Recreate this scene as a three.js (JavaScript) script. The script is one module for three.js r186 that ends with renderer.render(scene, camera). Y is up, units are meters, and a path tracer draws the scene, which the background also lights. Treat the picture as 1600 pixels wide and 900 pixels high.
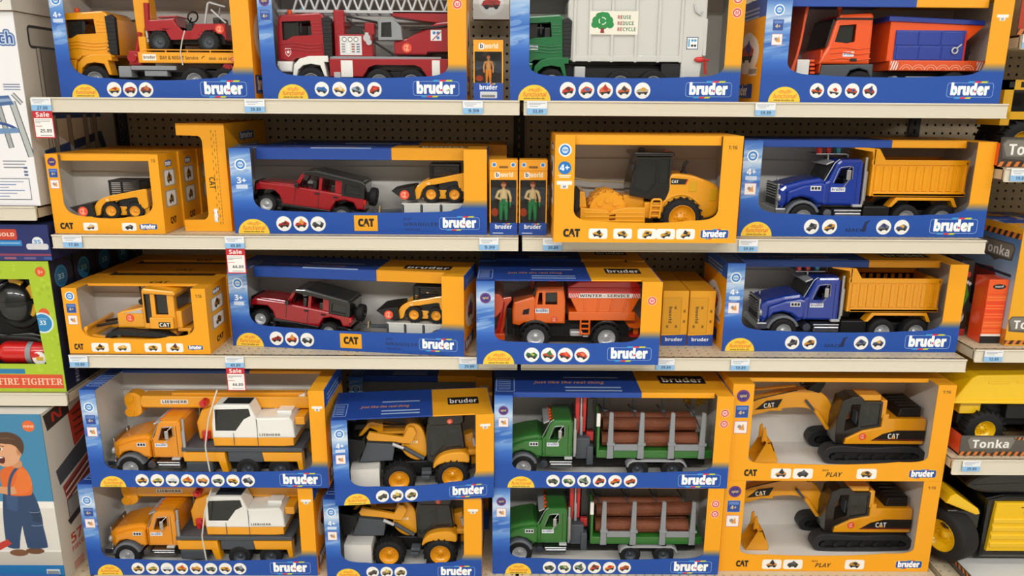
import * as THREE from 'three';
import { mergeGeometries } from 'three/addons/utils/BufferGeometryUtils.js';
import { RoundedBoxGeometry } from 'three/addons/geometries/RoundedBoxGeometry.js';
import { MarchingCubes } from 'three/addons/objects/MarchingCubes.js';
import { RectAreaLightUniformsLib } from 'three/addons/lights/RectAreaLightUniformsLib.js';

// ---------------------------------------------------------------- camera, light, exposure
const scene = new THREE.Scene();
scene.background = new THREE.Color(0x000000);
const camera = new THREE.PerspectiveCamera(41.68, 16 / 9, 0.05, 60);
camera.rotation.order = 'YXZ';
camera.position.set(-0.031, 1.49, 1.947);
camera.rotation.set(-0.246, -0.0052, 0.007);
const renderer = new THREE.WebGLRenderer({ antialias: true });
renderer.toneMapping = THREE.LinearToneMapping;
renderer.toneMappingExposure = 1.0;
renderer.shadowMap.enabled = true;
RectAreaLightUniformsLib.init();
const LAMPS = [[1.3, 6], [3.8, 52]];   // z of each fluorescent row above the aisle, strength
const LAMP_Y = 3.35, LAMP_COLOR = new THREE.Color(1, 0.985, 0.955);

// ---------------------------------------------------------------- helpers
let seedValue = 7;
const rnd = () => { seedValue = (seedValue * 1664525 + 1013904223) >>> 0; return seedValue / 4294967296; };
const taken = new Map();
const numbered = (n) => { const k = taken.get(n) ?? 0; taken.set(n, k + 1); return k ? n + '_' + String(k).padStart(3, '0') : n; };
const lit = (o) => { o.castShadow = true; o.receiveShadow = true; return o; };
function clean(g) {
  let h = g.index ? g.toNonIndexed() : g;
  for (const k of Object.keys(h.attributes)) if (!['position', 'normal', 'uv'].includes(k)) h.deleteAttribute(k);
  if (!h.attributes.uv) h.setAttribute('uv', new THREE.BufferAttribute(new Float32Array(h.attributes.position.count * 2), 2));
  h.clearGroups?.();
  return h;
}
const join = (gs) => (gs.length === 1 ? clean(gs[0]) : mergeGeometries(gs.map(clean)));
function part(parent, name, m, ...gs) {
  const o = lit(new THREE.Mesh(join(gs.flat()), m));
  o.name = name; parent.add(o); return o;
}
function tag(o, label, category, group) { o.userData.label = label; o.userData.category = category; if (group) o.userData.group = group; return o; }
function thing(name, label, category, pos = [0, 0, 0], ry = 0, group) {
  const o = new THREE.Group(); o.name = numbered(name); o.position.set(...pos); o.rotation.y = ry; scene.add(o);
  return tag(o, label, category, group);
}
function solid(name, label, category, m, ...gs) { const o = part(scene, numbered(name), m, ...gs); return tag(o, label, category); }
function struct(name, m, ...gs) { const o = part(scene, name, m, ...gs); o.userData.kind = 'structure'; return o; }
function dup(root, pos, ry, label, group) {
  const r = root.clone(); r.name = numbered(root.name.replace(/_\d{3}$/, '')); r.userData = { ...root.userData }; scene.add(r);
  r.position.set(...pos); r.rotation.y = ry; r.userData.label = label; if (group) r.userData.group = group;
  return r;
}
// plain geometries, metres
const B = (x0, y0, z0, x1, y1, z1) => new THREE.BoxGeometry(Math.abs(x1 - x0), Math.abs(y1 - y0), Math.abs(z1 - z0)).translate((x0 + x1) / 2, (y0 + y1) / 2, (z0 + z1) / 2);
const RB = (x0, y0, z0, x1, y1, z1, r = 0.003, s = 2) => {
  const a = Math.abs(x1 - x0), b = Math.abs(y1 - y0), c = Math.abs(z1 - z0);
  return new RoundedBoxGeometry(a, b, c, s, Math.min(r, a * 0.45, b * 0.45, c * 0.45)).translate((x0 + x1) / 2, (y0 + y1) / 2, (z0 + z1) / 2);
};
const tubeOf = (pts, r, seg = 8, n) => new THREE.TubeGeometry(new THREE.CatmullRomCurve3(pts.map((p) => new THREE.Vector3(...p)), false, 'catmullrom', 0.1), n ?? pts.length * 5, r, seg);
const rod = (a, b, r, seg = 10) => {
  const p = new THREE.Vector3(...a), q = new THREE.Vector3(...b), d = q.clone().sub(p);
  const g = new THREE.CylinderGeometry(r, r, d.length(), seg);
  g.applyQuaternion(new THREE.Quaternion().setFromUnitVectors(new THREE.Vector3(0, 1, 0), d.normalize()));
  return g.translate((a[0] + b[0]) / 2, (a[1] + b[1]) / 2, (a[2] + b[2]) / 2);
};
const curveGeo = (pts, n = 6) => {   // closed smooth outline through flat [x,y,...] points
  const c = new THREE.CatmullRomCurve3(Array.from({ length: pts.length / 2 }, (_, i) => new THREE.Vector3(pts[2 * i], pts[2 * i + 1], 0)), true, 'centripetal');
  return c.getPoints(pts.length / 2 * n).slice(0, -1).flatMap((p) => [p.x, p.y]);
};
// A drafting frame: profile units (ux, uy) with the toy's ground line at gy and its origin at gx; z in millimetres, 0 on the near side of the toy.
function draft(gx, gy, ux, uy, lean = 0) {   // lean: millimetres of sideways drift per unit of height in the drawing, taken out part by part
  const Y = (y) => (gy - y) * uy / 1000, Z = (z) => z / 1000, X = (x, y) => ((x - gx) * ux + (y === undefined ? 0 : lean * (y - gy))) / 1000;
  const shape = (p) => { const s = new THREE.Shape(); for (let i = 0; i < p.length; i += 2) i ? s.lineTo(X(p[i]), Y(p[i + 1])) : s.moveTo(X(p[i]), Y(p[i + 1])); return s; };
  const S = (ys) => lean * ((Math.min(...ys) + Math.max(...ys)) / 2 - gy) / 1000, odd = (p) => p.filter((_, i) => i % 2);
  return {
    X, Y, Z, ux, uy, S,
    ex(p, z0, z1, b = 1.5, holes = []) {
      const s = shape(p), t = Math.abs(z1 - z0), bb = Math.min(b, t * 0.45) / 1000;
      for (const h of holes) {   // the bevel eats into an opening, so it is drawn larger by the bevel
        const xs = h.filter((_, i) => !(i % 2)), ys = odd(h), cx = (Math.min(...xs) + Math.max(...xs)) / 2, cy = (Math.min(...ys) + Math.max(...ys)) / 2, kx = 1 + bb * 2000 / ux / (Math.max(...xs) - Math.min(...xs)), ky = 1 + Math.abs(bb * 2000 / uy) / (Math.max(...ys) - Math.min(...ys));
        s.holes.push(shape(h.map((v, i) => (i % 2 ? cy + (v - cy) * ky : cx + (v - cx) * kx))));
      }
      const g = new THREE.ExtrudeGeometry(s, { depth: t / 1000 - 2 * bb, bevelEnabled: bb > 0, bevelThickness: bb, bevelSize: bb, bevelOffset: -bb, bevelSegments: 2, curveSegments: 6 });
      return g.translate(S(odd(p)), 0, Math.min(z0, z1) / 1000 + bb);
    },
    cv(p, z0, z1, b = 1.5, holes = []) { return this.ex(curveGeo(p), z0, z1, b, holes.map((h) => curveGeo(h))); },
    bx(x0, y0, x1, y1, z0, z1, r = 1.5) { return RB(X(x0), Y(y0), Z(z0), X(x1), Y(y1), Z(z1), r / 1000).translate(S([y0, y1]), 0, 0); },
    cy(x, y, r, z0, z1, seg = 24) { return new THREE.CylinderGeometry(r / 1000, r / 1000, Math.abs(z1 - z0) / 1000, seg).rotateX(Math.PI / 2).translate(X(x, y), Y(y), (z0 + z1) / 2000); },
    tu(p, r, seg = 8, n) { return tubeOf(p.map(([x, y, z]) => [X(x), Y(y), Z(z)]), r / 1000, seg, n).translate(S(p.map((q) => q[1])), 0, 0); },
    rd(a, b, r, seg) { return rod([X(a[0]), Y(a[1]), Z(a[2])], [X(b[0]), Y(b[1]), Z(b[2])], r / 1000, seg).translate(S([a[1], b[1]]), 0, 0); },
    bl(x, y, z, rx, ry, rz) { return new THREE.SphereGeometry(1, 16, 10).scale(rx / 1000, ry / 1000, rz / 1000).translate(X(x, y), Y(y), Z(z)); },
  };
}
// ---------------------------------------------------------------- printed sheets: all flat print lives on a few canvas pages
const PAGE = 2048, pages = [];
function newPage() {
  const cv = document.createElement('canvas'); cv.width = cv.height = PAGE;
  const c = cv.getContext('2d'); c.fillStyle = '#888'; c.fillRect(0, 0, PAGE, PAGE);
  const t = new THREE.CanvasTexture(cv); t.colorSpace = THREE.SRGBColorSpace; t.magFilter = THREE.LinearFilter;
  pages.push({ c, t, x: 4, y: 4, row: 0, mats: {} });
  return pages[pages.length - 1];
}
function print(w, h, draw) {   // reserves w x h pixels, draws into them, returns the uv rectangle
  w = Math.round(w); h = Math.round(h);
  let p = pages[pages.length - 1] ?? newPage();
  if (p.x + w + 8 > PAGE) { p.x = 4; p.y += p.row + 8; p.row = 0; }
  if (p.y + h + 8 > PAGE) p = newPage();
  const x = p.x, y = p.y; p.x += w + 8; p.row = Math.max(p.row, h);
  p.c.save(); p.c.beginPath(); p.c.rect(x - 3, y - 3, w + 6, h + 6); p.c.clip(); p.c.translate(x, y); p.c.lineJoin = 'round'; draw(p.c, w, h); p.c.restore();
  return { p, u0: x / PAGE, u1: (x + w) / PAGE, v0: 1 - (y + h) / PAGE, v1: 1 - y / PAGE, w, h };
}
const sheet = (r, rough = 0.48) => (r.p.mats[rough] ??= new THREE.MeshPhysicalMaterial({ map: r.p.t, roughness: rough, clearcoat: rough < 0.5 ? 0.1 : 0, clearcoatRoughness: 0.25 }));
// gives a geometry the print's uv from two of its axes over the ranges a0..a1 and b0..b1
function printed(g, r, ax, a0, a1, bx_, b0, b1) {
  const h = clean(g), p = h.attributes.position, uv = h.attributes.uv, cl = (t) => Math.min(1, Math.max(0, t));
  for (let i = 0; i < p.count; i++) {
    const a = cl(((ax === 'x' ? p.getX(i) : p.getZ(i)) - a0) / (a1 - a0)), b = cl(((bx_ === 'y' ? p.getY(i) : p.getZ(i)) - b0) / (b1 - b0));
    uv.setXY(i, r.u0 + (r.u1 - r.u0) * a, r.v0 + (r.v1 - r.v0) * b);
  }
  return h;
}
function decal(parent, name, r, x0, y0, x1, y1, z, rough = 0.5) {   // a sticker, a third of a millimetre thick, facing +z; corners in metres
  return part(parent, name, sheet(r, rough), printed(B(x0, y0, z, x1, y1, z + 0.0004), r, 'x', x0, x1, 'y', y0, y1));
}
// ---------------------------------------------------------------- materials
const std = (color, rough = 0.5, metal = 0, extra = {}) => new THREE.MeshStandardMaterial({ color, roughness: rough, metalness: metal, ...extra });
const gloss = (color, rough = 0.3, extra = {}) => new THREE.MeshPhysicalMaterial({ color, roughness: rough, clearcoat: 0.7, clearcoatRoughness: 0.06, ...extra });
const M = {
  yellow: gloss(0xf0a212), catYellow: gloss(0xeda216, 0.34), amber: gloss(0xe8920e), red: gloss(0xa80d1e), jeepRed: gloss(0x9c0a18, 0.26), fireRed: gloss(0xa00a1c), scarlet: gloss(0xcf1b1b),
  orange: gloss(0xf0581a), gritOrange: gloss(0xf26a0c), tomato: gloss(0xe8501c), green: gloss(0x0d6b3a, 0.24), truckGreen: gloss(0x2d7029, 0.3), blue: gloss(0x1238a0, 0.22), binBlue: gloss(0x1a399c, 0.4), white: gloss(0xeeeeea, 0.35), ivory: gloss(0xcfd0cc, 0.34),
  grey: std(0x8d9196, 0.5), fender: std(0x6e737b, 0.5), slate: std(0x4b5158, 0.5), silver: std(0xc4c6c8, 0.35, 0.35), chrome: std(0xc4c6ca, 0.34, 1), black: std(0x0d0e10, 0.5), tyre: std(0x121214, 0.78), softBlack: gloss(0x0b0c0e, 0.35),
  rubber: std(0x1a1c1f, 0.65), dark: std(0x0f1012, 0.6), trackGrey: std(0x26282b, 0.55), smoke: new THREE.MeshPhysicalMaterial({ color: 0x8c9290, roughness: 0.06, transmission: 0.92, thickness: 0, clearcoat: 0.5 }),
  clear: new THREE.MeshPhysicalMaterial({ color: 0xffffff, roughness: 0.05, transmission: 1, thickness: 0 }), lens: gloss(0xe0531a, 0.2), lensRed: gloss(0xd2231a, 0.2), lensBlue: gloss(0x2aa5c8, 0.2),
  strap: new THREE.MeshPhysicalMaterial({ color: 0xf0eee6, roughness: 0.3, transmission: 0.35, thickness: 0 }), card: std(0xdbd8d2, 0.85), yellowCard: std(0xf0a51c, 0.6), blueCard: std(0x1c469f, 0.6), kraft: std(0x9c7d55, 0.9), olive: gloss(0xd9a30e, 0.4),
  skin: std(0xd49a70, 0.6), khaki: std(0xc8b07a, 0.7), trouser: std(0x0f7a46, 0.7), steel: std(0xcfc5ae, 0.45), channel: gloss(0xddd6c4, 0.3), upright: std(0x26221f, 0.6), peg: std(0x8f8069, 0.75),
};
// fine speckle for sheet metal and hardboard (colour only)
function noiseMap(n, base, spread, seed) {
  let s = seed; const r = () => { s = (s * 1664525 + 1013904223) >>> 0; return s / 4294967296; };
  const d = new Uint8Array(n * n * 4);
  for (let i = 0; i < n * n; i++) { const k = (r() - 0.5) * spread; for (let c = 0; c < 3; c++) d[i * 4 + c] = Math.max(0, Math.min(255, base[c] + k)); d[i * 4 + 3] = 255; }
  const t = new THREE.DataTexture(d, n, n); t.colorSpace = THREE.SRGBColorSpace; t.magFilter = THREE.LinearFilter; t.wrapS = t.wrapT = THREE.RepeatWrapping; t.needsUpdate = true; return t;
}
// round punched holes, one per pitch: white = metal, black = open
function holeMap(n, r, cx = 0.5, cy = 0.5) {
  const d = new Uint8Array(n * n * 4);
  for (let y = 0; y < n; y++) for (let x = 0; x < n; x++) { const v = Math.hypot((x + 0.5) / n - cx, (y + 0.5) / n - cy) < r ? 0 : 255, i = (y * n + x) * 4; d[i] = d[i + 1] = d[i + 2] = v; d[i + 3] = 255; }
  const t = new THREE.DataTexture(d, n, n); t.magFilter = THREE.LinearFilter; t.wrapS = t.wrapT = THREE.RepeatWrapping; t.needsUpdate = true; return t;
}
const pegHoles = holeMap(64, 0.15), pegTone = noiseMap(128, [176, 160, 134], 16, 5), deckTone = noiseMap(128, [206, 192, 164], 12, 9);
pegHoles.repeat.set(1 / 0.0254, 1 / 0.0254); pegTone.repeat.set(3, 3); deckTone.repeat.set(3, 3);
const pegMat = new THREE.MeshStandardMaterial({ map: pegTone, alphaMap: pegHoles, alphaTest: 0.5, roughness: 0.8 });
const deckHoles = holeMap(64, 0.09); deckHoles.repeat.set(1 / 0.0254, 1 / 0.0254);
const deckMat = new THREE.MeshStandardMaterial({ map: deckTone, alphaMap: deckHoles, alphaTest: 0.5, roughness: 0.5 });
const deckPlain = new THREE.MeshStandardMaterial({ map: deckTone, roughness: 0.5 });
function uvPlane(w, h) { const g = new THREE.PlaneGeometry(w, h); const p = g.attributes.position, uv = g.attributes.uv; for (let i = 0; i < p.count; i++) uv.setXY(i, p.getX(i), p.getY(i)); return g; }

// ---------------------------------------------------------------- the store: floor, ceiling, walls, lamps
const SHELF = [1.4845, 1.1385, 0.8095], BASE = 0.15, BACK = -0.46;
const vinyl = new THREE.MeshStandardMaterial({ map: noiseMap(128, [200, 194, 182], 18, 3), roughness: 0.35 });
struct('floor', vinyl, B(-6, -0.1, -1.2, 6, 0, 5));
const wallPaint = std(0xd8d4ca, 0.9);
struct('ceiling', wallPaint, B(-6, 3.5, -1.2, 6, 3.6, 5));
struct('wall_back', wallPaint, B(-6, 0, -1.2, 6, 3.5, -1.1));
struct('wall_front', std(0x7d776e, 0.9), B(-6, 0, 4.9, 6, 3.5, 5));
struct('wall_left', wallPaint, B(-6.1, 0, -1.2, -6, 3.5, 5));
struct('wall_right', wallPaint, B(6, 0, -1.2, 6.1, 3.5, 5));
const tubeGlow = new THREE.MeshStandardMaterial({ color: 0xffffff, emissive: LAMP_COLOR, emissiveIntensity: 3, roughness: 0.5 });
for (const [z, power] of LAMPS) for (const x of [-3, 0, 3]) {
  const where = (x < 0 ? 'on the left' : x > 0 ? 'on the right' : 'in the middle') + (z < 2 ? ' of the row over the shelves' : ' of the row behind the aisle');
  const t = thing('ceiling_light', 'long white fluorescent ceiling light ' + where, 'light', [x, LAMP_Y, z], 0, 'ceiling lights');
  part(t, 'housing', std(0xe8e8e4, 0.5), B(-1.25, 0.02, -0.16, 1.25, 0.15, 0.16));
  for (const dz of [-0.07, 0.07]) part(t, 'tube', tubeGlow, rod([-1.2, 0.0, dz], [1.2, 0.0, dz], 0.014, 10));
  const l = new THREE.RectAreaLight(LAMP_COLOR, power, 2.4, 0.28); l.position.set(x, LAMP_Y - 0.03, z); l.lookAt(x, 0, z); l.name = 'fluorescent'; scene.add(l);
}
// ---------------------------------------------------------------- gondola shelving
function pegPanel(x0, x1, y0, y1, name) {   // punched hardboard in front of a plain back sheet
  const g = uvPlane(x1 - x0, y1 - y0).translate((x0 + x1) / 2, (y0 + y1) / 2, BACK);
  const t = new THREE.Group(); t.name = name; t.userData.kind = 'structure'; scene.add(t);
  part(t, 'pegboard', pegMat, g); part(t, 'back_sheet', std(0x3a342c, 0.9), B(x0, y0, BACK - 0.04, x1, y1, BACK - 0.02));
}
pegPanel(-1.22, 0, 0.1, 2.1, 'wall_pegboard_left'); pegPanel(0, 1.22, 0.1, 2.1, 'wall_pegboard_right');
pegPanel(-2.6, -1.24, 0.1, 2.1, 'wall_pegboard_far_left'); pegPanel(1.24, 2.6, 0.1, 2.1, 'wall_pegboard_far_right');
function upright(x, label) {
  const t = thing('shelf_upright', label, 'shelf upright', [x, 0, BACK + 0.006], 0);
  const s = new THREE.Shape(); s.moveTo(-0.017, 0.02); s.lineTo(0.017, 0.02); s.lineTo(0.017, 2.1); s.lineTo(-0.017, 2.1);
  for (let y = 0.12; y < 2.05; y += 0.0254) { const h = new THREE.Path(); h.moveTo(-0.0035, y); h.lineTo(-0.0035, y + 0.014); h.lineTo(0.0035, y + 0.014); h.lineTo(0.0035, y); s.holes.push(h); }
  part(t, 'slotted_face', M.upright, new THREE.ExtrudeGeometry(s, { depth: 0.003, bevelEnabled: false }));
  part(t, 'channel', std(0xb8ab93, 0.6), B(-0.013, 0.02, -0.04, 0.013, 2.1, -0.02));
}
upright(0, 'dark slotted steel upright between the two shelf sections'); upright(-1.23, 'slotted steel upright behind the ladder carton'); upright(1.23, 'slotted steel upright at the red and brown toy bay');
function shelf(x0, x1, y, zf, label, tilt = 0, lipH = 0.036) {
  const t = thing('metal_shelf', label, 'shelf', [(x0 + x1) / 2, y - 0.0006, 0]); t.rotation.z = tilt;
  const w = (x1 - x0) / 2 - 0.002, dep = zf - BACK - 0.012;
  part(t, 'deck', deckMat, uvPlane(2 * w, dep).rotateX(-Math.PI / 2).translate(0, 0, zf - dep / 2));
  part(t, 'pan', deckPlain, B(-w, -0.03, zf - dep, w, -0.006, zf - 0.003), B(-w, -0.03, zf - 0.006, w, 0, zf));
  part(t, 'price_channel', M.channel, RB(-w, -lipH, zf, w, 0.0005, zf + 0.004, 0.0015), RB(-w, -0.004, zf, w, 0.0005, zf + 0.0075, 0.0015), RB(-w, -lipH, zf, w, -lipH + 0.003, zf + 0.0075, 0.0012));
  return t;
}
shelf(-1.22, -0.003, SHELF[0], 0, 'cream metal shelf under the tow truck and red fire engine boxes');
shelf(0.003, 1.22, SHELF[0], 0, 'cream metal shelf under the garbage truck and orange plough truck boxes');
shelf(-1.22, -0.003, SHELF[1], 0, 'cream metal shelf holding the small loader box and upper jeep box');
shelf(0.003, 1.22, SHELF[1], 0, 'cream metal shelf holding the roller box and upper blue dump truck box');
shelf(-1.22, -0.003, SHELF[2], 0, 'cream metal shelf holding the bulldozer box and lower jeep box');
shelf(0.003, 1.22, SHELF[2], 0, 'cream metal shelf holding the orange gritter box and lower blue dump truck box');
shelf(-1.22, -0.003, BASE, 0.16, 'cream base deck under the crane and backhoe boxes');
shelf(0.003, 1.22, BASE, 0.16, 'cream base deck under the log truck and excavator boxes');
shelf(-2.5, -1.245, 1.212, 0.005, 'cream metal shelf under the white step ladder carton');
shelf(-2.5, -1.235, 0.7, 0.005, 'cream metal shelf under the lime green dress-up box');
shelf(-2.5, -1.235, BASE - 0.01, 0.06, 'cream base deck under the carton with the boy picture');
shelf(1.235, 2.5, 1.652, -0.02, 'short stretch of cream shelf under the red and brown box');
shelf(1.235, 2.5, 1.326, 0.0, 'cream metal shelf under the box with the grey badge');
shelf(1.235, 2.5, 0.838, 0.0, 'cream metal shelf under the yellow and blue upright toy box');
shelf(1.21, 2.5, 0.522, 0.02, 'cream metal shelf carrying the yellow toy dumper', 0, 0.045);
shelf(1.235, 2.5, BASE, 0.06, 'cream base deck under the black and yellow ride-on toy');
for (const [x0, x1, n] of [[-2.5, -1.235, 1], [-1.22, 1.22, 2], [1.235, 2.5, 3]]) struct('trim_' + n, deckPlain, B(x0, 0, BACK, x1, BASE - 0.035, 0.03));

// ---------------------------------------------------------------- print drawing
const poly = (c, p, f) => { c.fillStyle = f; c.beginPath(); for (let i = 0; i < p.length; i += 2) i ? c.lineTo(p[i], p[i + 1]) : c.moveTo(p[i], p[i + 1]); c.closePath(); c.fill(); };
const disc = (c, x, y, r, f) => { c.fillStyle = f; c.beginPath(); c.arc(x, y, r, 0, 7); c.fill(); };
const rrect = (c, x, y, w, h, r, f, st, lw) => { c.beginPath(); c.roundRect(x, y, w, h, r); if (f) { c.fillStyle = f; c.fill(); } if (st) { c.strokeStyle = st; c.lineWidth = lw; c.stroke(); } };
function word(c, s, x, y, h, f, w, font = 'bold', align = 'center', face = 'sans-serif', heavy = 0) {   // text centred at x, baseline y, letter size h, squeezed to width w
  c.save(); c.font = font + ' 100px ' + face; c.textAlign = align; const k = h / 100, m = c.measureText(s).width * k; c.translate(x, y); c.scale(w ? k * w / m : k, k); c.fillStyle = f; c.fillText(s, 0, 0); if (heavy) { c.strokeStyle = f; c.lineWidth = heavy; c.lineJoin = 'round'; c.strokeText(s, 0, 0); } c.restore();
}
function bars(c, x, y, w, h) { ['#2f9fe0', '#d9274b', '#c9d43c'].forEach((f, i) => poly(c, [x + i * w / 3, y + h, x + i * w / 3 + h, y, x + (i + 1) * w / 3 + h, y, x + (i + 1) * w / 3, y + h], f)); }
function makerLogo(c, x, y, w, plate) {   // the maker's word mark in its frame; x, y = top left
  const h = w * 0.3;
  if (plate) rrect(c, x, y, w, h, h * 0.25, plate);
  rrect(c, x, y, w, h, h * 0.2, null, 'rgba(235,240,255,.8)', w * 0.008);
  word(c, 'bruder', x + w * 0.49, y + h * 0.83, h * 1.02, '#ffffff', w * 0.84, 'bold', 'center', 'sans-serif', 9);
  c.strokeStyle = '#fff'; c.lineWidth = w * 0.012;
  disc(c, x + w * 0.152, y + h * 0.6, w * 0.022, '#2f9fe0'); disc(c, x + w * 0.615, y + h * 0.6, w * 0.022, '#d9274b'); disc(c, x + w * 0.77, y + h * 0.58, w * 0.018, '#7fb23c');
  bars(c, x + w * 0.42, y - h * 0.12, w * 0.42, h * 0.12); bars(c, x + w * 0.16, y + h * 1.0, w * 0.36, h * 0.12);
}
function picto(c, x, y, r, cols, seed, square) {   // a small round or square picture of a toy at work
  let s = seed * 7919 + 13; const q = () => { s = (s * 1664525 + 1013904223) >>> 0; return s / 4294967296; };
  c.save(); c.beginPath(); square ? c.roundRect(x - r * 1.35, y - r * 0.75, r * 2.7, r * 1.5, r * 0.3) : c.arc(x, y, r, 0, 7); c.fillStyle = '#f4f3f0'; c.fill(); c.clip();
  const k = r * 0.8, a = (q() - 0.5) * 0.7; c.translate(x, y); c.rotate(a);
  poly(c, [-k, k * 0.3, -k * 0.8, -k * 0.3 * q(), -k * 0.1, -k * 0.6 * q() - k * 0.1, k * 0.3, -k * 0.5, k * 0.95, -k * 0.2 * q(), k * 0.8, k * 0.35], cols[0]);
  poly(c, [-k * 0.4, -k * 0.2, k * 0.1, -k * 0.9 * q() - k * 0.1, k * 0.5, -k * 0.2, k * 0.3, k * 0.2], cols[1] ?? '#333');
  poly(c, [-k * 0.9, k * 0.25, k * 0.9, k * 0.2, k * 0.7, k * 0.45, -k * 0.7, k * 0.5], cols[2] ?? '#3b3a3a');
  disc(c, -k * 0.45, k * 0.45, k * 0.22, '#222'); disc(c, k * 0.5, k * 0.42, k * 0.22, '#222');
  c.restore();
}
function badge(c, x, y, r) {
  c.save(); c.beginPath(); c.ellipse(x, y, r, r * 0.93, 0, Math.PI, 2 * Math.PI); c.closePath(); c.fillStyle = '#fbcf3c'; c.fill(); c.restore();
  word(c, '-multi-', x, y - r * 0.53, r * 0.32, '#d8402e', r * 0.9, 'italic'); word(c, 'functional', x, y - r * 0.24, r * 0.36, '#d8402e', r * 1.45, 'italic'); word(c, 'www.bruder.de', x, y - r * 0.06, r * 0.15, '#4a4420', r * 1.3, 'bold');
}
function catMark(c, x, y, h, w) { word(c, 'CAT', x, y, h * 1.36, '#17140e', w, 'bold', 'center', 'sans-serif', 9); poly(c, [x - w * 0.16, y, x, y - h * 0.42, x + w * 0.16, y], '#eda41a'); }
function marks(c, x, y, r, list) {   // age and test marks down a column
  for (const k of list) {
    if (k === 'ring') { disc(c, x, y, r, '#f2f5fb'); disc(c, x, y, r * 0.78, '#2a7fd0'); disc(c, x, y, r * 0.5, '#cfe2f6'); word(c, 'tüv', x, y + r * 0.18, r * 0.5, '#2a62b0'); y += r * 2.7; }
    if (k === 'euro') { disc(c, x, y, r, '#6d3a7c'); disc(c, x, y, r * 0.72, '#3a2f7a'); word(c, 'spiel', x, y + r * 0.2, r * 0.6, '#e9d27a', r * 1.1); y += r * 2.6; }
    if (k === '4+' || k === '3+') { word(c, k, x, y + r * 0.5, r * 1.5, '#f6f8fc', r * 1.7); rrect(c, x - r, y + r * 0.75, r * 2, r * 0.7, 0, 'rgba(240,245,252,.75)'); y += r * 3; }
    if (k === '4b') { disc(c, x, y, r, '#1e78c8'); word(c, '4+', x, y + r * 0.45, r * 1.3, '#fff', r * 1.5); rrect(c, x - r, y + r * 1.1, r * 2, r * 0.12, 0, '#fff'); rrect(c, x - r * 0.8, y + r * 1.35, r * 1.6, r * 0.12, 0, '#fff'); y += r * 2.5; }
    if (k === 'sq') { rrect(c, x - r, y - r, r * 2, r * 2, 0, '#f1eeee', '#c07090', r * 0.08); poly(c, [x - r * 0.3, y + r * 0.4, x + r * 0.4, y - r * 0.6, x + r * 0.6, y + r * 0.5], '#e09a4a'); disc(c, x - r * 0.2, y - r * 0.1, r * 0.3, '#9a8a90'); y += r * 2.7; }
    if (k === 'blue') { rrect(c, x - r, y - r, r * 2, r * 2, 0, '#2b4d9c', '#8aa0d0', r * 0.08); word(c, '4+', x, y + r * 0.5, r * 0.9, '#e5c88a', r); rrect(c, x - r * 0.8, y - r * 0.8, r * 1.6, r * 0.5, 0, '#5f83c8'); y += r * 2.6; }
    if (k === 'H' || k === 'M') { disc(c, x, y, r, '#e9c9c0'); disc(c, x, y, r * 0.85, '#d8382e'); disc(c, x, y, r * 0.6, '#f3e2dd'); word(c, k, x, y + r * 0.38, r, '#c8302a', r * 0.8); y += r * 2.7; }
    if (k === 'lab') { rrect(c, x - r * 1.2, y - r * 0.5, r * 2.4, r * 0.6, r * 0.1, '#f3f1ec'); rrect(c, x - r * 0.6, y, r * 1.2, r * 0.7, r * 0.1, '#e3e6ea'); word(c, 'H', x, y + r * 0.6, r * 0.6, '#5a6478', r * 0.5); y += r * 2.4; }
  }
}
const DPM = 1450;
function metres(w, h, draw) { return print(w * DPM, h * DPM, (c, W, H) => { c.scale(DPM, DPM); draw(c, w, h); }); }
const YEL = '#f5a712', BLU = '#124ca8';
function blueFront(w, h, o) {
  return metres(w, h, (c) => {
    c.fillStyle = BLU; c.fillRect(-0.01, -0.01, w + 0.02, h + 0.02);
    const sky = c.createLinearGradient(0, 0, 0, h); [[0, '#2a5fb8'], [0.1, '#7ba6de'], [0.22, '#c9dcf2'], [0.34, '#5f93d8'], [0.45, '#2d66bf'], [0.52, '#6f9fde'], [0.62, '#2f68c4'], [0.75, BLU]].forEach(([k, f]) => sky.addColorStop(k, f));
    c.fillStyle = sky; c.fillRect(-0.01, -0.01, o.cl + 0.02, h);
    for (let i = 0; i < 14; i++) { c.globalAlpha = 0.25; const y = h * (0.05 + 0.55 * rnd()), x = o.cl * rnd(); c.fillStyle = rnd() < 0.5 ? '#eaf3fc' : '#1f56b4'; c.beginPath(); c.ellipse(x, y, o.cl * (0.3 + 0.4 * rnd()), h * 0.012 * (1 + rnd()), -0.2, 0, 7); c.fill(); }
    c.globalAlpha = 1;
    const ys = h - o.hb - 0.012 - (o.turn ?? 0.012), g = c.createLinearGradient(0, ys - 0.012, 0, ys + 0.012); g.addColorStop(0, YEL); g.addColorStop(0.5, '#8f7f68'); g.addColorStop(1, BLU);
    c.fillStyle = g; c.fillRect(w - o.cr - 0.006, -0.01, o.cr + 0.02, ys + 0.022);
    badge(c, o.badge ?? 0.06, h, o.br ?? 0.034);
    let x = o.ix; o.icons.forEach((k, i) => { if (k) picto(c, x, h - o.hb * 0.46, o.ir ?? 0.018, k, i + o.seed); x += o.step ?? 0.044; });
    makerLogo(c, w - 0.02 - (o.lw ?? 0.115), h - o.hb * 0.5 - (o.lw ?? 0.115) * 0.16, o.lw ?? 0.115);
    marks(c, o.cl * 0.5, o.my ?? 0.04, o.mr ?? 0.0125, o.marks); marks(c, w - o.cr * 0.48, o.ry ?? 0.03, o.rr ?? 0.012, o.right ?? []);
    o.extra?.(c, w, h);
  });
}
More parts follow.
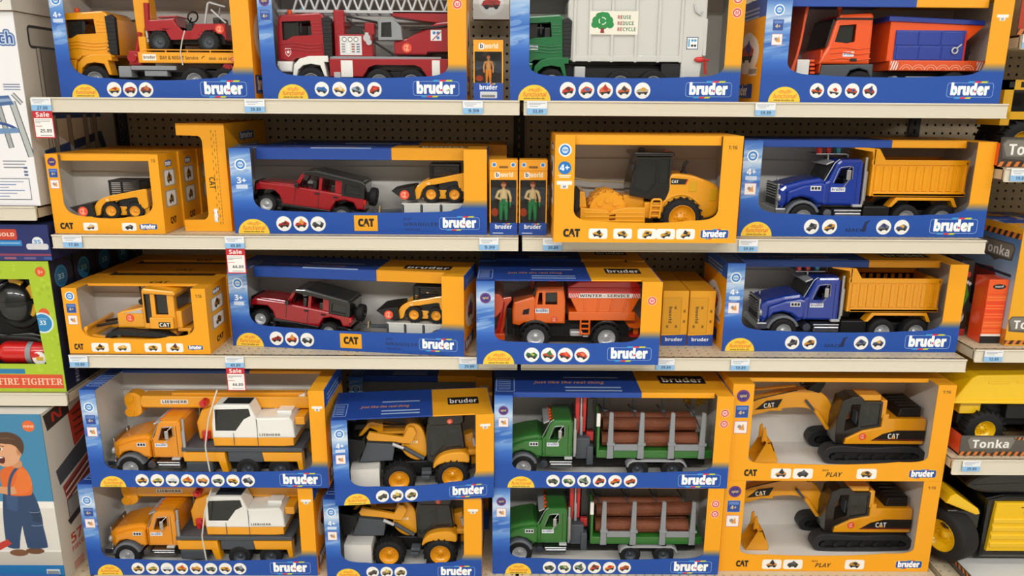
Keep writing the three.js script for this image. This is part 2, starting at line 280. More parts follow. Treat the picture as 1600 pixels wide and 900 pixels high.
function catFront(w, h, o) {
  return metres(w, h, (c) => {
    c.fillStyle = YEL; c.fillRect(-0.01, -0.01, w + 0.02, h + 0.02);
    catMark(c, o.catX, h - o.hb * 0.3, o.hb * 0.38, o.catW ?? 0.034);
    o.icons.forEach(([x, k], i) => picto(c, x, h - o.hb * 0.45, o.ir ?? 0.014, k, i + o.seed, true));
    makerLogo(c, w - 0.02 - o.lw, h - o.hb * 0.46 - o.lw * 0.15, o.lw, '#21489c');
    marks(c, o.cl * 0.5, o.my ?? 0.03, o.mr ?? 0.013, o.marks); word(c, '1:16', w - o.cr * 0.5, o.sy ?? 0.035, 0.012, '#4a3410', o.cr * 0.45);
    o.extra?.(c, w, h);
  });
}
const sideBlue = metres(0.19, 0.25, (c, w, h) => {
  c.fillStyle = YEL; c.fillRect(-0.01, -0.01, w + 0.02, h + 0.02); c.fillStyle = '#2c5cb4'; c.fillRect(-0.01, -0.01, w + 0.02, 0.055); for (const y of [0.02, 0.03, 0.04]) { c.fillStyle = '#a8c0e6'; c.fillRect(0.03, y, 0.12, 0.004); }
  c.fillStyle = '#f3efe6'; c.beginPath(); c.ellipse(w / 2, 0.13, 0.07, 0.05, 0, 0, 7); c.fill(); picto(c, w / 2, 0.125, 0.05, ['#c04a22', '#2a4596', '#2b2a2a'], 5); rrect(c, 0.11, 0.165, 0.05, 0.02, 0, '#ece8dd'); for (let i = 0; i < 14; i++) { c.fillStyle = '#333'; c.fillRect(0.113 + i * 0.0033, 0.168, 0.0017, 0.012); }
  rrect(c, 0.012, h - 0.045, 0.13, 0.036, 0.003, '#21489c'); makerLogo(c, 0.02, h - 0.042, 0.1);
});
const sideCat = metres(0.14, 0.2, (c, w, h) => {
  c.fillStyle = YEL; c.fillRect(-0.01, -0.01, w + 0.02, h + 0.02); makerLogo(c, 0.045, 0.018, 0.05, '#21489c');
  for (const [y, k] of [[0.062, 1], [0.115, 2]]) { rrect(c, 0.025, y - 0.022, 0.09, 0.044, 0.004, '#b9a989'); picto(c, 0.07, y, 0.025, ['#a5751d', '#2a2620'], k, true); }
  catMark(c, 0.07, h - 0.02, 0.016, 0.045);
});
const topBlue = metres(0.66, 0.19, (c, w, h) => {
  c.fillStyle = '#1b4296'; c.fillRect(-0.01, -0.01, w, h + 0.02); c.fillStyle = '#eba51e'; c.fillRect(w * 0.62, -0.01, w, h + 0.02);
  word(c, 'just like the real thing', w * 0.32, h * 0.62, 0.02, '#d98a52', 0.2, 'italic bold'); for (const y of [0.4, 0.72, 0.82]) { c.fillStyle = '#9db4dc'; c.fillRect(w * 0.3, h * y, w * 0.24, 0.008); }
  rrect(c, w * 0.72, h * 0.35, w * 0.2, h * 0.26, 0.005, '#1a1712'); word(c, 'bruder', w * 0.82, h * 0.56, 0.04, '#fff', w * 0.18); rrect(c, 0.005, h * 0.45, 0.05, 0.08, 0.002, null, '#8fa9d6', 0.003); for (let i = 0; i < 6; i++) { c.fillStyle = '#8fa9d6'; c.fillRect(0.01, h * 0.45 + 0.01 + i * 0.011, 0.035, 0.004); }
});
const topCat = metres(0.4, 0.14, (c, w, h) => { c.fillStyle = '#eda41c'; c.fillRect(-0.01, -0.01, w + 0.02, h + 0.02); word(c, 'CAT', w * 0.6, h * 0.6, 0.03, '#241a08'); });
const stripBlue = metres(0.6, 0.03, (c, w, h) => { c.fillStyle = '#1d4aa6'; c.fillRect(-0.01, -0.01, w + 0.02, h + 0.02); c.fillStyle = YEL; c.fillRect(w * 0.62, -0.01, w, h + 0.02); });
const stripCat = metres(0.2, 0.02, (c, w, h) => { c.fillStyle = YEL; c.fillRect(-0.01, -0.01, w + 0.02, h + 0.02); });

// ---------------------------------------------------------------- open window cartons
function frontShape(w, h, o) {
  const s = new THREE.Shape(), a = w / 2, { cl, cr, hb } = o, rv = o.rv ?? 0.04, rh = o.rh ?? 0.09, sag = o.sag ?? 0.004, hr = hb + (o.lift ?? 0);
  s.moveTo(-a, 0); s.lineTo(a, 0); s.lineTo(a, h); s.lineTo(a - cr, h); s.lineTo(a - cr - (o.rin ?? 0), hr + rv);
  s.bezierCurveTo(a - cr - 0.004, hr + rv * 0.25, a - cr - rh * 0.4, hr + rv * 0.1, a - cr - rh, hr + sag);
  s.bezierCurveTo(a * 0.3, hb - sag * 0.5, -a * 0.3, hb - sag * 0.5, -a + cl + rh, hb + sag);
  s.bezierCurveTo(-a + cl + rh * 0.4, hb + rv * 0.1, -a + cl + 0.004, hb + rv * 0.25, -a + cl, hb + rv);
  s.lineTo(-a + cl, h); s.lineTo(-a, h);
  return s;
}
const T = 0.0022;   // board thickness
function carton(o) {
  const { w, h, d } = o, t = thing(o.name ?? 'toy_box', o.label, 'toy box', o.pos, o.ry ?? 0, o.group), a = w / 2, cat = o.kind === 'cat', inset = o.inset ?? 0.035, fh = o.flap ?? 0.03;
  if (o.rz) t.rotation.z = o.rz;
  const sm = sheet(cat ? sideCat : sideBlue), sp = cat ? sideCat : sideBlue, tp = cat ? topCat : topBlue, fp = cat ? stripCat : stripBlue;
  const f = new THREE.ExtrudeGeometry(frontShape(w, h, o), { depth: T, bevelEnabled: false, curveSegments: 10 }).translate(0, 0, -T);
  part(t, 'front_panel', sheet(o.print), printed(f, o.print, 'x', -a, a, 'y', 0, h));
  part(t, 'side_panel', sm, printed(B(-a, 0, -d, -a + T, h, -T), sp, 'z', -d, 0, 'y', 0, h));
  part(t, 'side_panel', sm, printed(B(a - T, 0, -d, a, h, -T), sp, 'z', 0, -d, 'y', 0, h));
  part(t, 'back_panel', cat ? M.yellowCard : M.blueCard, B(-a + T, 0, -d, a - T, h, -d + T));
  if (o.notop !== true) part(t, 'top_panel', sheet(tp), printed(join([B(-a + T, h - T, -d + T, a - T, h, -inset), B(-a + T, h - T, -inset, -a + o.cl, h, -T), B(a - o.cr, h - T, -inset, a - T, h, -T)]), tp, 'x', -a, a, 'z', 0, -d));
  part(t, 'top_flap', sheet(fp), printed(RB(-a + o.cl, h - fh, -inset - 0.006, a - o.cr, h - T, -inset + 0.001, 0.002), fp, 'x', -a, a, 'y', 0, h));
  const L = 0.001, z1 = -T, e = T;
  part(t, 'inner_tray', M.card, B(-a + e, e, -d + e, a - e, h - e, -d + e + L), B(-a + e, 0, -d + e, -a + e + L, h - e, z1), B(a - e - L, 0, -d + e, a - e, h - e, z1), B(-a + e, 0, -d + e, a - e, 0.003, z1), B(-a + e, h * 0.72, -d + e, a - e, h * 0.72 + 0.002, -d + 0.012));
  return t;
}
// ---------------------------------------------------------------- the cartons, shelf by shelf
const GREYS = '#55565a';
const box = {};
const bz = (x0, x1) => (x0 + x1) / 2;
const put = (key, o) => (box[key] = carton(o));
// top shelf
{
  let g = { cl: 0.034, cr: 0.046, hb: 0.043, rv: 0.045 };
  put('tow', { w: 0.487, h: 0.32, d: 0.2, ...g, pos: [bz(-1.158, -0.671), SHELF[0], -0.02], label: 'blue and yellow window box holding the yellow tow truck', print: blueFront(0.487, 0.32, { ...g, ix: 0.135, step: 0.04, icons: [['#d8a21c', '#b8321e'], ['#a8322a', '#d89a3a'], ['#8a3a2a', '#c46a3a']], seed: 3, my: 0.09, marks: ['ring', '4+'], badge: 0.062, br: 0.034 }) });
  g = { cl: 0.036, cr: 0.046, hb: 0.052, rv: 0.03 };
  put('fire', { w: 0.512, h: 0.32, d: 0.2, ...g, pos: [bz(-0.65, -0.138), SHELF[0], -0.02], label: 'blue and yellow window box holding the red fire engine', print: blueFront(0.512, 0.32, { ...g, ix: 0.148, icons: [['#2a6fc0', '#1f4f8a'], ['#d8a04a', '#e8d8b8'], ['#8fa8c0', '#4a4f58'], ['#b8281e', '#d84a2a']], seed: 8, my: 0.088, marks: ['euro', 'blue'], right: ['H', 'M'], ry: 0.06, badge: 0.075, br: 0.038 }) });
  g = { cl: 0.048, cr: 0.042, hb: 0.056, rv: 0.03 };
  put('garbage', { w: 0.578, h: 0.32, d: 0.2, ...g, pos: [bz(-0.03, 0.548), SHELF[0], -0.02], label: 'blue and yellow window box holding the green and grey garbage truck', print: blueFront(0.578, 0.32, { ...g, ix: 0.146, step: 0.047, icons: [['#c8321e', '#4a2a22'], ['#c84a2a', '#2a6fc0'], ['#d86a4a', '#b8321e'], ['#c85a2a', '#3a3a3a'], ['#b8b0a0', '#d8a02a']], seed: 14, my: 0.06, marks: ['ring'], right: ['H', 'M'], ry: 0.075, badge: 0.062, br: 0.041, ir: 0.02 }) });
  g = { cl: 0.062, cr: 0.05, hb: 0.062, rv: 0.034 };
  put('plough', { w: 0.602, h: 0.25, d: 0.26, ...g, inset: 0.02, flap: 0.022, pos: [bz(0.594, 1.196), SHELF[0], 0], label: 'blue and yellow window box holding the orange plough truck', print: blueFront(0.602, 0.25, { ...g, ix: 0.142, icons: [['#d8562a', '#3a3a40'], ['#e8e4dc', '#c8321e'], ['#c8421e', '#2a4fa0'], ['#a83a2a', '#3a3f6a']], seed: 21, my: 0.032, mr: 0.013, marks: ['ring', 'blue', 'sq'], right: ['lab'], ry: 0.045, badge: 0.062, br: 0.04 }) });
}
// second shelf
{
  let g = { cl: 0.032, cr: 0.025, hb: 0.04, rv: 0.04, rh: 0.07 };
  let p = catFront(0.288, 0.205, { ...g, catX: 0.032, icons: [[0.094, ['#e0a030', '#c8c0b0']], [0.195, ['#2a2a2a', '#888']]], lw: 0.046, seed: 2, my: 0.02, mr: 0.011, marks: ['euro', 'blue', 'sq'], sy: 0.02 });
  for (let i = 0; i < 3; i++) put('loader' + i, { kind: 'cat', w: 0.288, h: 0.205, d: 0.112, ...g, inset: 0.012, flap: 0.018, pos: [-1.074 + i * 0.004, SHELF[1], -0.015 - i * 0.116], label: ['yellow window box with a small loader, front one of the row of three', 'yellow loader box second in the row, behind the front one', 'yellow loader box last of the row, nearest the pegboard'][i], group: 'yellow loader boxes', print: p });
  g = { cl: 0.055, cr: 0.06, hb: 0.057, rv: 0.035, rh: 0.07, sag: 0.003 };
  p = blueFront(0.665, 0.222, { ...g, ix: 0.13, step: 0.045, icons: [['#a8221e', '#5a1a18'], ['#b8281e', '#d8923a'], ['#3a3f48', '#dadcdf']], seed: 31, my: 0.042, mr: 0.015, marks: ['ring', '3+'], badge: 0.05, br: 0.041, lw: 0.105, ir: 0.02,
    extra: (c, w, h) => { c.fillStyle = '#f0a81c'; c.fillRect(0.315, h - 0.05, 0.062, 0.042); catMark(c, 0.346, h - 0.021, 0.02, 0.042); word(c, 'JEEP', 0.456, h - 0.037, 0.008, '#122a5c', 0.02); word(c, 'WRANGLER', 0.49, h - 0.022, 0.013, '#122a5c', 0.092); word(c, 'UNLIMITED', 0.468, h - 0.01, 0.007, '#122a5c', 0.042); } });
  const jp = { w: 0.665, h: 0.222, d: 0.185, ...g, inset: 0.045, flap: 0.032, print: p };
  put('jeep_a', { ...jp, pos: [bz(-0.753, -0.088), SHELF[1], -0.03], label: 'long blue and yellow box with the red jeep, on the second shelf down' });
  put('jeep_b', { ...jp, pos: [-0.37, SHELF[1], -0.235], label: 'second long blue and yellow box standing behind the upper jeep box' });
  g = { cl: 0.049, cr: 0.05, hb: 0.05, rv: 0.03, rh: 0.07, lift: 0.003 };
  p = catFront(0.46, 0.265, { ...g, catX: 0.045, catW: 0.042, icons: [[0.112, ['#d8a030', '#2a2a28']], [0.174, ['#d8a030', '#444']], [0.235, ['#dba32c', '#22211f']], [0.282, ['#cf9b2c', '#22211f']], [0.332, ['#d8a030', '#2a2a28']]], ir: 0.0175, lw: 0.07, seed: 9, my: 0.036, mr: 0.016, marks: ['ring', '4b', 'lab'], sy: 0.032 });
  put('roller', { kind: 'cat', w: 0.46, h: 0.265, d: 0.22, ...g, inset: 0.012, flap: 0.024, pos: [bz(0.083, 0.541), SHELF[1], 0.07], label: 'yellow window box with the soil compactor, jutting over the shelf edge', print: p });
  g = { cl: 0.048, cr: 0.05, hb: 0.056, rv: 0.034, rh: 0.1 };
  p = blueFront(0.655, 0.25, { ...g, ix: 0.195, step: 0.048, icons: [['#5a5f68', '#2a2a30'], ['#c88a2a', '#3a3a40'], null, null, ['#6a6f80', '#2a3a6a'], ['#3a4a7a', '#d8a83a']], seed: 41, ir: 0.02, my: 0.04, mr: 0.015, marks: ['ring', '4+', 'sq'], badge: 0.05, br: 0.041, lw: 0.125,
    extra: (c, w, h) => { word(c, 'MACK', 0.31, h - 0.013, 0.012, '#0c1c48', 0.05); poly(c, [0.328, h - 0.014, 0.336, h - 0.04, 0.35, h - 0.044, 0.342, h - 0.034, 0.34, h - 0.014], '#12224e'); } });
  put('dump_a', { w: 0.655, h: 0.25, d: 0.24, ...g, inset: 0.05, flap: 0.02, pos: [bz(0.577, 1.232), SHELF[1], -0.035], label: 'blue and yellow box with the blue dump truck, beside the compactor box', print: p, group: 'blue dump truck boxes' });
  put('dump_b', { w: 0.655, h: 0.25, d: 0.24, ...g, inset: 0.05, flap: 0.02, pos: [bz(0.56, 1.225), SHELF[2], -0.055], label: 'blue and yellow box with the blue dump truck, on the third shelf down', print: p, group: 'blue dump truck boxes' });
  put('jeep_c', { ...jp, w: 0.662, pos: [-0.4765, SHELF[2], -0.04], ry: -0.136, label: 'long blue and yellow jeep box standing askew on the third shelf down' });
}
// third shelf
{
  let g = { cl: 0.04, cr: 0.038, hb: 0.04, rv: 0.03, rh: 0.07, lift: 0.006 };
  const p = catFront(0.381, 0.183, { ...g, catX: 0.026, catW: 0.024, icons: [[0.083, ['#d8a030', '#3a2a1a']], [0.143, ['#dba32c', '#e8c070']], [0.226, ['#d8a030', '#2a2a28']], [0.285, ['#cf9b2c', '#5a2a1a']]], ir: 0.017, lw: 0.04, seed: 17, my: 0.022, mr: 0.0125, marks: ['ring', 'blue', 'sq'], sy: 0.025 });
  for (let i = 0; i < 3; i++) put('dozer' + i, { kind: 'cat', w: 0.381, h: 0.183, d: i < 2 ? 0.152 : 0.135, ...g, inset: 0.055, flap: 0.008, pos: [-1.0285 + i * 0.004, SHELF[2], -0.006 - i * 0.154], label: ['yellow window box with the bulldozer, front one of the row', 'yellow bulldozer box second in the row', 'yellow bulldozer box at the back of the row by the pegboard'][i], group: 'yellow bulldozer boxes', print: p });
  g = { cl: 0.047, cr: 0.052, hb: 0.058, rv: 0.026, rh: 0.07, rin: 0.0 };
  const q = blueFront(0.479, 0.225, { ...g, ix: 0.145, step: 0.044, icons: [['#1f6a3a', '#d8c04a'], ['#c84a3a', '#2f7a3a'], ['#c8321e', '#e8603a'], ['#c83a2a', '#e8805a']], seed: 51, ir: 0.02, my: 0.045, mr: 0.014, marks: ['euro'], right: ['M'], ry: 0.05, badge: 0.058, br: 0.041, lw: 0.115 });
  put('gritter', { w: 0.479, h: 0.225, d: 0.24, ...g, inset: 0.02, flap: 0.0035, pos: [bz(-0.113, 0.366), SHELF[2], 0.062], label: 'blue and yellow window box with the orange gritter lorry', print: q });
  put('gritter_b', { w: 0.479, h: 0.225, d: 0.21, ...g, inset: 0.02, flap: 0.02, pos: [0.125, SHELF[2], -0.2], label: 'second blue and yellow box hidden behind the orange gritter box', print: q });
}
// base deck, two high
{
  let g = { cl: 0.042, cr: 0.042, hb: 0.047, rv: 0.03, rh: 0.07 };
  let p = blueFront(0.655, 0.287, { ...g, ix: 0.14, step: 0.0418, icons: [['#d8a030', '#4a3a2a'], ['#d8b040', '#6a8a5a'], ['#d8dde4', '#b8c0c8'], ['#d8922a', '#c8521e'], ['#c87a4a', '#d8a030'], ['#7a8a70', '#3a3a40'], ['#d8a030', '#4a2a22'], ['#3a3a40', '#8a90a0']], seed: 61, ir: 0.0185, my: 0.05, mr: 0.0135, marks: ['ring', 'blue', 'sq'], right: ['lab'], ry: 0.05, badge: 0.058, br: 0.036 });
  put('crane_b', { w: 0.655, h: 0.287, d: 0.22, ...g, inset: 0.15, flap: 0.008, pos: [-0.903, BASE, 0.03], label: 'blue and yellow crane truck box, lower of the two stacked', print: p, group: 'crane truck boxes' });
  put('crane_a', { w: 0.655, h: 0.287, d: 0.22, ...g, inset: 0.15, flap: 0.008, pos: [-0.852, BASE + 0.2875, 0.045], label: 'blue and yellow crane truck box, upper of the two stacked', print: p, group: 'crane truck boxes' });
  g = { cl: 0.042, cr: 0.05, hb: 0.048, rv: 0.034, rh: 0.07, lift: 0.002 };
  p = blueFront(0.442, 0.252, { ...g, ix: 0.13, step: 0.04, icons: [['#5a5a50', '#2a2a2a'], ['#8a7a5a', '#d8c060'], ['#9a8a50', '#5a4a2a']], seed: 71, ir: 0.018, my: 0.04, mr: 0.013, marks: ['ring', '4+', 'sq'], right: ['lab'], ry: 0.034, badge: 0.06, br: 0.036, lw: 0.105 });
  put('backhoe_b', { w: 0.442, h: 0.252, d: 0.23, ...g, inset: 0.008, flap: 0.0035, pos: [-0.323, BASE, 0.045], label: 'blue and yellow backhoe box, lower of the two stacked', print: p, group: 'backhoe boxes' });
  put('backhoe_a', { w: 0.436, h: 0.252, d: 0.197, ...g, inset: 0.008, flap: 0.0035, pos: [-0.2845, BASE + 0.2525, 0.055], ry: 0.115, label: 'blue and yellow backhoe box, upper one set askew on its twin', print: p, group: 'backhoe boxes' });
  put('backhoe_c', { w: 0.442, h: 0.252, d: 0.17, ...g, inset: 0.012, flap: 0.02, pos: [-0.3, BASE + 0.2525, -0.245], label: 'backhoe box in shadow, behind the askew upper backhoe box', print: p, group: 'backhoe boxes' });
  put('backhoe_d', { w: 0.442, h: 0.252, d: 0.23, ...g, inset: 0.012, flap: 0.008, pos: [-0.31, BASE, -0.215], label: 'backhoe box in shadow on the base deck behind the lower one', print: p, group: 'backhoe boxes' });
  g = { cl: 0.05, cr: 0.046, hb: 0.047, rv: 0.025, rh: 0.09 };
  p = blueFront(0.655, 0.28, { ...g, ix: 0.165, step: 0.0435, icons: [['#5a6a50', '#3a3a3a'], ['#4a7a4a', '#c8b89a'], ['#8a9a8a', '#4a5a4a'], null, ['#c84a2a', '#5a3a2a'], ['#d87a2a', '#c8321e'], ['#c8522a', '#7a4a2a']].filter(Boolean), seed: 81, ir: 0.019, my: 0.045, mr: 0.0135, marks: ['euro', 'sq'], right: ['H', 'M'], ry: 0.05, badge: 0.075, br: 0.038, lw: 0.118 });
  put('log_b', { w: 0.655, h: 0.277, d: 0.24, ...g, inset: 0.025, flap: 0.016, pos: [0.2555, BASE, 0.018], label: 'blue and yellow log truck box, lower of the two stacked', print: p, group: 'log truck boxes' });
  put('log_a', { w: 0.655, h: 0.277, d: 0.24, ...g, inset: 0.025, flap: 0.016, pos: [0.2605, BASE + 0.2775, 0.02], label: 'blue and yellow log truck box, upper of the two stacked', print: p, group: 'log truck boxes' });
  g = { cl: 0.058, cr: 0.05, hb: 0.05, rv: 0.02, rh: 0.08, lift: 0.005 };
  p = catFront(0.615, 0.291, { ...g, catX: 0.068, catW: 0.036, icons: [[0.155, ['#c88a4a', '#2a2a28']], [0.217, ['#3a3a3c', '#55565a']], [0.398, ['#b8862a', '#2a2a28']]], ir: 0.021, lw: 0.076, seed: 91, my: 0.034, mr: 0.018, marks: ['euro', 'blue', 'sq'], sy: 0.024, extra: (c, w, h) => { word(c, 'let’s', 0.28, h - 0.03, 0.009, '#4a3410'); word(c, 'PLAY', 0.303, h - 0.013, 0.019, '#2a2010', 0.045, 'italic bold'); } });
  put('excavator_b', { kind: 'cat', w: 0.615, h: 0.291, d: 0.25, ...g, inset: 0.05, flap: 0.012, pos: [0.897, BASE, 0.0], label: 'yellow excavator box, lower of the two stacked', print: p, group: 'excavator boxes' });
  put('excavator_a', { kind: 'cat', w: 0.615, h: 0.291, d: 0.25, ...g, inset: 0.05, flap: 0.012, pos: [0.897, BASE + 0.2915, 0.0], label: 'yellow excavator box, upper of the two stacked', print: p, group: 'excavator boxes' });
}
// ---------------------------------------------------------------- toy vehicle kit
const arc = (cx, cy, rx, ry, a0, a1, n = 10) => Array.from({ length: n + 1 }, (_, i) => { const a = (a0 + (a1 - a0) * i / n) * Math.PI / 180; return [cx + rx * Math.cos(a), cy - ry * Math.sin(a)]; }).flat();
const band = (cx, cy, ro, ri, a0, a1, n = 10) => { const o = arc(cx, cy, ro, ro, a0, a1, n), q = arc(cx, cy, ri, ri, a1, a0, n); return [...o, ...q]; };
const wheelCache = new Map();
function wheelGeo(R, W, rr, lugs, spokes) {
  const key = [R, W, rr, lugs, spokes].join();
  if (!wheelCache.has(key)) {
    const lathe = (pts, n = 28) => new THREE.LatheGeometry(pts.map(([r, a]) => new THREE.Vector2(Math.max(r, 1e-5) / 1000, a / 1000)), n).rotateX(Math.PI / 2);
    const h = W / 2, tyre = [lathe([[rr * R, -h], [R * 0.86, -h], [R * 0.96, -h * 0.84], [R, -h * 0.6], [R, h * 0.6], [R * 0.96, h * 0.84], [R * 0.86, h], [rr * R * 1.06, h], [rr * R, h * 0.9], [rr * R, -h]])];
    for (let i = 0; i < lugs; i++) for (const s of [-1, 1]) tyre.push(new THREE.BoxGeometry(R * 0.09 / 1000, R * 0.13 / 1000, W * 0.52 / 1000).rotateX(0).rotateZ(0).applyMatrix4(new THREE.Matrix4().makeRotationZ((i + s * 0.25) / lugs * 6.283).multiply(new THREE.Matrix4().makeTranslation(0, R / 1000, s * W * 0.24 / 1000))));
    const q = rr * R, rim = [lathe([[0, h * 0.62], [q * 0.22, h * 0.62], [q * 0.28, h * 0.4], [q * 0.6, h * 0.35], [q * 0.78, h * 0.55], [q * 0.9, h * 0.62], [q, h * 0.97], [q * 1.05, h * 1.02], [q * 1.06, h * 0.8]])];
    for (let i = 0; i < spokes; i++) { const a = i / spokes * 6.283; rim.push(new THREE.CylinderGeometry(q * 0.07 / 1000, q * 0.07 / 1000, h * 0.3 / 1000, 6).rotateX(Math.PI / 2).translate(Math.cos(a) * q * 0.44 / 1000, Math.sin(a) * q * 0.44 / 1000, h * 0.45 / 1000)); }
    wheelCache.set(key, [join(tyre), join(rim)]);
  }
  return wheelCache.get(key);
}
function wheel(t, D, x, y, R, z0, W, rim = M.silver, rr = 0.56, lugs = 0, spokes = 8) {   // z0 = the wheel's outer face
  const [a, b] = wheelGeo(R, W, rr, lugs, spokes);
  const w = part(t, 'wheel', M.tyre, a); w.position.set(D.X(x, y), D.Y(y), (z0 - W / 2) / 1000);
  part(w, 'rim', rim, b); return w;
}
function axle(t, D, x, y, R, depth, W, rim, rr, lugs) { wheel(t, D, x, y, R, 0, W, rim, rr, lugs); wheel(t, D, x, y, R, -depth + W, W, rim, rr, lugs).rotation.y = Math.PI; }
const stick = (t, D, r, x0, y0, x1, y1, z, name = 'sticker') => decal(t, name, r, D.X(x0) + D.S([y0, y1]), D.Y(y1), D.X(x1) + D.S([y0, y1]), D.Y(y0), D.Z(z));
const textPrint = (s, bg, fg, w = 160, h = 30, fw) => print(w, h, (c) => { if (bg) { c.fillStyle = bg; c.fillRect(-4, -4, w + 8, h + 8); } word(c, s, w / 2, h * 0.8, h * 0.86, fg, fw ?? w * 0.92); });
const PR = {
  maker: print(120, 40, (c) => { c.fillStyle = '#eef1f6'; c.fillRect(-4, -4, 128, 48); word(c, 'bruder', 60, 30, 34, '#1d3f8a', 108); bars(c, 50, 3, 50, 5); }),
  sticker: print(64, 64, (c) => { c.fillStyle = '#e8502e'; c.fillRect(-4, -4, 72, 72); c.strokeStyle = '#f6b09a'; c.lineWidth = 5; c.beginPath(); c.arc(32, 32, 18, 0.6, 5.4); c.stroke(); word(c, '2', 32, 44, 34, '#f8c8b4'); }),
  vents: print(80, 40, (c) => { c.fillStyle = '#d9dce2'; c.fillRect(-4, -4, 88, 48); for (let i = 0; i < 3; i++) rrect(c, 8 + i * 24, 8, 18, 24, 6, '#16171a'); }),
  lieb: textPrint('LIEBHERR', '#e9e4d8', '#1e1a14', 200, 34), lieb2: textPrint('LIEBHERR', '#ecece8', '#1e1a14', 200, 30), cat: print(110, 60, (c) => { c.fillStyle = '#16130f'; c.fillRect(-4, -4, 118, 68); word(c, 'CAT', 55, 50, 58, '#f2f0ea', 100); poly(c, [38, 52, 55, 34, 72, 52], '#eda41a'); }),
  winter: print(600, 40, (c) => { c.fillStyle = '#f0e8e2'; c.fillRect(-4, -4, 608, 48); for (const s of [0, 530]) for (let i = 0; i < 6; i++) poly(c, [s + i * 14, 40, s + i * 14 + 8, 40, s + i * 14 + 20, 0, s + i * 14 + 12, 0], '#d6402e'); word(c, 'WINTER - SERVICE', 300, 32, 34, '#26201e', 420); }),
  tow: print(760, 72, (c) => { c.fillStyle = '#f2a51a'; c.fillRect(-4, -4, 768, 80); rrect(c, 20, 8, 110, 52, 3, '#f2efe6'); word(c, 'bruder', 75, 46, 36, '#4a3428', 96); word(c, 'DAY & NIGHT Service', 312, 52, 42, '#3a2c14', 310, 'bold'); c.strokeStyle = '#3a2c14'; c.lineWidth = 7; c.beginPath(); c.arc(520, 48, 26, 3.3, 4.6); c.stroke(); word(c, '0800 - 06 69 24', 640, 54, 30, '#4a3818', 180); }),
  recycle: print(420, 210, (c) => {
    c.fillStyle = '#ece9dc'; c.fillRect(-4, -4, 428, 218);
    c.fillStyle = '#1f8a44'; for (const [x, y, r] of [[110, 60, 52], [60, 85, 40], [160, 85, 42], [45, 120, 32], [110, 110, 55], [175, 120, 34], [80, 45, 30], [140, 45, 34]]) disc(c, x, y, r, '#1f8a44');
    for (let i = 0; i < 9; i++) poly(c, [10 + i * 23, 130 + (i % 2) * 10, 36 + i * 22, 120, 28 + i * 22, 158 - Math.abs(i - 4) * 6], '#1f8a44');
    poly(c, [98, 150, 122, 150, 128, 196, 92, 196], '#8a2c22'); c.strokeStyle = '#dfeee0'; c.lineWidth = 9; for (let i = 0; i < 3; i++) { c.beginPath(); c.arc(110, 88, 30, i * 2.094 + 0.3, i * 2.094 + 1.7); c.stroke(); }
    [['REUSE', 120], ['REDUCE', 146], ['RECYCLE', 166]].forEach(([s, w], i) => { word(c, s, 238, 70 + i * 54, 46, '#2b6f4a', w, 'bold', 'left'); word(c, 'RE', 238, 70 + i * 54, 46, '#a03428', 46, 'bold', 'left'); });
  }),
  controls: print(70, 80, (c) => { c.fillStyle = '#2a4f7a'; c.fillRect(-4, -4, 78, 88); c.fillStyle = '#f0f2f4'; c.fillRect(4, 4, 62, 72); for (const [x, y] of [[34, 22], [52, 22], [34, 56], [52, 56]]) disc(c, x, y, 8, y < 40 ? '#3a9ad0' : '#3a3f4a'); c.fillStyle = '#3a9ad0'; c.fillRect(10, 14, 8, 50); }),
  gauges: print(150, 130, (c) => { c.fillStyle = '#d9dadb'; c.fillRect(-4, -4, 158, 138); for (const x of [32, 72, 112]) { disc(c, x, 24, 16, '#444'); disc(c, x, 24, 12, '#f3f3f3'); } for (let i = 0; i < 16; i++) { c.fillStyle = ['#8a8d90', '#f2f2f2', '#a0524a', '#5a6a80'][i % 4]; c.fillRect(12 + (i % 4) * 34, 52 + Math.floor(i / 4) * 17, 22, 9); } word(c, '⌒', 80, 118, 30, '#3a2a2a'); }),
  crest: print(60, 80, (c) => { c.fillStyle = '#ad1226'; c.fillRect(-4, -4, 68, 88); c.strokeStyle = '#ecdada'; c.lineWidth = 6; c.beginPath(); c.moveTo(8, 8); c.lineTo(52, 8); c.lineTo(50, 52); c.lineTo(30, 74); c.lineTo(10, 52); c.closePath(); c.stroke(); word(c, '✠', 30, 50, 40, '#ecdada'); c.fillStyle = '#ecdada'; c.fillRect(20, 22, 20, 26); }),
  hazard: print(520, 56, (c) => { c.fillStyle = '#ea5a22'; c.fillRect(-4, -4, 528, 64); for (const s of [0, 478]) { c.fillStyle = '#f2ece6'; c.fillRect(s, 0, 42, 56); for (let i = 0; i < 4; i++) poly(c, [s + i * 14 - 6, 56, s + i * 14, 56, s + i * 14 + 14, 0, s + i * 14 + 8, 0], '#d8481c'); } c.strokeStyle = '#f6b49a'; c.lineWidth = 4; for (let i = 0; i < 6; i++) { c.beginPath(); c.arc(90 + i * 68, 56, 34, 3.14, 6.28); c.stroke(); c.beginPath(); c.arc(90 + i * 68, 56, 20, 3.14, 6.28); c.stroke(); } }),
  jack: print(80, 80, (c) => { c.fillStyle = '#eef0f2'; c.fillRect(-4, -4, 88, 88); for (const [x, y] of [[26, 22], [54, 22], [54, 58]]) disc(c, x, y, 11, '#4a7ab8'); poly(c, [8, 76, 76, 8, 76, 18, 18, 76], '#b02a2a'); }),
};
const SMALL = (s) => (s * 1);
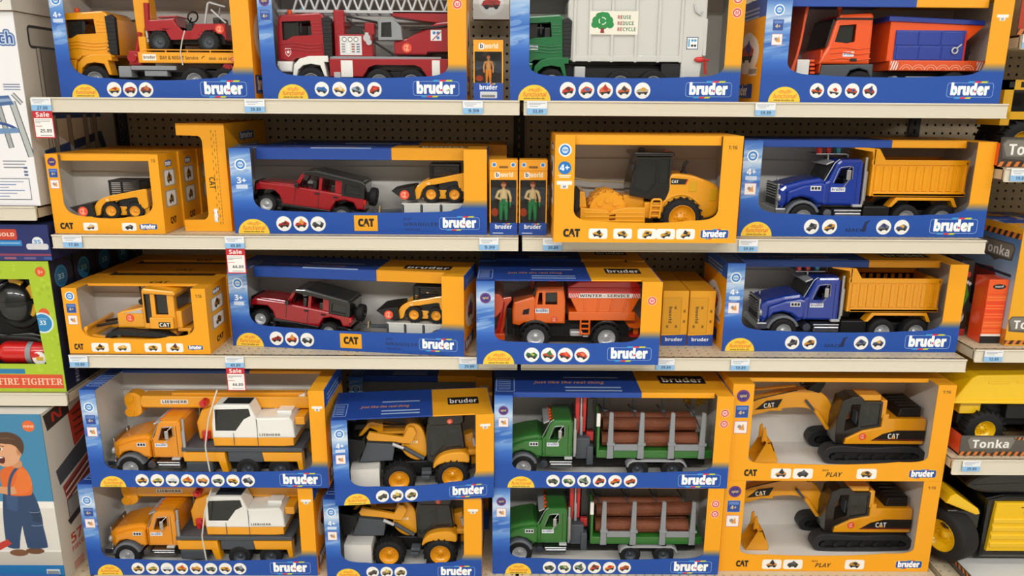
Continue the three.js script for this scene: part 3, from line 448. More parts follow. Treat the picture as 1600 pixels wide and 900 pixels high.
// round sticker on a vertical face
function dot(t, D, x, y, r, z) { const g = new THREE.CylinderGeometry(r / 1000, r / 1000, 0.0004, 24).rotateX(Math.PI / 2).translate(D.X(x, y), D.Y(y), z / 1000); part(t, 'sticker', sheet(PR.sticker, 0.5), printed(g, PR.sticker, 'x', D.X(x, y) - r / 1000, D.X(x, y) + r / 1000, 'y', D.Y(y) - r / 1000, D.Y(y) + r / 1000)); }

// long-nosed truck front, shared by the dump, crane and log trucks
function noseTruck(t, D, col, fend, lamps) {
  const W = 132;
  part(t, 'hood', col, D.ex([302, 470, 300, 392, 330, 368, 430, 341, 520, 328, 552, 346, 552, 478, 512, 500, 502, 472, 470, 444, 420, 432, 372, 446, 342, 478, 322, 500], -W + 10, -12, 9), D.ex([340, 400, 430, 366, 520, 352, 548, 360, 548, 470, 512, 470, 470, 440, 420, 428, 370, 440, 342, 470], -W, -2, 6));
  for (const z of [0, -W + 34]) part(t, 'fender', fend, D.ex(band(421, 545, 96, 80, 168, 20), z - 34, z, 2));
  const g = part(t, 'grille', M.chrome, D.bx(292, 362, 306, 494, -112, -20, 3)); part(g, 'grille_mesh', M.black, D.bx(289, 376, 294, 484, -104, -28, 1)); for (let i = 0; i < 7; i++) part(g, 'grille_bar', M.chrome, D.bx(287, 380 + i * 15, 293, 385 + i * 15, -104, -28, 0.5));
  part(t, 'bumper', M.chrome, D.bx(268, 492, 330, 532, -W + 4, -4, 4)); for (const z of [-18, -110]) part(t, 'headlight', M.silver, D.bl(300, 440, z, 6, 10, 9));
  part(t, 'hood_emblem', M.chrome, D.bl(332, 350, -66, 3, 7, 3));
  part(t, 'cab', col, D.ex([548, 478, 546, 352, 566, 340, 602, 246, 622, 228, 735, 226, 748, 244, 750, 478], -W + 6, -6, 7, [[594, 356, 624, 276, 690, 270, 692, 332, 652, 358]]));
  part(t, 'seat', M.softBlack, D.bx(660, 330, 735, 470, -100, -30, 4), D.bx(600, 430, 700, 470, -100, -30, 3)); part(t, 'steering_wheel', M.black, new THREE.TorusGeometry(0.011, 0.0018, 6, 16).rotateY(1.2).translate(D.X(620, 345), D.Y(345), -0.035));
  part(t, 'windscreen', M.smoke, D.ex([551, 340, 556, 338, 592, 250, 587, 250], -W + 16, -16, 0.5));
  part(t, 'window_trim', M.chrome, D.tu([[596, 352, -5], [624, 272, -5], [694, 266, -5], [696, 334, -5]], 1.3, 6, 14), D.tu([[552, 344, -8], [600, 246, -8], [625, 228, -9]], 1.6, 6, 10));
  part(t, 'mirror', M.chrome, D.bx(652, 282, 676, 336, 4, 10, 2), D.rd([672, 340, -4], [640, 372, 6], 1.2), D.rd([664, 284, 6], [690, 262, -4], 1.2));
  part(t, 'sun_visor', M.silver, D.ex([560, 252, 600, 236, 602, 242, 564, 260], -W + 12, -12, 0.8));
  for (const z of [-8, -W + 8]) part(t, 'exhaust_stack', M.chrome, D.rd([762, 470, z], [762, 215, z], 4.6, 14), D.rd([762, 450, z], [762, 290, z], 6.4, 14));
  part(t, 'side_tank', M.chrome, D.bx(590, 498, 742, 512, -30, 0, 3), D.bx(594, 514, 742, 546, -34, -2, 5), D.cy(556, 520, 11, -40, -4, 18)); part(t, 'cab_step', M.silver, D.bx(690, 470, 742, 484, -10, 2, 1.5));
  for (const [x, y] of [[566, 352], [716, 262]]) part(t, 'door_line', M.dark, D.bx(x, y, x + 3, 462, -7, -5.6, 0.3));
  if (lamps) { part(t, 'light_bar', M.chrome, D.bx(520, 200, 690, 206, -100, -30, 1.5), D.rd([610, 206, -60], [610, 236, -60], 3)); [[545, M.lensRed], [598, M.lensRed], [655, M.lensBlue]].forEach(([x, m], i) => part(t, 'beacon', m, D.rd([x, 200, -40 - i * 4], [x, 176, -40 - i * 4], 8, 14), D.bl(x, 174, -40 - i * 4, 8, 7, 8))); }
  else for (let i = 0; i < 5; i++) part(t, 'roof_lamp', M.lens, D.bl(604 + (i % 2) * 4, 234, -24 - i * 21, 5, 4, 6));
  stick(t, D, PR.maker, 578, 378, 656, 402, -5.8, 'door_sticker'); stick(t, D, PR.vents, 464, 370, 522, 396, -1.6, 'vent_sticker');
  wheel(t, D, 421, 546, 38, -2, 30, M.silver, 0.55); wheel(t, D, 421, 546, 38, -W + 32, 30, M.silver, 0.55).rotation.y = Math.PI;
}
function bareChassis(t, D, x0, x1, y0, y1, z0 = -96, z1 = -36) { part(t, 'chassis', M.black, D.bx(x0, y0, x1, y1, z0, z1, 2)); }

// ---- blue dump truck with yellow body
function dumpTruck(label, pos, ry) {
  const t = thing('toy_dump_truck', label, 'toy truck', pos, ry, 'blue toy dump trucks'), D = draft(730, 622, 0.495, 0.495, 0.058);
  noseTruck(t, D, M.blue, M.fender, true);
  bareChassis(t, D, 500, 1290, 510, 560); part(t, 'fuel_tank', M.black, D.bx(752, 480, 900, 560, -30, -6, 4));
  const y = M.yellow, W = 140, zs = [[0, -6], [-W + 6, -W]];
  for (const [a, b] of zs) {
    const s = part(t, 'body_side', y, D.ex([800, 236, 1322, 230, 1302, 422, 806, 422], a - 3, b + (a ? 3 : -0), 1), D.bx(798, 228, 1322, 256, a, b, 2), D.bx(800, 398, 1306, 424, a, b, 2));
    for (let i = 0; i < 11; i++) part(s, 'rib', y, D.bx(812 + i * 44, 262, 836 + i * 44, 396, a + (a ? -2 : 0), b + (a ? 0 : 2), 1.5));
  }
  part(t, 'body_floor', y, D.bx(800, 408, 1304, 424, -W, 0, 1)); part(t, 'body_front', y, D.bx(796, 168, 810, 424, -W, 0, 2)); part(t, 'tailgate', y, D.bx(1296, 236, 1310, 420, -W, 0, 2));
  part(t, 'cab_guard', y, D.ex([700, 158, 712, 158, 838, 170, 878, 232, 812, 236, 800, 186, 702, 170], -W, 0, 1.5));
  for (const z of [0, -W + 30]) part(t, 'rear_fender', y, D.ex([888, 482, 926, 430, 1240, 430, 1266, 482, 1246, 482, 1226, 446, 940, 446, 908, 482], z - 30, z, 1));
  for (const x of [985, 1180]) axle(t, D, x, 546, 38, 138, 34, M.silver, 0.55);
  return t;
}
// ---- crane truck
function craneTruck(label, pos, ry) {
  const t = thing('toy_crane_truck', label, 'toy truck', pos, ry, 'yellow toy crane trucks'), D = draft(828, 673, 0.435, 0.47, -0.044);
  noseTruck(t, draft(928, 622, 0.435, 0.45, -0.041), M.amber, M.fender, false);
  const y = M.yellow;
  bareChassis(t, D, 420, 1400, 560, 620); part(t, 'deck', M.slate, D.bx(650, 462, 1424, 486, -134, 0, 2)); part(t, 'side_box', M.slate, D.bx(946, 486, 1172, 556, -128, -4, 2)); part(t, 'tank', M.slate, D.bx(680, 556, 850, 622, -40, -2, 4));
  for (const z of [0, -108]) { part(t, 'outrigger', y, D.ex([664, 490, 932, 490, 950, 616, 912, 616, 890, 548, 672, 548], z - 24, z + 2, 1.5)); part(t, 'outrigger', y, D.ex([1172, 490, 1426, 490, 1430, 600, 1402, 600, 1392, 546, 1182, 546], z - 24, z + 2, 1.5)); }
  part(t, 'slew_base', y, D.ex([846, 400, 1362, 398, 1362, 452, 1300, 456, 852, 456], -124, -6, 3), D.cy(1050, 440, 2, -10, -9));
  const c = part(t, 'operator_cab', M.white, D.ex([836, 402, 836, 320, 856, 202, 870, 192, 1084, 192, 1118, 268, 1134, 402], -64, -4, 4, [[864, 220, 1078, 214, 1090, 266, 1044, 288, 990, 354, 858, 354]])); part(c, 'cab_window', M.smoke, D.ex([862, 216, 1080, 212, 1092, 266, 1044, 290, 992, 356, 856, 356], -8, -6, 0.2)); part(c, 'roof_window', M.smoke, D.bx(900, 189, 1070, 192, -56, -14, 0.5));
  part(c, 'windscreen', M.smoke, D.ex([838, 330, 842, 330, 862, 206, 858, 206], -56, -12, 0.3));
  part(t, 'engine_cover', M.white, D.ex([1120, 276, 1336, 268, 1356, 300, 1364, 400, 1132, 402], -120, -4, 5)); part(t, 'exhaust_cover', M.white, D.ex([1180, 272, 1392, 170, 1396, 256, 1340, 276], -90, -70, 2), D.bx(1230, 250, 1330, 272, -70, -30, 4)); part(t, 'counterweight', y, D.bx(1356, 280, 1420, 330, -110, -20, 3));
  stick(t, D, PR.lieb2, 1136, 366, 1284, 390, -3.6); part(t, 'door_seam', M.slate, D.bx(980, 368, 984, 446, -4.2, -3.4, 0.2), D.bx(1128, 280, 1131, 450, -4.2, -3.4, 0.2));
  const U = draft(828, 673 - 74, 0.435 * 1.02, 0.47, -0.044), b = part(t, 'boom', y, U.ex([326, 138, 344, 118, 1410, 118, 1410, 196, 344, 196, 326, 180], -112, -66, 5), U.ex([520, 108, 1410, 100, 1410, 120, 520, 120], -100, -78, 1)); stick(b, U, PR.lieb, 462, 140, 636, 168, -65.6);
  part(t, 'boom_head', y, U.cv([226, 150, 244, 110, 300, 106, 334, 130, 332, 180, 326, 238, 270, 258, 250, 220, 232, 190], -108, -70, 3), U.cy(262, 226, 13, -112, -66), U.cy(258, 138, 12, -112, -66));
  part(t, 'boom_lift', y, D.ex([700, 350, 738, 272, 832, 236, 836, 456, 710, 456], -92, -50, 4)); part(t, 'winch_knob', M.scarlet, D.cy(748, 222, 11, -64, -44), D.cy(748, 222, 6, -44, -38)); part(t, 'hook_block', M.scarlet, D.bx(742, 396, 796, 448, -52, -44, 2), D.cy(768, 410, 8, -50, -38), D.cy(768, 448, 6, -50, -40));
  for (const x of [1075, 1282]) axle(t, D, x, 602, 33, 134, 30, M.slate, 0.5);
  return t;
}
// ---- log truck
const bark = (() => { const n = 128, d = new Uint8Array(n * n * 4); let s = 77; const r = () => { s = (s * 1664525 + 1013904223) >>> 0; return s / 4294967296; }; const rows = Array.from({ length: n }, () => r()); for (let y = 0; y < n; y++) for (let x = 0; x < n; x++) { const v = 0.55 + 0.6 * rows[(y + Math.floor(3 * Math.sin(x * 0.2))+ n) % n] + 0.15 * (r() - 0.5), i = (y * n + x) * 4; d[i] = 138 * v; d[i + 1] = 74 * v; d[i + 2] = 42 * v; d[i + 3] = 255; } const t = new THREE.DataTexture(d, n, n); t.colorSpace = THREE.SRGBColorSpace; t.magFilter = THREE.LinearFilter; t.wrapS = t.wrapT = THREE.RepeatWrapping; t.needsUpdate = true; return t; })();
const barkMat = new THREE.MeshStandardMaterial({ map: bark, roughness: 0.6, bumpMap: bark, bumpScale: 0.004 });
function log(label, group, p, q, r) {
  const a = new THREE.Vector3(...p), b = new THREE.Vector3(...q), L = b.distanceTo(a);
  const g = new THREE.CylinderGeometry(r, r * 0.95, L, 18, 12); const at = g.attributes.position;
  for (let i = 0; i < at.count; i++) { const y = at.getY(i), th = Math.atan2(at.getZ(i), at.getX(i)), k = 1 + 0.05 * Math.sin(th * 3 + y * 30) + 0.03 * Math.sin(th * 7 - y * 70); if (Math.abs(y) < L / 2 - 1e-4 || at.getX(i) ** 2 + at.getZ(i) ** 2 > 1e-8) at.setXYZ(i, at.getX(i) * k, y, at.getZ(i) * k); }
  g.computeVertexNormals();
  const uv = g.attributes.uv; for (let i = 0; i < uv.count; i++) uv.setXY(i, uv.getY(i) * 3, uv.getX(i) * 1.5);
  g.applyQuaternion(new THREE.Quaternion().setFromUnitVectors(new THREE.Vector3(0, 1, 0), b.clone().sub(a).normalize())).translate((p[0] + q[0]) / 2, (p[1] + q[1]) / 2, (p[2] + q[2]) / 2);
  const o = part(scene, numbered('toy_log'), barkMat, g); tag(o, label, 'toy log', group); return o;
}
function logTruck(label, pos, ry) {
  const t = thing('toy_log_truck', label, 'toy truck', pos, ry, 'green toy log trucks'), D = draft(787, 724, 0.43, 0.467, 0.018);
  noseTruck(t, draft(1005, 622, 0.435, 0.46, 0.018), M.truckGreen, M.fender, false);
  const g = M.truckGreen, W = 136;
  bareChassis(t, D, 330, 1420, 600, 660); part(t, 'crane_base', M.slate, D.bx(548, 470, 642, 606, -100, -20, 3), D.bx(620, 520, 662, 640, -40, -14, 2));
  part(t, 'crane_arm', M.scarlet, D.ex([556, 460, 552, 168, 566, 156, 640, 156, 652, 170, 648, 230, 628, 230, 624, 450, 606, 450, 602, 200, 584, 200, 580, 460], -66, -44, 2)); part(t, 'ram', M.silver, D.rd([592, 470, -48], [592, 350, -48], 5), D.rd([592, 470, -48], [592, 206, -48], 3));
  part(t, 'column', M.softBlack, D.bx(630, 236, 692, 480, -90, -56, 3), D.bx(676, 176, 690, 480, -80, -60, 2)); part(t, 'red_clamp', M.scarlet, D.bx(622, 448, 672, 506, -54, -40, 2));
  part(t, 'headboard', g, D.bx(686, 300, 704, 580, -W + 4, -4, 2)); part(t, 'headboard_edge', M.white, D.bx(684, 290, 708, 372, -8, 0, 1)); part(t, 'bed', g, D.bx(690, 532, 1446, 582, -W + 4, -4, 2));
  for (const [i, x] of [776, 978, 1178, 1380].entries()) for (const z of [2, -W + 8]) { const s = part(t, 'stake', M.grey, D.ex([x - 14, 284, x - 4, 278, x + 12, 284, x + 18, 490, x + 20, 580, x - 22, 580, x - 20, 490], z - 8, z, 1), D.bx(x - 26, 478, x + 26, 494, z - 10, z + 2, 1)); if (z > 0 && i % 2 === 0) part(s, 'side_bar', M.grey, D.bx(x + 18, 490, x + 184, 528, -6, 0, 1)); }
  for (let i = 0; i < 4; i++) part(t, 'tie_chain', M.slate, D.tu([[730 + i * 200, 340, -126], [755 + i * 200, 350, -70], [772 + i * 200, 400, -20]], 2.2, 6, 10));
  for (const z of [0, -W + 32]) part(t, 'rear_fender', M.silver, D.ex([880, 636, 892, 610, 920, 594, 1240, 594, 1268, 612, 1284, 636, 1272, 638, 1256, 616, 1234, 604, 926, 604, 900, 618, 890, 640], z - 32, z, 0.8));
  for (const x of [955, 1185]) axle(t, D, x, 658, 31, 132, 30, M.slate, 0.5);
  return t;
}
// ---- excavator
function excavator(label, pos, ry) {
  const t = thing('toy_excavator', label, 'toy excavator', pos, ry, 'yellow toy excavators'), D = draft(773, 642, 0.423, 0.46, 0.05), y = M.catYellow;
  for (const z of [0, -112]) {
    const o = curveGeo([672, 590, 692, 540, 750, 518, 1000, 528, 1300, 522, 1376, 546, 1398, 586, 1376, 622, 1300, 636, 750, 642, 694, 628], 4), inn = [716, 588, 730, 566, 770, 556, 1300, 560, 1350, 578, 1350, 598, 1300, 608, 770, 616, 730, 608];
    const k = part(t, 'track', M.trackGrey, D.ex(o, z - 38, z, 2, [inn])); part(k, 'track_frame', M.dark, D.bx(760, 562, 1310, 612, z - 34, z - 6, 3)); for (let i = 0; i < 7; i++) part(k, 'roller_wheel', M.dark, D.cy(750 + i * 95, 596, 8, z - 32, z - 2, 16));
  }
  part(t, 'undercarriage', M.black, D.bx(880, 520, 1230, 590, -112, -36, 4), D.cy(1050, 540, 2, -100, -99)); part(t, 'slew_ring', M.black, new THREE.CylinderGeometry(0.05, 0.05, 0.02, 28).translate(D.X(1060, 515), D.Y(515), -0.075));
  part(t, 'upper_body', y, D.ex([840, 508, 846, 468, 960, 412, 1084, 388, 1086, 300, 1130, 300, 1130, 330, 1380, 330, 1394, 345, 1390, 508], -140, -4, 4));
  const sw = print(400, 74, (c) => { c.fillStyle = '#eda216'; c.fillRect(-4, -4, 408, 82); poly(c, [0, 74, 85, 26, 185, 2, 404, 2, 404, 74], '#1b1712'); c.fillStyle = '#a8281c'; c.fillRect(20, 66, 384, 4); word(c, 'CAT', 165, 60, 48, '#f2f0ea', 86); poly(c, [148, 60, 165, 42, 182, 60], '#eda41a'); });
  stick(t, D, sw, 1014, 406, 1388, 480, -3.6, 'side_stripe'); dot(t, D, 954, 452, 11, -3.4);
  const c = part(t, 'cab_frame', M.softBlack, D.ex([782, 500, 780, 340, 806, 212, 872, 184, 930, 184, 966, 216, 1086, 216, 1086, 388, 960, 412, 846, 470, 838, 505], -66, -6, 3, [[838, 330, 866, 236, 930, 232, 930, 386, 880, 404, 838, 420], [950, 236, 1070, 232, 1070, 376, 950, 392]]));
  part(c, 'cab_roof', y, D.bx(940, 176, 1092, 216, -62, -12, 3), D.bx(1084, 208, 1126, 330, -62, -8, 3)); part(c, 'seat', M.slate, D.bx(930, 300, 1000, 390, -50, -24, 3)); part(c, 'cab_window', M.smoke, D.bx(944, 230, 1076, 390, -10, -9, 0.2));
  part(t, 'engine_cover', M.black, D.ex([1214, 330, 1226, 268, 1372, 262, 1376, 330], -132, -16, 4)); for (let i = 0; i < 5; i++) part(t, 'cover_slat', M.softBlack, D.bx(1230, 260, 1366, 266, -124 + i * 22, -114 + i * 22, 0.8));
  const U = draft(773, 642 - 74, 0.432, 0.46, 0.05), b = part(t, 'boom', y, U.cv([215, 248, 216, 212, 330, 166, 480, 128, 600, 112, 690, 124, 756, 164, 800, 232, 800, 330, 786, 372, 740, 320, 690, 272, 620, 244, 440, 250, 216, 296], -98, -66, 3));
  const bp = print(190, 84, (k) => { k.fillStyle = '#eda216'; k.fillRect(-4, -4, 198, 92); poly(k, [0, 80, 76, 14, 190, 0, 160, 62], '#1b1712'); k.save(); k.translate(100, 62); k.rotate(-0.12); word(k, 'CAT', 0, 0, 44, '#f2f0ea', 78); poly(k, [-16, 2, 0, -16, 16, 2], '#eda41a'); k.restore(); });
  stick(b, U, bp, 268, 178, 456, 260, -65.6);
  part(t, 'arm_ram', y, U.rd([272, 128, -82], [560, 102, -82], 5)); part(t, 'ram_rod', M.slate, U.rd([214, 136, -82], [274, 128, -82], 2.6)); part(t, 'boom_ram', y, U.rd([670, 246, -58], [770, 376, -58], 6.5)); part(t, 'boom_ram_rod', M.slate, U.rd([612, 182, -60], [672, 248, -60], 4));
  part(t, 'dipper', M.black, U.ex([628, 112, 652, 84, 702, 48, 758, 40, 746, 80, 716, 134, 660, 118], -104, -60, 2), U.tu([[640, 90, -70], [600, 88, -70], [588, 64, -70], [604, 40, -70], [650, 44, -70]], 3.4, 8, 18)); part(t, 'boom_pipe', M.softBlack, U.tu([[216, 208, -64], [300, 176, -64], [420, 146, -64], [556, 116, -64]], 1.8, 6, 16));
  return t;
}
function digBucket(label, pos, ry) {
  const D = draft(300, 610, 0.423, 0.46), t = thing('toy_digging_bucket', label, 'toy bucket', pos, ry, 'loose excavator buckets'), y = M.catYellow;
  for (const z of [0, -62]) part(t, 'bucket_cheek', y, D.ex([240, 610, 318, 470, 352, 460, 404, 580, 404, 612], z - 3, z, 0.8));
  part(t, 'bucket_shell', y, D.ex([404, 612, 404, 580, 352, 460, 318, 470, 330, 478, 346, 474, 396, 584, 396, 602, 240, 602, 240, 612], -65, 0, 0.8)); for (const z of [-14, -44]) part(t, 'bucket_ear', y, D.ex([296, 480, 300, 392, 316, 380, 336, 462], z - 6, z, 0.8));
  for (let i = 0; i < 5; i++) part(t, 'tooth', y, D.ex([226, 612, 246, 602, 246, 612], -10 - i * 12, -4 - i * 12, 0.3));
  return t;
}
// ---- backhoe loader
function backhoe(label, pos, ry) {
  const t = thing('toy_backhoe_loader', label, 'toy digger', pos, ry, 'yellow toy backhoe loaders'), D = draft(699, 797, 0.373, 0.405, -0.009), y = M.catYellow;
  axle(t, D, 570, 690, 44, 150, 42, y, 0.62, 18); axle(t, D, 970, 682, 47, 150, 46, y, 0.6, 18);
  part(t, 'chassis', M.black, D.bx(520, 600, 1120, 690, -112, -42, 4)); part(t, 'step', M.slate, D.bx(738, 640, 812, 664, -34, -6, 2), D.bx(736, 672, 800, 700, -34, -4, 2));
  part(t, 'engine_hood', y, D.cv([588, 512, 600, 400, 640, 320, 700, 322, 756, 380, 776, 560, 720, 596, 650, 580], -112, -44, 4));
  const c = part(t, 'cab', M.softBlack, D.ex([776, 590, 770, 400, 784, 302, 1040, 302, 1070, 500, 940, 520, 860, 560, 826, 606], -124, -26, 4, [[796, 540, 792, 400, 800, 344, 900, 344, 910, 470, 860, 520, 820, 556], [926, 344, 1020, 344, 1036, 484, 930, 492]])); part(c, 'cab_window', M.smoke, D.ex([794, 540, 790, 400, 798, 340, 1022, 340, 1038, 486, 930, 494, 860, 522, 820, 558], -30, -28, 0.3));
  part(c, 'cab_roof', M.softBlack, D.cv([786, 300, 782, 260, 806, 224, 1000, 216, 1050, 236, 1058, 286, 1040, 312, 900, 316, 800, 314], -132, -18, 6)); dot(t, D, 946, 282, 8, -17.4); part(c, 'antenna', M.black, D.rd([742, 400, -60], [742, 268, -60], 1.2), D.rd([1050, 330, -90], [1140, 306, -90], 2)); part(c, 'seat', M.slate, D.bx(930, 420, 1010, 510, -100, -60, 4));
  for (const z of [-4, -104]) part(t, 'rear_fender', y, D.cv([824, 616, 834, 574, 876, 530, 950, 506, 1060, 508, 1096, 540, 1092, 584, 1040, 580, 930, 578, 870, 590], z - 44, z, 4));
  for (const z of [-30, -112]) { const a = part(t, 'loader_arm', y, D.ex([326, 392, 350, 352, 600, 400, 640, 326, 676, 330, 700, 372, 660, 452, 600, 448, 520, 432, 340, 416], z - 12, z, 2)); part(a, 'arm_ram', M.slate, D.rd([600, 480, z - 4], [752, 572, z - 4], 6)); }
  stick(t, D, textPrint('JCB', '#eda216', '#f4f0e6', 80, 36, 60), 650, 440, 720, 470, -43.4); part(t, 'lift_ram', M.silver, D.rd([520, 440, -24], [600, 476, -24], 5));
  const U = draft(699, 797 - 58, 0.373, 0.405, -0.009); part(t, 'bucket_linkage', y, U.ex([262, 354, 330, 262, 360, 250, 448, 270, 446, 330, 640, 334, 640, 352, 420, 348, 400, 320, 350, 296, 290, 354], -96, -60, 2), U.bx(620, 290, 652, 350, -100, -50, 2), U.rd([440, 288, -70], [640, 292, -70], 3)); part(t, 'hose', M.black, U.tu([[420, 272, -66], [520, 286, -66], [640, 288, -66]], 2.6, 6, 12));
  part(t, 'shovel', M.slate, D.ex([272, 566, 330, 424, 540, 446, 520, 566], -130, -24, 2)); part(t, 'shovel_cheek', M.black, D.ex([178, 376, 240, 386, 320, 398, 324, 440, 262, 540, 206, 552, 188, 480], -20, -14, 1), D.ex([178, 376, 240, 386, 320, 398, 324, 440, 262, 540, 206, 552, 188, 480], -136, -128, 1), D.ex([176, 376, 190, 378, 216, 548, 204, 552], -136, -14, 1)); part(t, 'claw', M.black, U.ex([232, 300, 246, 262, 320, 258, 300, 300], -104, -54, 2));
  part(t, 'rear_arm', y, D.ex([1064, 440, 1130, 420, 1150, 500, 1166, 660, 1110, 668, 1104, 560, 1070, 520], -90, -58, 3), D.bx(1090, 520, 1164, 560, -120, -30, 3)); part(t, 'rear_ram', M.silver, D.rd([1130, 440, -40], [1140, 500, -40], 5));
  return t;
}
// ---- flat-nosed truck front, shared by the tow truck, fire engine and garbage truck
function flatTruck(t, D, col, fend, bump) {
  const W = 140;
  part(t, 'cab', col, D.ex([130, 378, 128, 200, 140, 112, 162, 94, 398, 78, 424, 96, 440, 140, 442, 366, 240, 366, 214, 386], -W + 4, -4, 4.5, [[164, 136, 342, 128, 348, 224, 236, 230, 200, 250, 164, 252]]));
  part(t, 'seat', M.softBlack, D.bx(300, 150, 350, 330, -110, -30, 4), D.bx(220, 250, 330, 330, -110, -30, 3)); part(t, 'door_window', M.smoke, D.ex([158, 142, 260, 138, 260, 222, 232, 222, 190, 244, 158, 246], -14, -13, 0.1));
  part(t, 'windscreen', M.softBlack, D.ex([124, 250, 136, 250, 150, 124, 140, 124], -W + 18, -18, 0.5)); part(t, 'wing_mirror', M.black, D.bx(276, 146, 288, 206, -2, 3, 1.5));
  for (const z of [-1, -W + 15]) part(t, 'air_intake', M.black, D.ex([412, 112, 452, 100, 474, 120, 470, 352, 420, 352], z - 14, z, 2)); part(t, 'rear_wall', col, D.bx(430, 120, 468, 356, -W + 16, -16, 4)); for (let i = 0; i < 9; i++) part(t, 'intake_rib', M.rubber, D.bx(420, 126 + i * 25, 466, 134 + i * 25, -3, 0.6, 0.4));
  for (const [i, y] of [140, 160, 182, 204].entries()) part(t, 'cab_groove', col, D.bx(350, y, 410, y + 8, -8, -2.6, 1.2));
  for (const [i, y] of [276, 296, 316].entries()) part(t, 'door_fold', col, D.tu([[150 + i * 14, y, -4], [230, y - 8, -3.6], [330, y + 4, -3.6], [410, y - 2, -4]], 2, 6, 16));
  part(t, 'bumper', bump, D.ex([128, 384, 226, 384, 216, 452, 150, 452, 132, 430], -W + 2, -2, 4)); for (const z of [-10, -118]) part(t, 'headlight', M.silver, D.bl(134, 410, z, 5, 9, 12));
  for (const z of [0, -W + 34]) part(t, 'fender', fend, D.ex([222, 480, 234, 404, 270, 368, 330, 350, 450, 348, 450, 388, 424, 388, 440, 480, 422, 480, 398, 410, 340, 400, 290, 410, 258, 440, 248, 480], z - 34, z + 1, 2));
  axle(t, D, 340, 515, 37, 138, 32, M.silver, 0.55);
  for (const z of [-34, -104]) part(t, 'beacon', M.lens, D.rd([190, 96, z], [190, 66, z], 6.5, 14), D.bl(190, 66, z, 6.5, 5, 6.5));
}
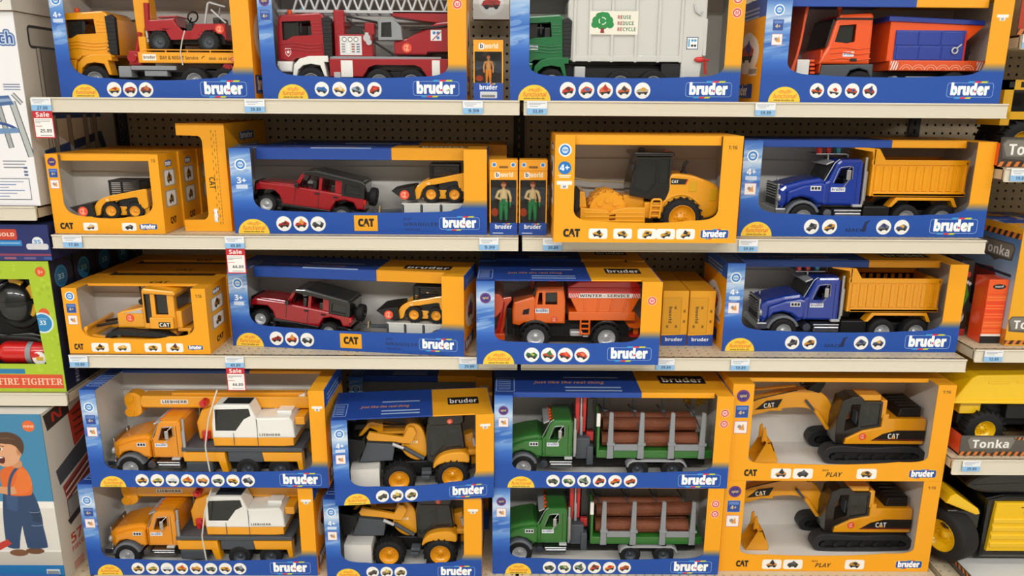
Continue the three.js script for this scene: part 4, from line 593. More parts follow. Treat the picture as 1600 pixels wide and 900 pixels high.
// ---- tow truck
function towTruck(pos) {
  const t = thing('toy_tow_truck', 'yellow toy tow truck with crane post and flat loading bed', 'toy truck', pos), D = draft(827, 672, 0.361, 0.346, -0.037), y = M.yellow;
  flatTruck(t, draft(733, 614, 0.402, 0.384, -0.041), y, y, y);
  bareChassis(t, D, 380, 1420, 480, 560); part(t, 'side_guard', M.grey, D.bx(640, 456, 955, 486, -8, 0, 1.5), D.bx(730, 490, 890, 530, -30, -4, 2)); part(t, 'tank', M.grey, D.bx(550, 458, 640, 540, -40, -2, 3));
  part(t, 'bed', y, D.bx(690, 360, 1400, 436, -140, 0, 2), D.bx(690, 252, 742, 370, -140, -4, 2)); stick(t, D, PR.tow, 704, 368, 1366, 428, 0.1, 'lettering');
  part(t, 'bed_rail', y, D.rd([730, 344, -3], [1350, 344, -3], 1.6), D.rd([1350, 344, -3], [1390, 370, -3], 1.6), ...[880, 1030, 1190].map((x) => D.rd([x, 346, -3], [x, 364, -3], 1.8)));
  part(t, 'crane_post', y, D.ex([634, -130, 740, -130, 752, 120, 742, 184, 700, 190, 690, 300, 652, 330, 640, 180], -60, -20, 3)); part(t, 'crane_boom', y, D.bx(600, -190, 1180, -120, -58, -26, 4)); part(t, 'crane_ram', M.red, D.rd([738, 20, -16], [730, 210, -16], 7), D.rd([690, 220, -16], [660, 350, -14], 5)); part(t, 'ram_rod', M.silver, D.rd([732, 200, -16], [738, 300, -16], 3));
  part(t, 'crane_base', M.red, D.bx(610, 350, 700, 452, -90, -10, 3), D.cy(640, 400, 11, -12, -4), D.bx(736, 236, 768, 290, -60, -30, 3)); part(t, 'cable_drum', M.red, D.cy(1312, 470, 14, -40, -6), D.cy(1312, 470, 7, -6, -2)); dot(t, D, 1356, 408, 7, 0.6);
  for (const x of [1085, 1300]) axle(t, D, x, 566, 36, 138, 32, M.silver, 0.55);
  part(t, 'strap', M.strap, D.tu([[1030, 210, 3], [1006, 280, 4], [985, 360, 2], [992, 450, 1.5]], 1.6, 6, 16));
  // the little open jeep carried on its bed
  const j = thing('toy_open_jeep', 'small red open toy jeep riding on the tow truck bed', 'toy car', [pos[0], pos[1] + D.Y(361), pos[2] - 0.012]), E = draft(827 + 32, 361, 0.361, 0.346, -0.037), r = M.red;
  for (const z of [0, -92]) part(j, 'tub_side', r, E.ex([790, 190, 786, 148, 806, 138, 986, 128, 1010, 170, 1046, 208, 1108, 208, 1136, 160, 1346, 156, 1350, 268, 1316, 232, 1262, 200, 1200, 206, 1150, 268, 960, 272, 930, 210, 880, 196, 820, 204], z - 8, z, 2));
  part(j, 'hood', r, E.ex([786, 150, 806, 134, 988, 118, 992, 176, 800, 196], -92, -8, 4), E.ex([850, 118, 870, 104, 986, 100, 994, 112], -84, -14, 1.5)); part(j, 'front_grille', r, E.bx(784, 148, 800, 250, -90, -10, 2)); part(j, 'tub_floor', r, E.bx(960, 246, 1346, 272, -76, -24, 2), E.bx(1336, 158, 1350, 268, -98, -2, 1)); part(j, 'front_fender', r, E.ex([800, 196, 960, 184, 980, 200, 960, 206, 810, 212], -26, 0, 1.5));
  part(j, 'seat', M.softBlack, E.bx(1060, 150, 1110, 240, -44, -10, 3), E.bx(1060, 150, 1110, 240, -88, -54, 3), E.bx(1236, 110, 1290, 180, -80, -20, 4)); part(j, 'steering_wheel', M.black, new THREE.TorusGeometry(0.0135, 0.002, 8, 20).rotateY(1.0).rotateZ(-0.5).translate(E.X(1085, 106), E.Y(106), -0.03), E.rd([1040, 190, -30], [1080, 112, -30], 1.8));
  part(j, 'roll_bar', M.silver, E.tu([[1188, 156, -8], [1206, 70, -8], [1220, 14, -8], [1236, 8, -18], [1236, 8, -82], [1220, 14, -92], [1188, 156, -92]], 3, 8, 40), E.rd([1240, 60, -8], [1336, 152, -8], 2.4), E.rd([1226, 12, -8], [1330, 40, -10], 2.4)); dot(j, E, 1306, 196, 11, 0.4);
  for (const x of [885, 1228]) { axle(j, E, x, 285, 27, 100, 22, M.slate, 0.55, 16); } part(j, 'underbody', M.black, E.bx(830, 240, 1330, 300, -84, -18, 2));
}
// ---- fire engine
function fireEngine(pos) {
  const t = thing('toy_fire_engine', 'red toy fire engine with grey turntable ladder and white stripes', 'toy truck', pos), D = draft(680, 614, 0.402, 0.384, -0.016), r = M.fireRed;
  flatTruck(t, D, r, M.white, M.white); part(t, 'blue_beacon', M.lensBlue, D.rd([258, 90, -50], [258, 48, -50], 6, 14), D.bl(258, 48, -50, 6, 5, 6));
  stick(t, D, PR.crest, 174, 298, 220, 358, -3.5, 'crest');
  bareChassis(t, D, 420, 1220, 440, 520); part(t, 'rear_body', r, D.ex([456, 366, 1210, 362, 1210, 480, 1068, 480, 1030, 420, 990, 404, 740, 404, 700, 420, 664, 480, 456, 480], -138, -2, 2)); part(t, 'white_stripe', M.white, D.bx(528, 376, 602, 482, -4, -1.2, 0.4)); part(t, 'white_stripe', M.white, D.bx(1100, 372, 1150, 470, -4, -1.2, 0.4)); part(t, 'step_box', M.silver, D.bx(484, 450, 526, 500, -8, 0, 1.5));
  part(t, 'deck', M.grey, D.bx(456, 350, 1156, 368, -136, -4, 1.5)); part(t, 'pump_cabinet', r, D.bx(500, 210, 724, 352, -60, -6, 3), D.bx(478, 58, 546, 356, -120, -12, 4), D.bx(668, 136, 730, 214, -50, -16, 3)); stick(t, D, PR.gauges, 520, 222, 656, 342, -5.6, 'gauge_panel'); part(t, 'hose_valve', M.silver, D.cy(690, 236, 9, -8, 0), D.cy(704, 262, 7, -8, 2), D.bx(676, 200, 700, 230, -10, -2, 1.5));
  part(t, 'hose_reel', M.softBlack, D.cy(610, 198, 16, -50, -20));
  const c = part(t, 'operator_cab', M.grey, D.ex([752, 246, 756, 116, 850, 112, 898, 160, 906, 244], -52, -14, 2, [[772, 226, 776, 136, 838, 132, 838, 226]])); part(c, 'cab_glass', M.smoke, D.ex([770, 226, 774, 134, 840, 130, 840, 226], -18, -17, 0.2));
  part(t, 'turret', r, D.ex([850, 336, 848, 254, 930, 232, 1070, 160, 1120, 132, 1230, 120, 1230, 316, 1062, 318, 1052, 336], -112, -22, 4)); part(t, 'boom_cradle', r, D.ex([834, 92, 836, 58, 1240, 58, 1240, 140, 1090, 128], -104, -34, 2)); for (const [p, q, r] of [[[550, 96, -30], [740, 130, -30], 2.6], [[550, 110, -30], [640, 186, -30], 2.2], [[720, 250, -20], [850, 336, -20], 3], [[950, 180, -18], [1210, 150, -18], 3]]) part(t, 'support_strut', M.black, D.rd(p, q, r));
  stick(t, D, PR.jack, 1082, 178, 1150, 246, -21.6); dot(t, D, 934, 292, 12, -21.4);
  const l = part(t, 'ladder', M.silver, ...[-34, -104].flatMap((z) => [D.bx(110, 54, 1250, 74, z - 6, z, 1), D.bx(110, -46, 1250, -30, z - 6, z, 1)]));
  for (let i = 0; i < 15; i++) { part(l, 'truss_bar', M.silver, D.rd([210 + i * 68, 60, -37], [244 + i * 68, -36, -37], 3.4, 6), D.rd([244 + i * 68, -36, -37], [278 + i * 68, 60, -37], 3.4, 6)); part(l, 'rung', M.silver, D.rd([140 + i * 74, 64, -36], [140 + i * 74, 64, -106], 2.2, 6)); }
  for (const x of [770, 972]) axle(t, D, x, 518, 36, 136, 32, M.silver, 0.55);
}
// ---- garbage truck
function garbageTruck(pos) {
  const t = thing('toy_garbage_truck', 'toy garbage truck with green cab and pale grey hopper body', 'toy truck', pos), D = draft(885, 544, 0.464, 0.443, 0.019), v = M.ivory;
  flatTruck(t, draft(798, 614, 0.402, 0.384, 0.017), M.green, M.green, M.green);
  stick(t, D, PR.maker, 366, 246, 420, 272, -3.4, 'door_sticker');
  bareChassis(t, D, 560, 1210, 350, 430); part(t, 'side_tank', M.silver, D.bx(614, 362, 674, 430, -30, 0, 2)); part(t, 'rear_frame', M.black, D.bx(1090, 340, 1210, 430, -120, -10, 3));
  part(t, 'hopper_body', v, D.ex([586, 318, 584, 20, 620, -100, 1210, -100, 1206, 330, 610, 332], -140, -6, 6)); for (const x of [622, 705, 825, 955, 1078, 1200]) part(t, 'hopper_rib', v, D.bx(x - 9, -60, x + 9, 338, -8, -1, 2.5)); part(t, 'hopper_rail', v, D.bx(604, 300, 1206, 334, -8, -2, 2), D.bx(712, 184, 950, 194, -7, -3.4, 1));
  stick(t, D, PR.recycle, 702, 62, 962, 188, -4.4 + 3.6, 'sign');
  part(t, 'tailgate', v, D.ex([1204, 430, 1208, -100, 1330, -100, 1332, 90, 1312, 430], -140, -2, 4), D.bx(1318, 98, 1336, 300, -20, -2, 2)); stick(t, D, PR.controls, 1226, 198, 1288, 264, -1.6, 'control_panel');
  part(t, 'lift_lever', M.scarlet, D.bl(1296, 320, 2, 14, 7, 6), D.rd([1300, 322, 0], [1350, 322, -6], 3), D.rd([1328, 330, -4], [1334, 400, -4], 3)); part(t, 'hook', M.silver, D.tu([[1262, 20, 0], [1270, 60, 2], [1300, 80, 2], [1306, 60, 2]], 2, 6, 14));
  for (const x of [866, 1046]) axle(t, D, x, 460, 37, 138, 32, M.silver, 0.55);
}
// ---- plough truck
function ploughTruck(pos) {
  const t = thing('toy_plough_truck', 'orange toy truck with snow plough and blue-panelled spreader body', 'toy truck', pos), D = draft(819, 553, 0.465, 0.443, 0.056), o = M.orange;
  part(t, 'plough_blade', M.tomato, D.cv([404, 60, 412, 16, 422, 20, 412, 120, 400, 240, 382, 340, 368, 404, 354, 402, 376, 300, 394, 180], -175, -8, 1)); part(t, 'plough_frame', M.white, D.bx(372, 322, 440, 426, -130, -14, 2)); for (let i = 0; i < 5; i++) part(t, 'frame_rib', o, D.bx(446, 322 + i * 22, 474, 336 + i * 22, -110, -16, 1.5));
  part(t, 'cab', o, D.ex([500, 348, 520, 290, 542, 250, 574, 112, 596, 78, 760, 66, 776, 84, 780, 348], -142, -4, 7, [[574, 226, 592, 136, 684, 130, 684, 224, 640, 234]])); part(t, 'roof_edge', M.black, D.bx(584, 96, 782, 108, -143, -3, 1.2)); part(t, 'door_window', M.smoke, D.ex([578, 226, 594, 140, 682, 134, 682, 222, 640, 232], -14, -13, 0.1)); part(t, 'seat', M.softBlack, D.bx(650, 150, 700, 330, -110, -30, 4));
  part(t, 'windscreen', M.softBlack, D.ex([534, 256, 546, 256, 580, 100, 566, 104], -134, -10, 1)); part(t, 'front_panel', M.tomato, D.bx(494, 270, 506, 400, -138, -8, 3)); part(t, 'lower_cab', M.slate, D.ex([486, 436, 496, 352, 776, 346, 778, 420, 768, 420, 748, 384, 700, 370, 654, 384, 628, 436], -142, -2, 3)); part(t, 'door_handle', M.black, D.bx(654, 316, 690, 332, -4, -1, 1));
  part(t, 'beacon', M.lens, D.rd([636, 72, -40], [636, 36, -40], 6, 14), D.bl(636, 36, -40, 6, 5, 6)); stick(t, D, PR.maker, 616, 278, 676, 306, -3.4, 'door_sticker');
  for (const [i, y] of [262, 290, 322].entries()) part(t, 'door_fold', o, D.tu([[548, y, -4], [620, y - 8, -3.4], [700, y + 4, -3.4], [764, y - 6, -4]], 2, 6, 14));
  bareChassis(t, D, 520, 1380, 385, 440); part(t, 'side_guard', M.grey, D.bx(960, 412, 1136, 434, -10, -2, 1.5), D.cy(900, 428, 8, -30, -4));
  part(t, 'spreader_body', o, D.ex([870, 330, 872, 110, 1388, 130, 1290, 224, 1278, 332], -142, -8, 3)); part(t, 'body_rim', M.binBlue, D.ex([868, 84, 1388, 106, 1388, 132, 868, 112], -146, -2, 2)); part(t, 'bed_board', o, D.bx(866, 324, 1388, 382, -146, -1, 2)); stick(t, D, PR.hazard, 872, 330, 1384, 378, -0.7, 'hazard_stripe');
  for (let i = 0; i < 3; i++) for (let k = 0; k < 2; k++) part(t, 'blue_panel', M.binBlue, D.bx(906 + i * 124, 166 + k * 80, 1026 + i * 124, 242 + k * 80, -12, -3, 2)); part(t, 'panel_back', M.binBlue, D.bx(902, 160, 1282, 328, -12, -5, 1)); part(t, 'panel_edge', M.scarlet, D.bx(1274, 178, 1284, 326, -8, -2, 1)); part(t, 'crank', M.silver, new THREE.TorusGeometry(0.007, 0.0022, 8, 18).translate(D.X(1222, 270), D.Y(270), 0), D.rd([1232, 258, 0], [1258, 236, 0], 2));
  part(t, 'rear_spreader', M.black, D.bx(1290, 230, 1330, 320, -90, -20, 3), D.rd([1310, 220, -30], [1336, 290, -24], 3));
  for (const x of [702, 1222]) axle(t, D, x, 468, 37, 140, 32, M.slate, 0.55);
}
// ---- red four-door jeep, trailer and small loader (millimetres, y up)
function redJeep(label, pos, ry) {
  const t = thing('toy_jeep', label, 'toy car', pos, ry, 'red toy jeeps'), D = draft(100, 0, 1, -1), r = M.jeepRed; t.rotation.order = 'YXZ'; t.rotation.z = -0.15;
  part(t, 'body', r, D.ex([-34, 72, -26, 80, 64, 84, 66, 82, 252, 80, 256, 48, 236, 46, 226, 62, 200, 66, 178, 58, 168, 32, 40, 30, 30, 52, 14, 64, -20, 60, -34, 56], -104, -6, 4)); part(t, 'hood', r, D.ex([-34, 66, -30, 80, 20, 85, 66, 87, 66, 66], -96, -14, 4)); part(t, 'front_grille', M.softBlack, D.bx(-40, 44, -33, 80, -92, -18, 2)); for (let i = 0; i < 7; i++) part(t, 'grille_slot', r, D.bx(-42, 52, -39, 76, -90 + i * 10.5, -84 + i * 10.5, 0.6));
  part(t, 'door_pillars', r, D.ex([64, 80, 84, 121, 94, 124, 196, 118, 196, 80], -102, -10, 2, [[76, 82, 90, 116, 130, 116, 130, 82], [138, 82, 138, 115, 172, 114, 174, 82]])); part(t, 'hard_top', M.softBlack, D.ex([84, 118, 92, 128, 120, 132, 244, 122, 252, 116, 254, 76, 192, 76, 190, 114], -106, -4, 3, [[200, 84, 200, 108, 240, 106, 243, 84]])); part(t, 'rear_window', M.smoke, D.ex([199, 83, 199, 109, 241, 107, 244, 83], -9, -8, 0.2)); part(t, 'roof_panel', M.softBlack, D.ex([88, 125, 120, 133, 246, 123, 246, 119, 120, 128], -104, -6, 1)); part(t, 'windscreen', M.smoke, D.ex([66, 84, 70, 84, 90, 122, 86, 122], -98, -14, 0.3));
  part(t, 'seat', M.softBlack, D.bx(112, 60, 124, 104, -48, -16, 3), D.bx(112, 60, 124, 104, -94, -62, 3), D.bx(160, 60, 174, 100, -94, -16, 3)); part(t, 'steering_wheel', M.black, new THREE.TorusGeometry(0.01, 0.0017, 6, 16).rotateY(1.2).translate(D.X(88, 88), D.Y(88), -0.03));
  for (const z of [0, -88]) { part(t, 'wheel_flare', M.softBlack, D.ex(band(0, 24, 40, 29, 165, 5), z - 22, z + 1, 2)); part(t, 'wheel_flare', M.softBlack, D.ex(band(200, 24, 40, 29, 175, 15), z - 22, z + 1, 2)); }
  part(t, 'sill', M.softBlack, D.bx(36, 24, 168, 33, -104, -4, 2)); part(t, 'underbody', M.black, D.bx(-30, 18, 250, 40, -92, -18, 2)); part(t, 'front_bumper', M.softBlack, D.bx(-54, 26, -38, 44, -102, -8, 3)); part(t, 'rear_bumper', M.softBlack, D.bx(250, 24, 264, 42, -102, -8, 3)); part(t, 'door_handle', M.dark, D.bx(122, 70, 134, 74, -7, -3.6, 0.6), D.bx(172, 68, 184, 72, -7, -3.6, 0.6)); part(t, 'wing_mirror', M.softBlack, D.bx(70, 82, 80, 94, -4, 8, 2)); part(t, 'door_gap', M.dark, D.bx(133, 36, 134.4, 80, -6.4, -5.6, 0.2), D.bx(70, 40, 71.4, 82, -6.4, -5.6, 0.2)); part(t, 'tail_lamp', M.lensRed, D.bx(250, 60, 258, 74, -22, -8, 1.5));
  axle(t, D, 0, 24, 25, 108, 22, M.silver, 0.62); axle(t, D, 200, 24, 25, 108, 22, M.silver, 0.62);
  const s = wheel(t, D, 272, 78, 25, -40, 20, M.softBlack, 0.5); s.rotation.y = Math.PI / 2; s.position.set(D.X(270, 80), D.Y(80), -0.055); s.name = 'spare_wheel'; part(t, 'spare_carrier', M.black, D.bx(252, 66, 262, 90, -66, -44, 2));
  return t;
}
function trailer(label, pos, ry) {
  const t = thing('toy_trailer', label, 'toy trailer', pos, ry, 'grey toy trailers'), D = draft(1235, 551, 0.419, 0.42);
  part(t, 'frame', M.slate, D.bx(1024, 436, 1470, 458, -108, -2, 2), ...[1026, 1146, 1270].map((x) => D.bx(x - 4, 376, x + 6, 450, -106, 0, 1))); for (const [a, b] of [[1036, 1140], [1156, 1264], [1280, 1470]]) { part(t, 'side_board', M.ivory, D.bx(a, 380, b, 440, -6, -1.5, 1)); part(t, 'side_board', M.ivory, D.bx(a, 380, b, 440, -106, -101, 1)); }
  part(t, 'bed', M.ivory, D.bx(1020, 372, 1474, 386, -108, -1, 2)); part(t, 'drawbar', M.slate, D.ex([816, 434, 1024, 424, 1024, 450, 816, 446], -60, -46, 1.5), D.bx(860, 410, 872, 440, -58, -48, 1)); part(t, 'jockey_post', M.khaki, D.rd([862, 446, -44], [868, 404, -44], 2.4));
  for (const z of [0, -90]) part(t, 'mudguard', M.slate, D.ex(band(1376, 470, 66, 56, 180, 0), z - 18, z + 2, 1)); axle(t, D, 1376, 480, 22, 106, 18, M.silver, 0.55);
  return t;
}
function miniLoader(label, pos, ry, tied) {
  const t = thing('toy_skid_loader', label, 'toy loader', pos, ry, 'small yellow toy loaders'), D = draft(1235, 377, 0.419, 0.42), y = M.catYellow;
  part(t, 'shovel', M.black, D.ex([958, 302, 1012, 288, 1104, 274, 1112, 352, 1090, 362, 1036, 356], -98, 6, 1.5)); dot(t, D, 1042, 326, 12.5, 6.4);
  for (const z of [-2, -82]) part(t, 'lift_arm', y, D.cv([1088, 350, 1100, 308, 1128, 266, 1186, 236, 1290, 214, 1398, 192, 1436, 190, 1440, 240, 1438, 300, 1400, 310, 1380, 262, 1376, 242, 1300, 250, 1240, 262, 1186, 270, 1152, 300, 1130, 352], z - 10, z, 2));
  part(t, 'body', y, D.ex([1150, 340, 1180, 300, 1260, 296, 1440, 300, 1440, 350, 1150, 356], -86, -8, 2), D.bx(1376, 200, 1440, 340, -84, -10, 3)); part(t, 'engine_bay', M.black, D.bx(1256, 240, 1384, 300, -80, -8, 2)); const p = print(50, 36, (c) => { c.fillStyle = '#eda216'; c.fillRect(-4, -4, 58, 44); word(c, 'CAT', 25, 28, 26, '#f4f2ec', 40); }); stick(t, D, p, 1178, 244, 1204, 266, -1.4);
  const c = part(t, 'cab', M.black, D.bx(1198, 136, 1390, 150, -78, -8, 2), ...[1206, 1382].flatMap((x) => [-12, -72].map((z) => D.rd([x, 146, z], [x + (x > 1300 ? 4 : -2), 260, z], 3, 6))), D.bx(1212, 226, 1384, 256, -76, -10, 2), D.bx(1372, 150, 1384, 240, -76, -10, 1)); for (let i = 0; i < 6; i++) part(c, 'cage_bar', M.black, D.bx(1210, 156 + i * 12, 1380, 162 + i * 12, -13, -10, 0.8));
  for (const x of [1208, 1356]) axle(t, D, x, 355 - 31, 23, 92, 20, y, 0.56, 14);
  return t;
}
// ---- soil compactor
function compactor(pos) {
  const t = thing('toy_soil_compactor', 'yellow toy soil compactor with studded drum and black cab', 'toy roller', pos), D = draft(765, 794, 0.395, 0.394, 0.02), y = M.catYellow;
  const drum = [D.cy(536, 618, 47, -118, -22, 40)]; for (let k = 0; k < 5; k++) for (let i = 0; i < 16; i++) { const a = (i + (k % 2) / 2) / 16 * 6.283; drum.push(new THREE.BoxGeometry(0.009, 0.006, 0.012).applyMatrix4(new THREE.Matrix4().makeTranslation(D.X(536, 618), D.Y(618), -0.032 - k * 0.019).multiply(new THREE.Matrix4().makeRotationZ(a)).multiply(new THREE.Matrix4().makeTranslation(0, 0.0485, 0)))); }
  part(t, 'studded_drum', y, drum); const hub = part(t, 'drum_hub', y, D.cy(536, 618, 47, -22, -18, 40), ...[0, 1, 2, 3, 4, 5, 6, 7].map((i) => D.cy(536 + 70 * Math.cos(i * 0.785), 618 - 70 * Math.sin(i * 0.785), 8, -18, -15, 12)));
  for (const z of [0, -126]) part(t, 'drum_frame', y, D.ex([368, 596, 520, 606, 542, 630, 566, 606, 660, 590, 772, 590, 772, 706, 368, 704], z - 16, z, 2, [[540, 640, 580, 634, 580, 672, 540, 676]])); for (let i = 0; i < 3; i++) part(t, 'frame_rib', y, D.bx(380, 622 + i * 26, 760, 632 + i * 26, -2, 1.2, 0.8));
  part(t, 'front_beam', y, D.bx(352, 596, 376, 704, -142, 0, 2)); part(t, 'scraper_blade', y, D.ex([352, 598, 352, 492, 386, 496, 402, 596], -128, -14, 2)); part(t, 'scraper_edge', M.black, D.ex([318, 590, 346, 492, 356, 488, 358, 600, 330, 640], -128, -14, 1.5)); part(t, 'neck', y, D.bx(640, 520, 780, 610, -110, -34, 4));
  const c = part(t, 'cab', M.softBlack, D.ex([686, 520, 682, 470, 724, 268, 948, 262, 942, 500, 906, 560], -124, -18, 3, [[712, 480, 740, 290, 850, 288, 850, 440, 800, 500], [866, 288, 934, 286, 928, 440, 866, 440]])); part(c, 'cab_window', M.smoke, D.ex([710, 482, 738, 288, 936, 284, 930, 442, 850, 444, 800, 502], -22, -21, 0.2)); part(c, 'cab_roof', M.softBlack, D.bx(702, 238, 966, 266, -134, -10, 4), D.bx(750, 218, 790, 240, -60, -40, 2)); part(c, 'beacon', M.lens, D.rd([922, 252, -30], [922, 230, -30], 6, 12)); part(c, 'mirror', M.black, D.tu([[714, 250, -10], [694, 280, -6], [690, 340, -6]], 1.6, 6, 12), D.bx(684, 320, 702, 352, -8, -4, 1)); part(c, 'seat', M.softBlack, D.bx(840, 400, 900, 520, -90, -50, 4));
  part(t, 'ladder', y, D.tu([[806, 660, -4], [812, 560, -4], [822, 538, -4], [870, 538, -4], [878, 560, -4], [866, 660, -4]], 3, 8, 30), ...[580, 612, 646].map((v) => D.rd([810, v, -4], [872, v, -4], 2.4))); part(t, 'steps_box', y, D.bx(772, 560, 900, 664, -110, -12, 3));
  part(t, 'engine_hood', y, D.cv([938, 384, 1040, 380, 1130, 402, 1248, 462, 1262, 560, 1240, 640, 1130, 668, 1000, 640, 900, 600, 930, 480], -130, -16, 6)); stick(t, D, print(110, 40, (k) => { k.fillStyle = '#eda216'; k.fillRect(-4, -4, 118, 48); poly(k, [0, 0, 112, 6, 96, 40, 0, 40], '#1a1611'); poly(k, [112, 6, 96, 40, 90, 40, 104, 6], '#c82a1c'); word(k, 'CAT', 26, 30, 24, '#f2efe8', 44); }), 944, 404, 1056, 444, -15.4); for (const [x0, y0, x1, y1] of [[1062, 424, 1112, 490], [1196, 468, 1244, 548]]) { part(t, 'vent', M.olive, D.bx(x0, y0, x1, y1, -17, -14.6, 0.8)); }
  part(t, 'exhaust', M.black, D.tu([[1044, 386, -50], [1046, 336, -50], [1056, 314, -50], [1070, 302, -50]], 4, 10, 16), D.cy(1044, 382, 8, -58, -42));
  for (const z of [-14, -96]) part(t, 'mudguard', y, D.ex(band(1010, 652, 150, 136, 150, 30), z - 36, z, 1.5)); axle(t, D, 1010, 660, 51, 150, 46, y, 0.64, 20);
  part(t, 'tie_cord', M.khaki, D.tu([[200, 380, -120], [320, 430, -130], [450, 456, -135], [700, 462, -130]], 2.4, 6, 24));
}
// ---- bulldozer
function bulldozer(pos) {
  const t = thing('toy_bulldozer', 'yellow toy bulldozer with cab, tracks and front blade', 'toy bulldozer', pos), D = draft(639, 738, 0.389, 0.407, -0.046), y = M.catYellow;
  for (const z of [0, -92]) { const k = part(t, 'track', M.rubber, D.ex(curveGeo([412, 670, 432, 620, 480, 596, 660, 602, 830, 614, 884, 640, 900, 690, 880, 728, 830, 738, 470, 738, 424, 718], 4), z - 32, z, 2, [[450, 672, 470, 634, 520, 624, 830, 638, 866, 668, 862, 704, 830, 716, 480, 716]])); part(k, 'track_frame', y, D.ex([470, 650, 830, 656, 850, 690, 820, 708, 480, 706, 460, 680], z - 28, z - 4, 2)); for (let i = 0; i < 14; i++) part(k, 'track_shoe', M.rubber, D.bx(460 + i * 28, 592 + i * 1.4, 474 + i * 28, 602 + i * 1.4, z - 33, z + 1, 0.5)); }
  part(t, 'hull', y, D.bx(480, 570, 880, 660, -92, -30, 3)); part(t, 'engine_hood', y, D.ex([470, 592, 470, 494, 500, 478, 660, 448, 662, 592], -98, -24, 4)); part(t, 'hood_louvre', M.silver, D.ex([520, 488, 640, 462, 648, 488], -26, -22.6, 0.6)); dot(t, D, 562, 522, 11, -23.4);
  const c = part(t, 'cab', y, D.ex([664, 590, 664, 336, 884, 346, 884, 590], -112, -14, 3, [[676, 350, 722, 350, 722, 550, 676, 550], [752, 352, 838, 354, 838, 490, 752, 490]])); part(c, 'cab_roof', y, D.ex([656, 340, 660, 314, 676, 306, 880, 326, 892, 344, 884, 358], -120, -6, 4)); part(c, 'door_glass', M.softBlack, D.bx(674, 348, 724, 552, -22, -20, 0.3), D.bx(750, 350, 840, 492, -22, -20, 0.3)); part(c, 'rear_window', M.softBlack, D.bx(882, 380, 888, 460, -100, -30, 0.5)); part(c, 'seat', M.softBlack, D.bx(760, 430, 820, 560, -80, -44, 4));
  part(t, 'side_tank', y, D.bx(722, 506, 888, 584, -30, -4, 3), D.bx(886, 470, 930, 590, -108, -20, 3)); stick(t, D, PR.cat, 786, 536, 866, 572, -3.6, 'lettering');
  part(t, 'exhaust', M.black, D.tu([[604, 450, -60], [598, 380, -60], [592, 330, -60], [580, 312, -60]], 3, 8, 18), D.cy(606, 428, 8, -68, -52)); const b = part(t, 'blade', y, D.cv([296, 640, 276, 608, 278, 572, 300, 560, 306, 576, 294, 600, 310, 640], -136, 4, 1)); part(b, 'blade_edge', M.olive, D.bx(286, 640, 316, 656, -136, 4, 1)); for (const z of [-12, -110]) part(t, 'push_arm', y, D.ex([300, 628, 440, 650, 620, 664, 620, 684, 430, 672, 300, 648], z - 10, z, 1.5)); for (const z of [-40, -86]) part(t, 'blade_ram', M.softBlack, D.rd([310, 590, z], [470, 560, z], 4));
  part(t, 'ripper', y, D.bx(900, 600, 990, 628, -90, -60, 2), D.bx(900, 590, 1000, 612, -50, -20, 2), D.bx(980, 600, 1000, 680, -96, -14, 2));
}
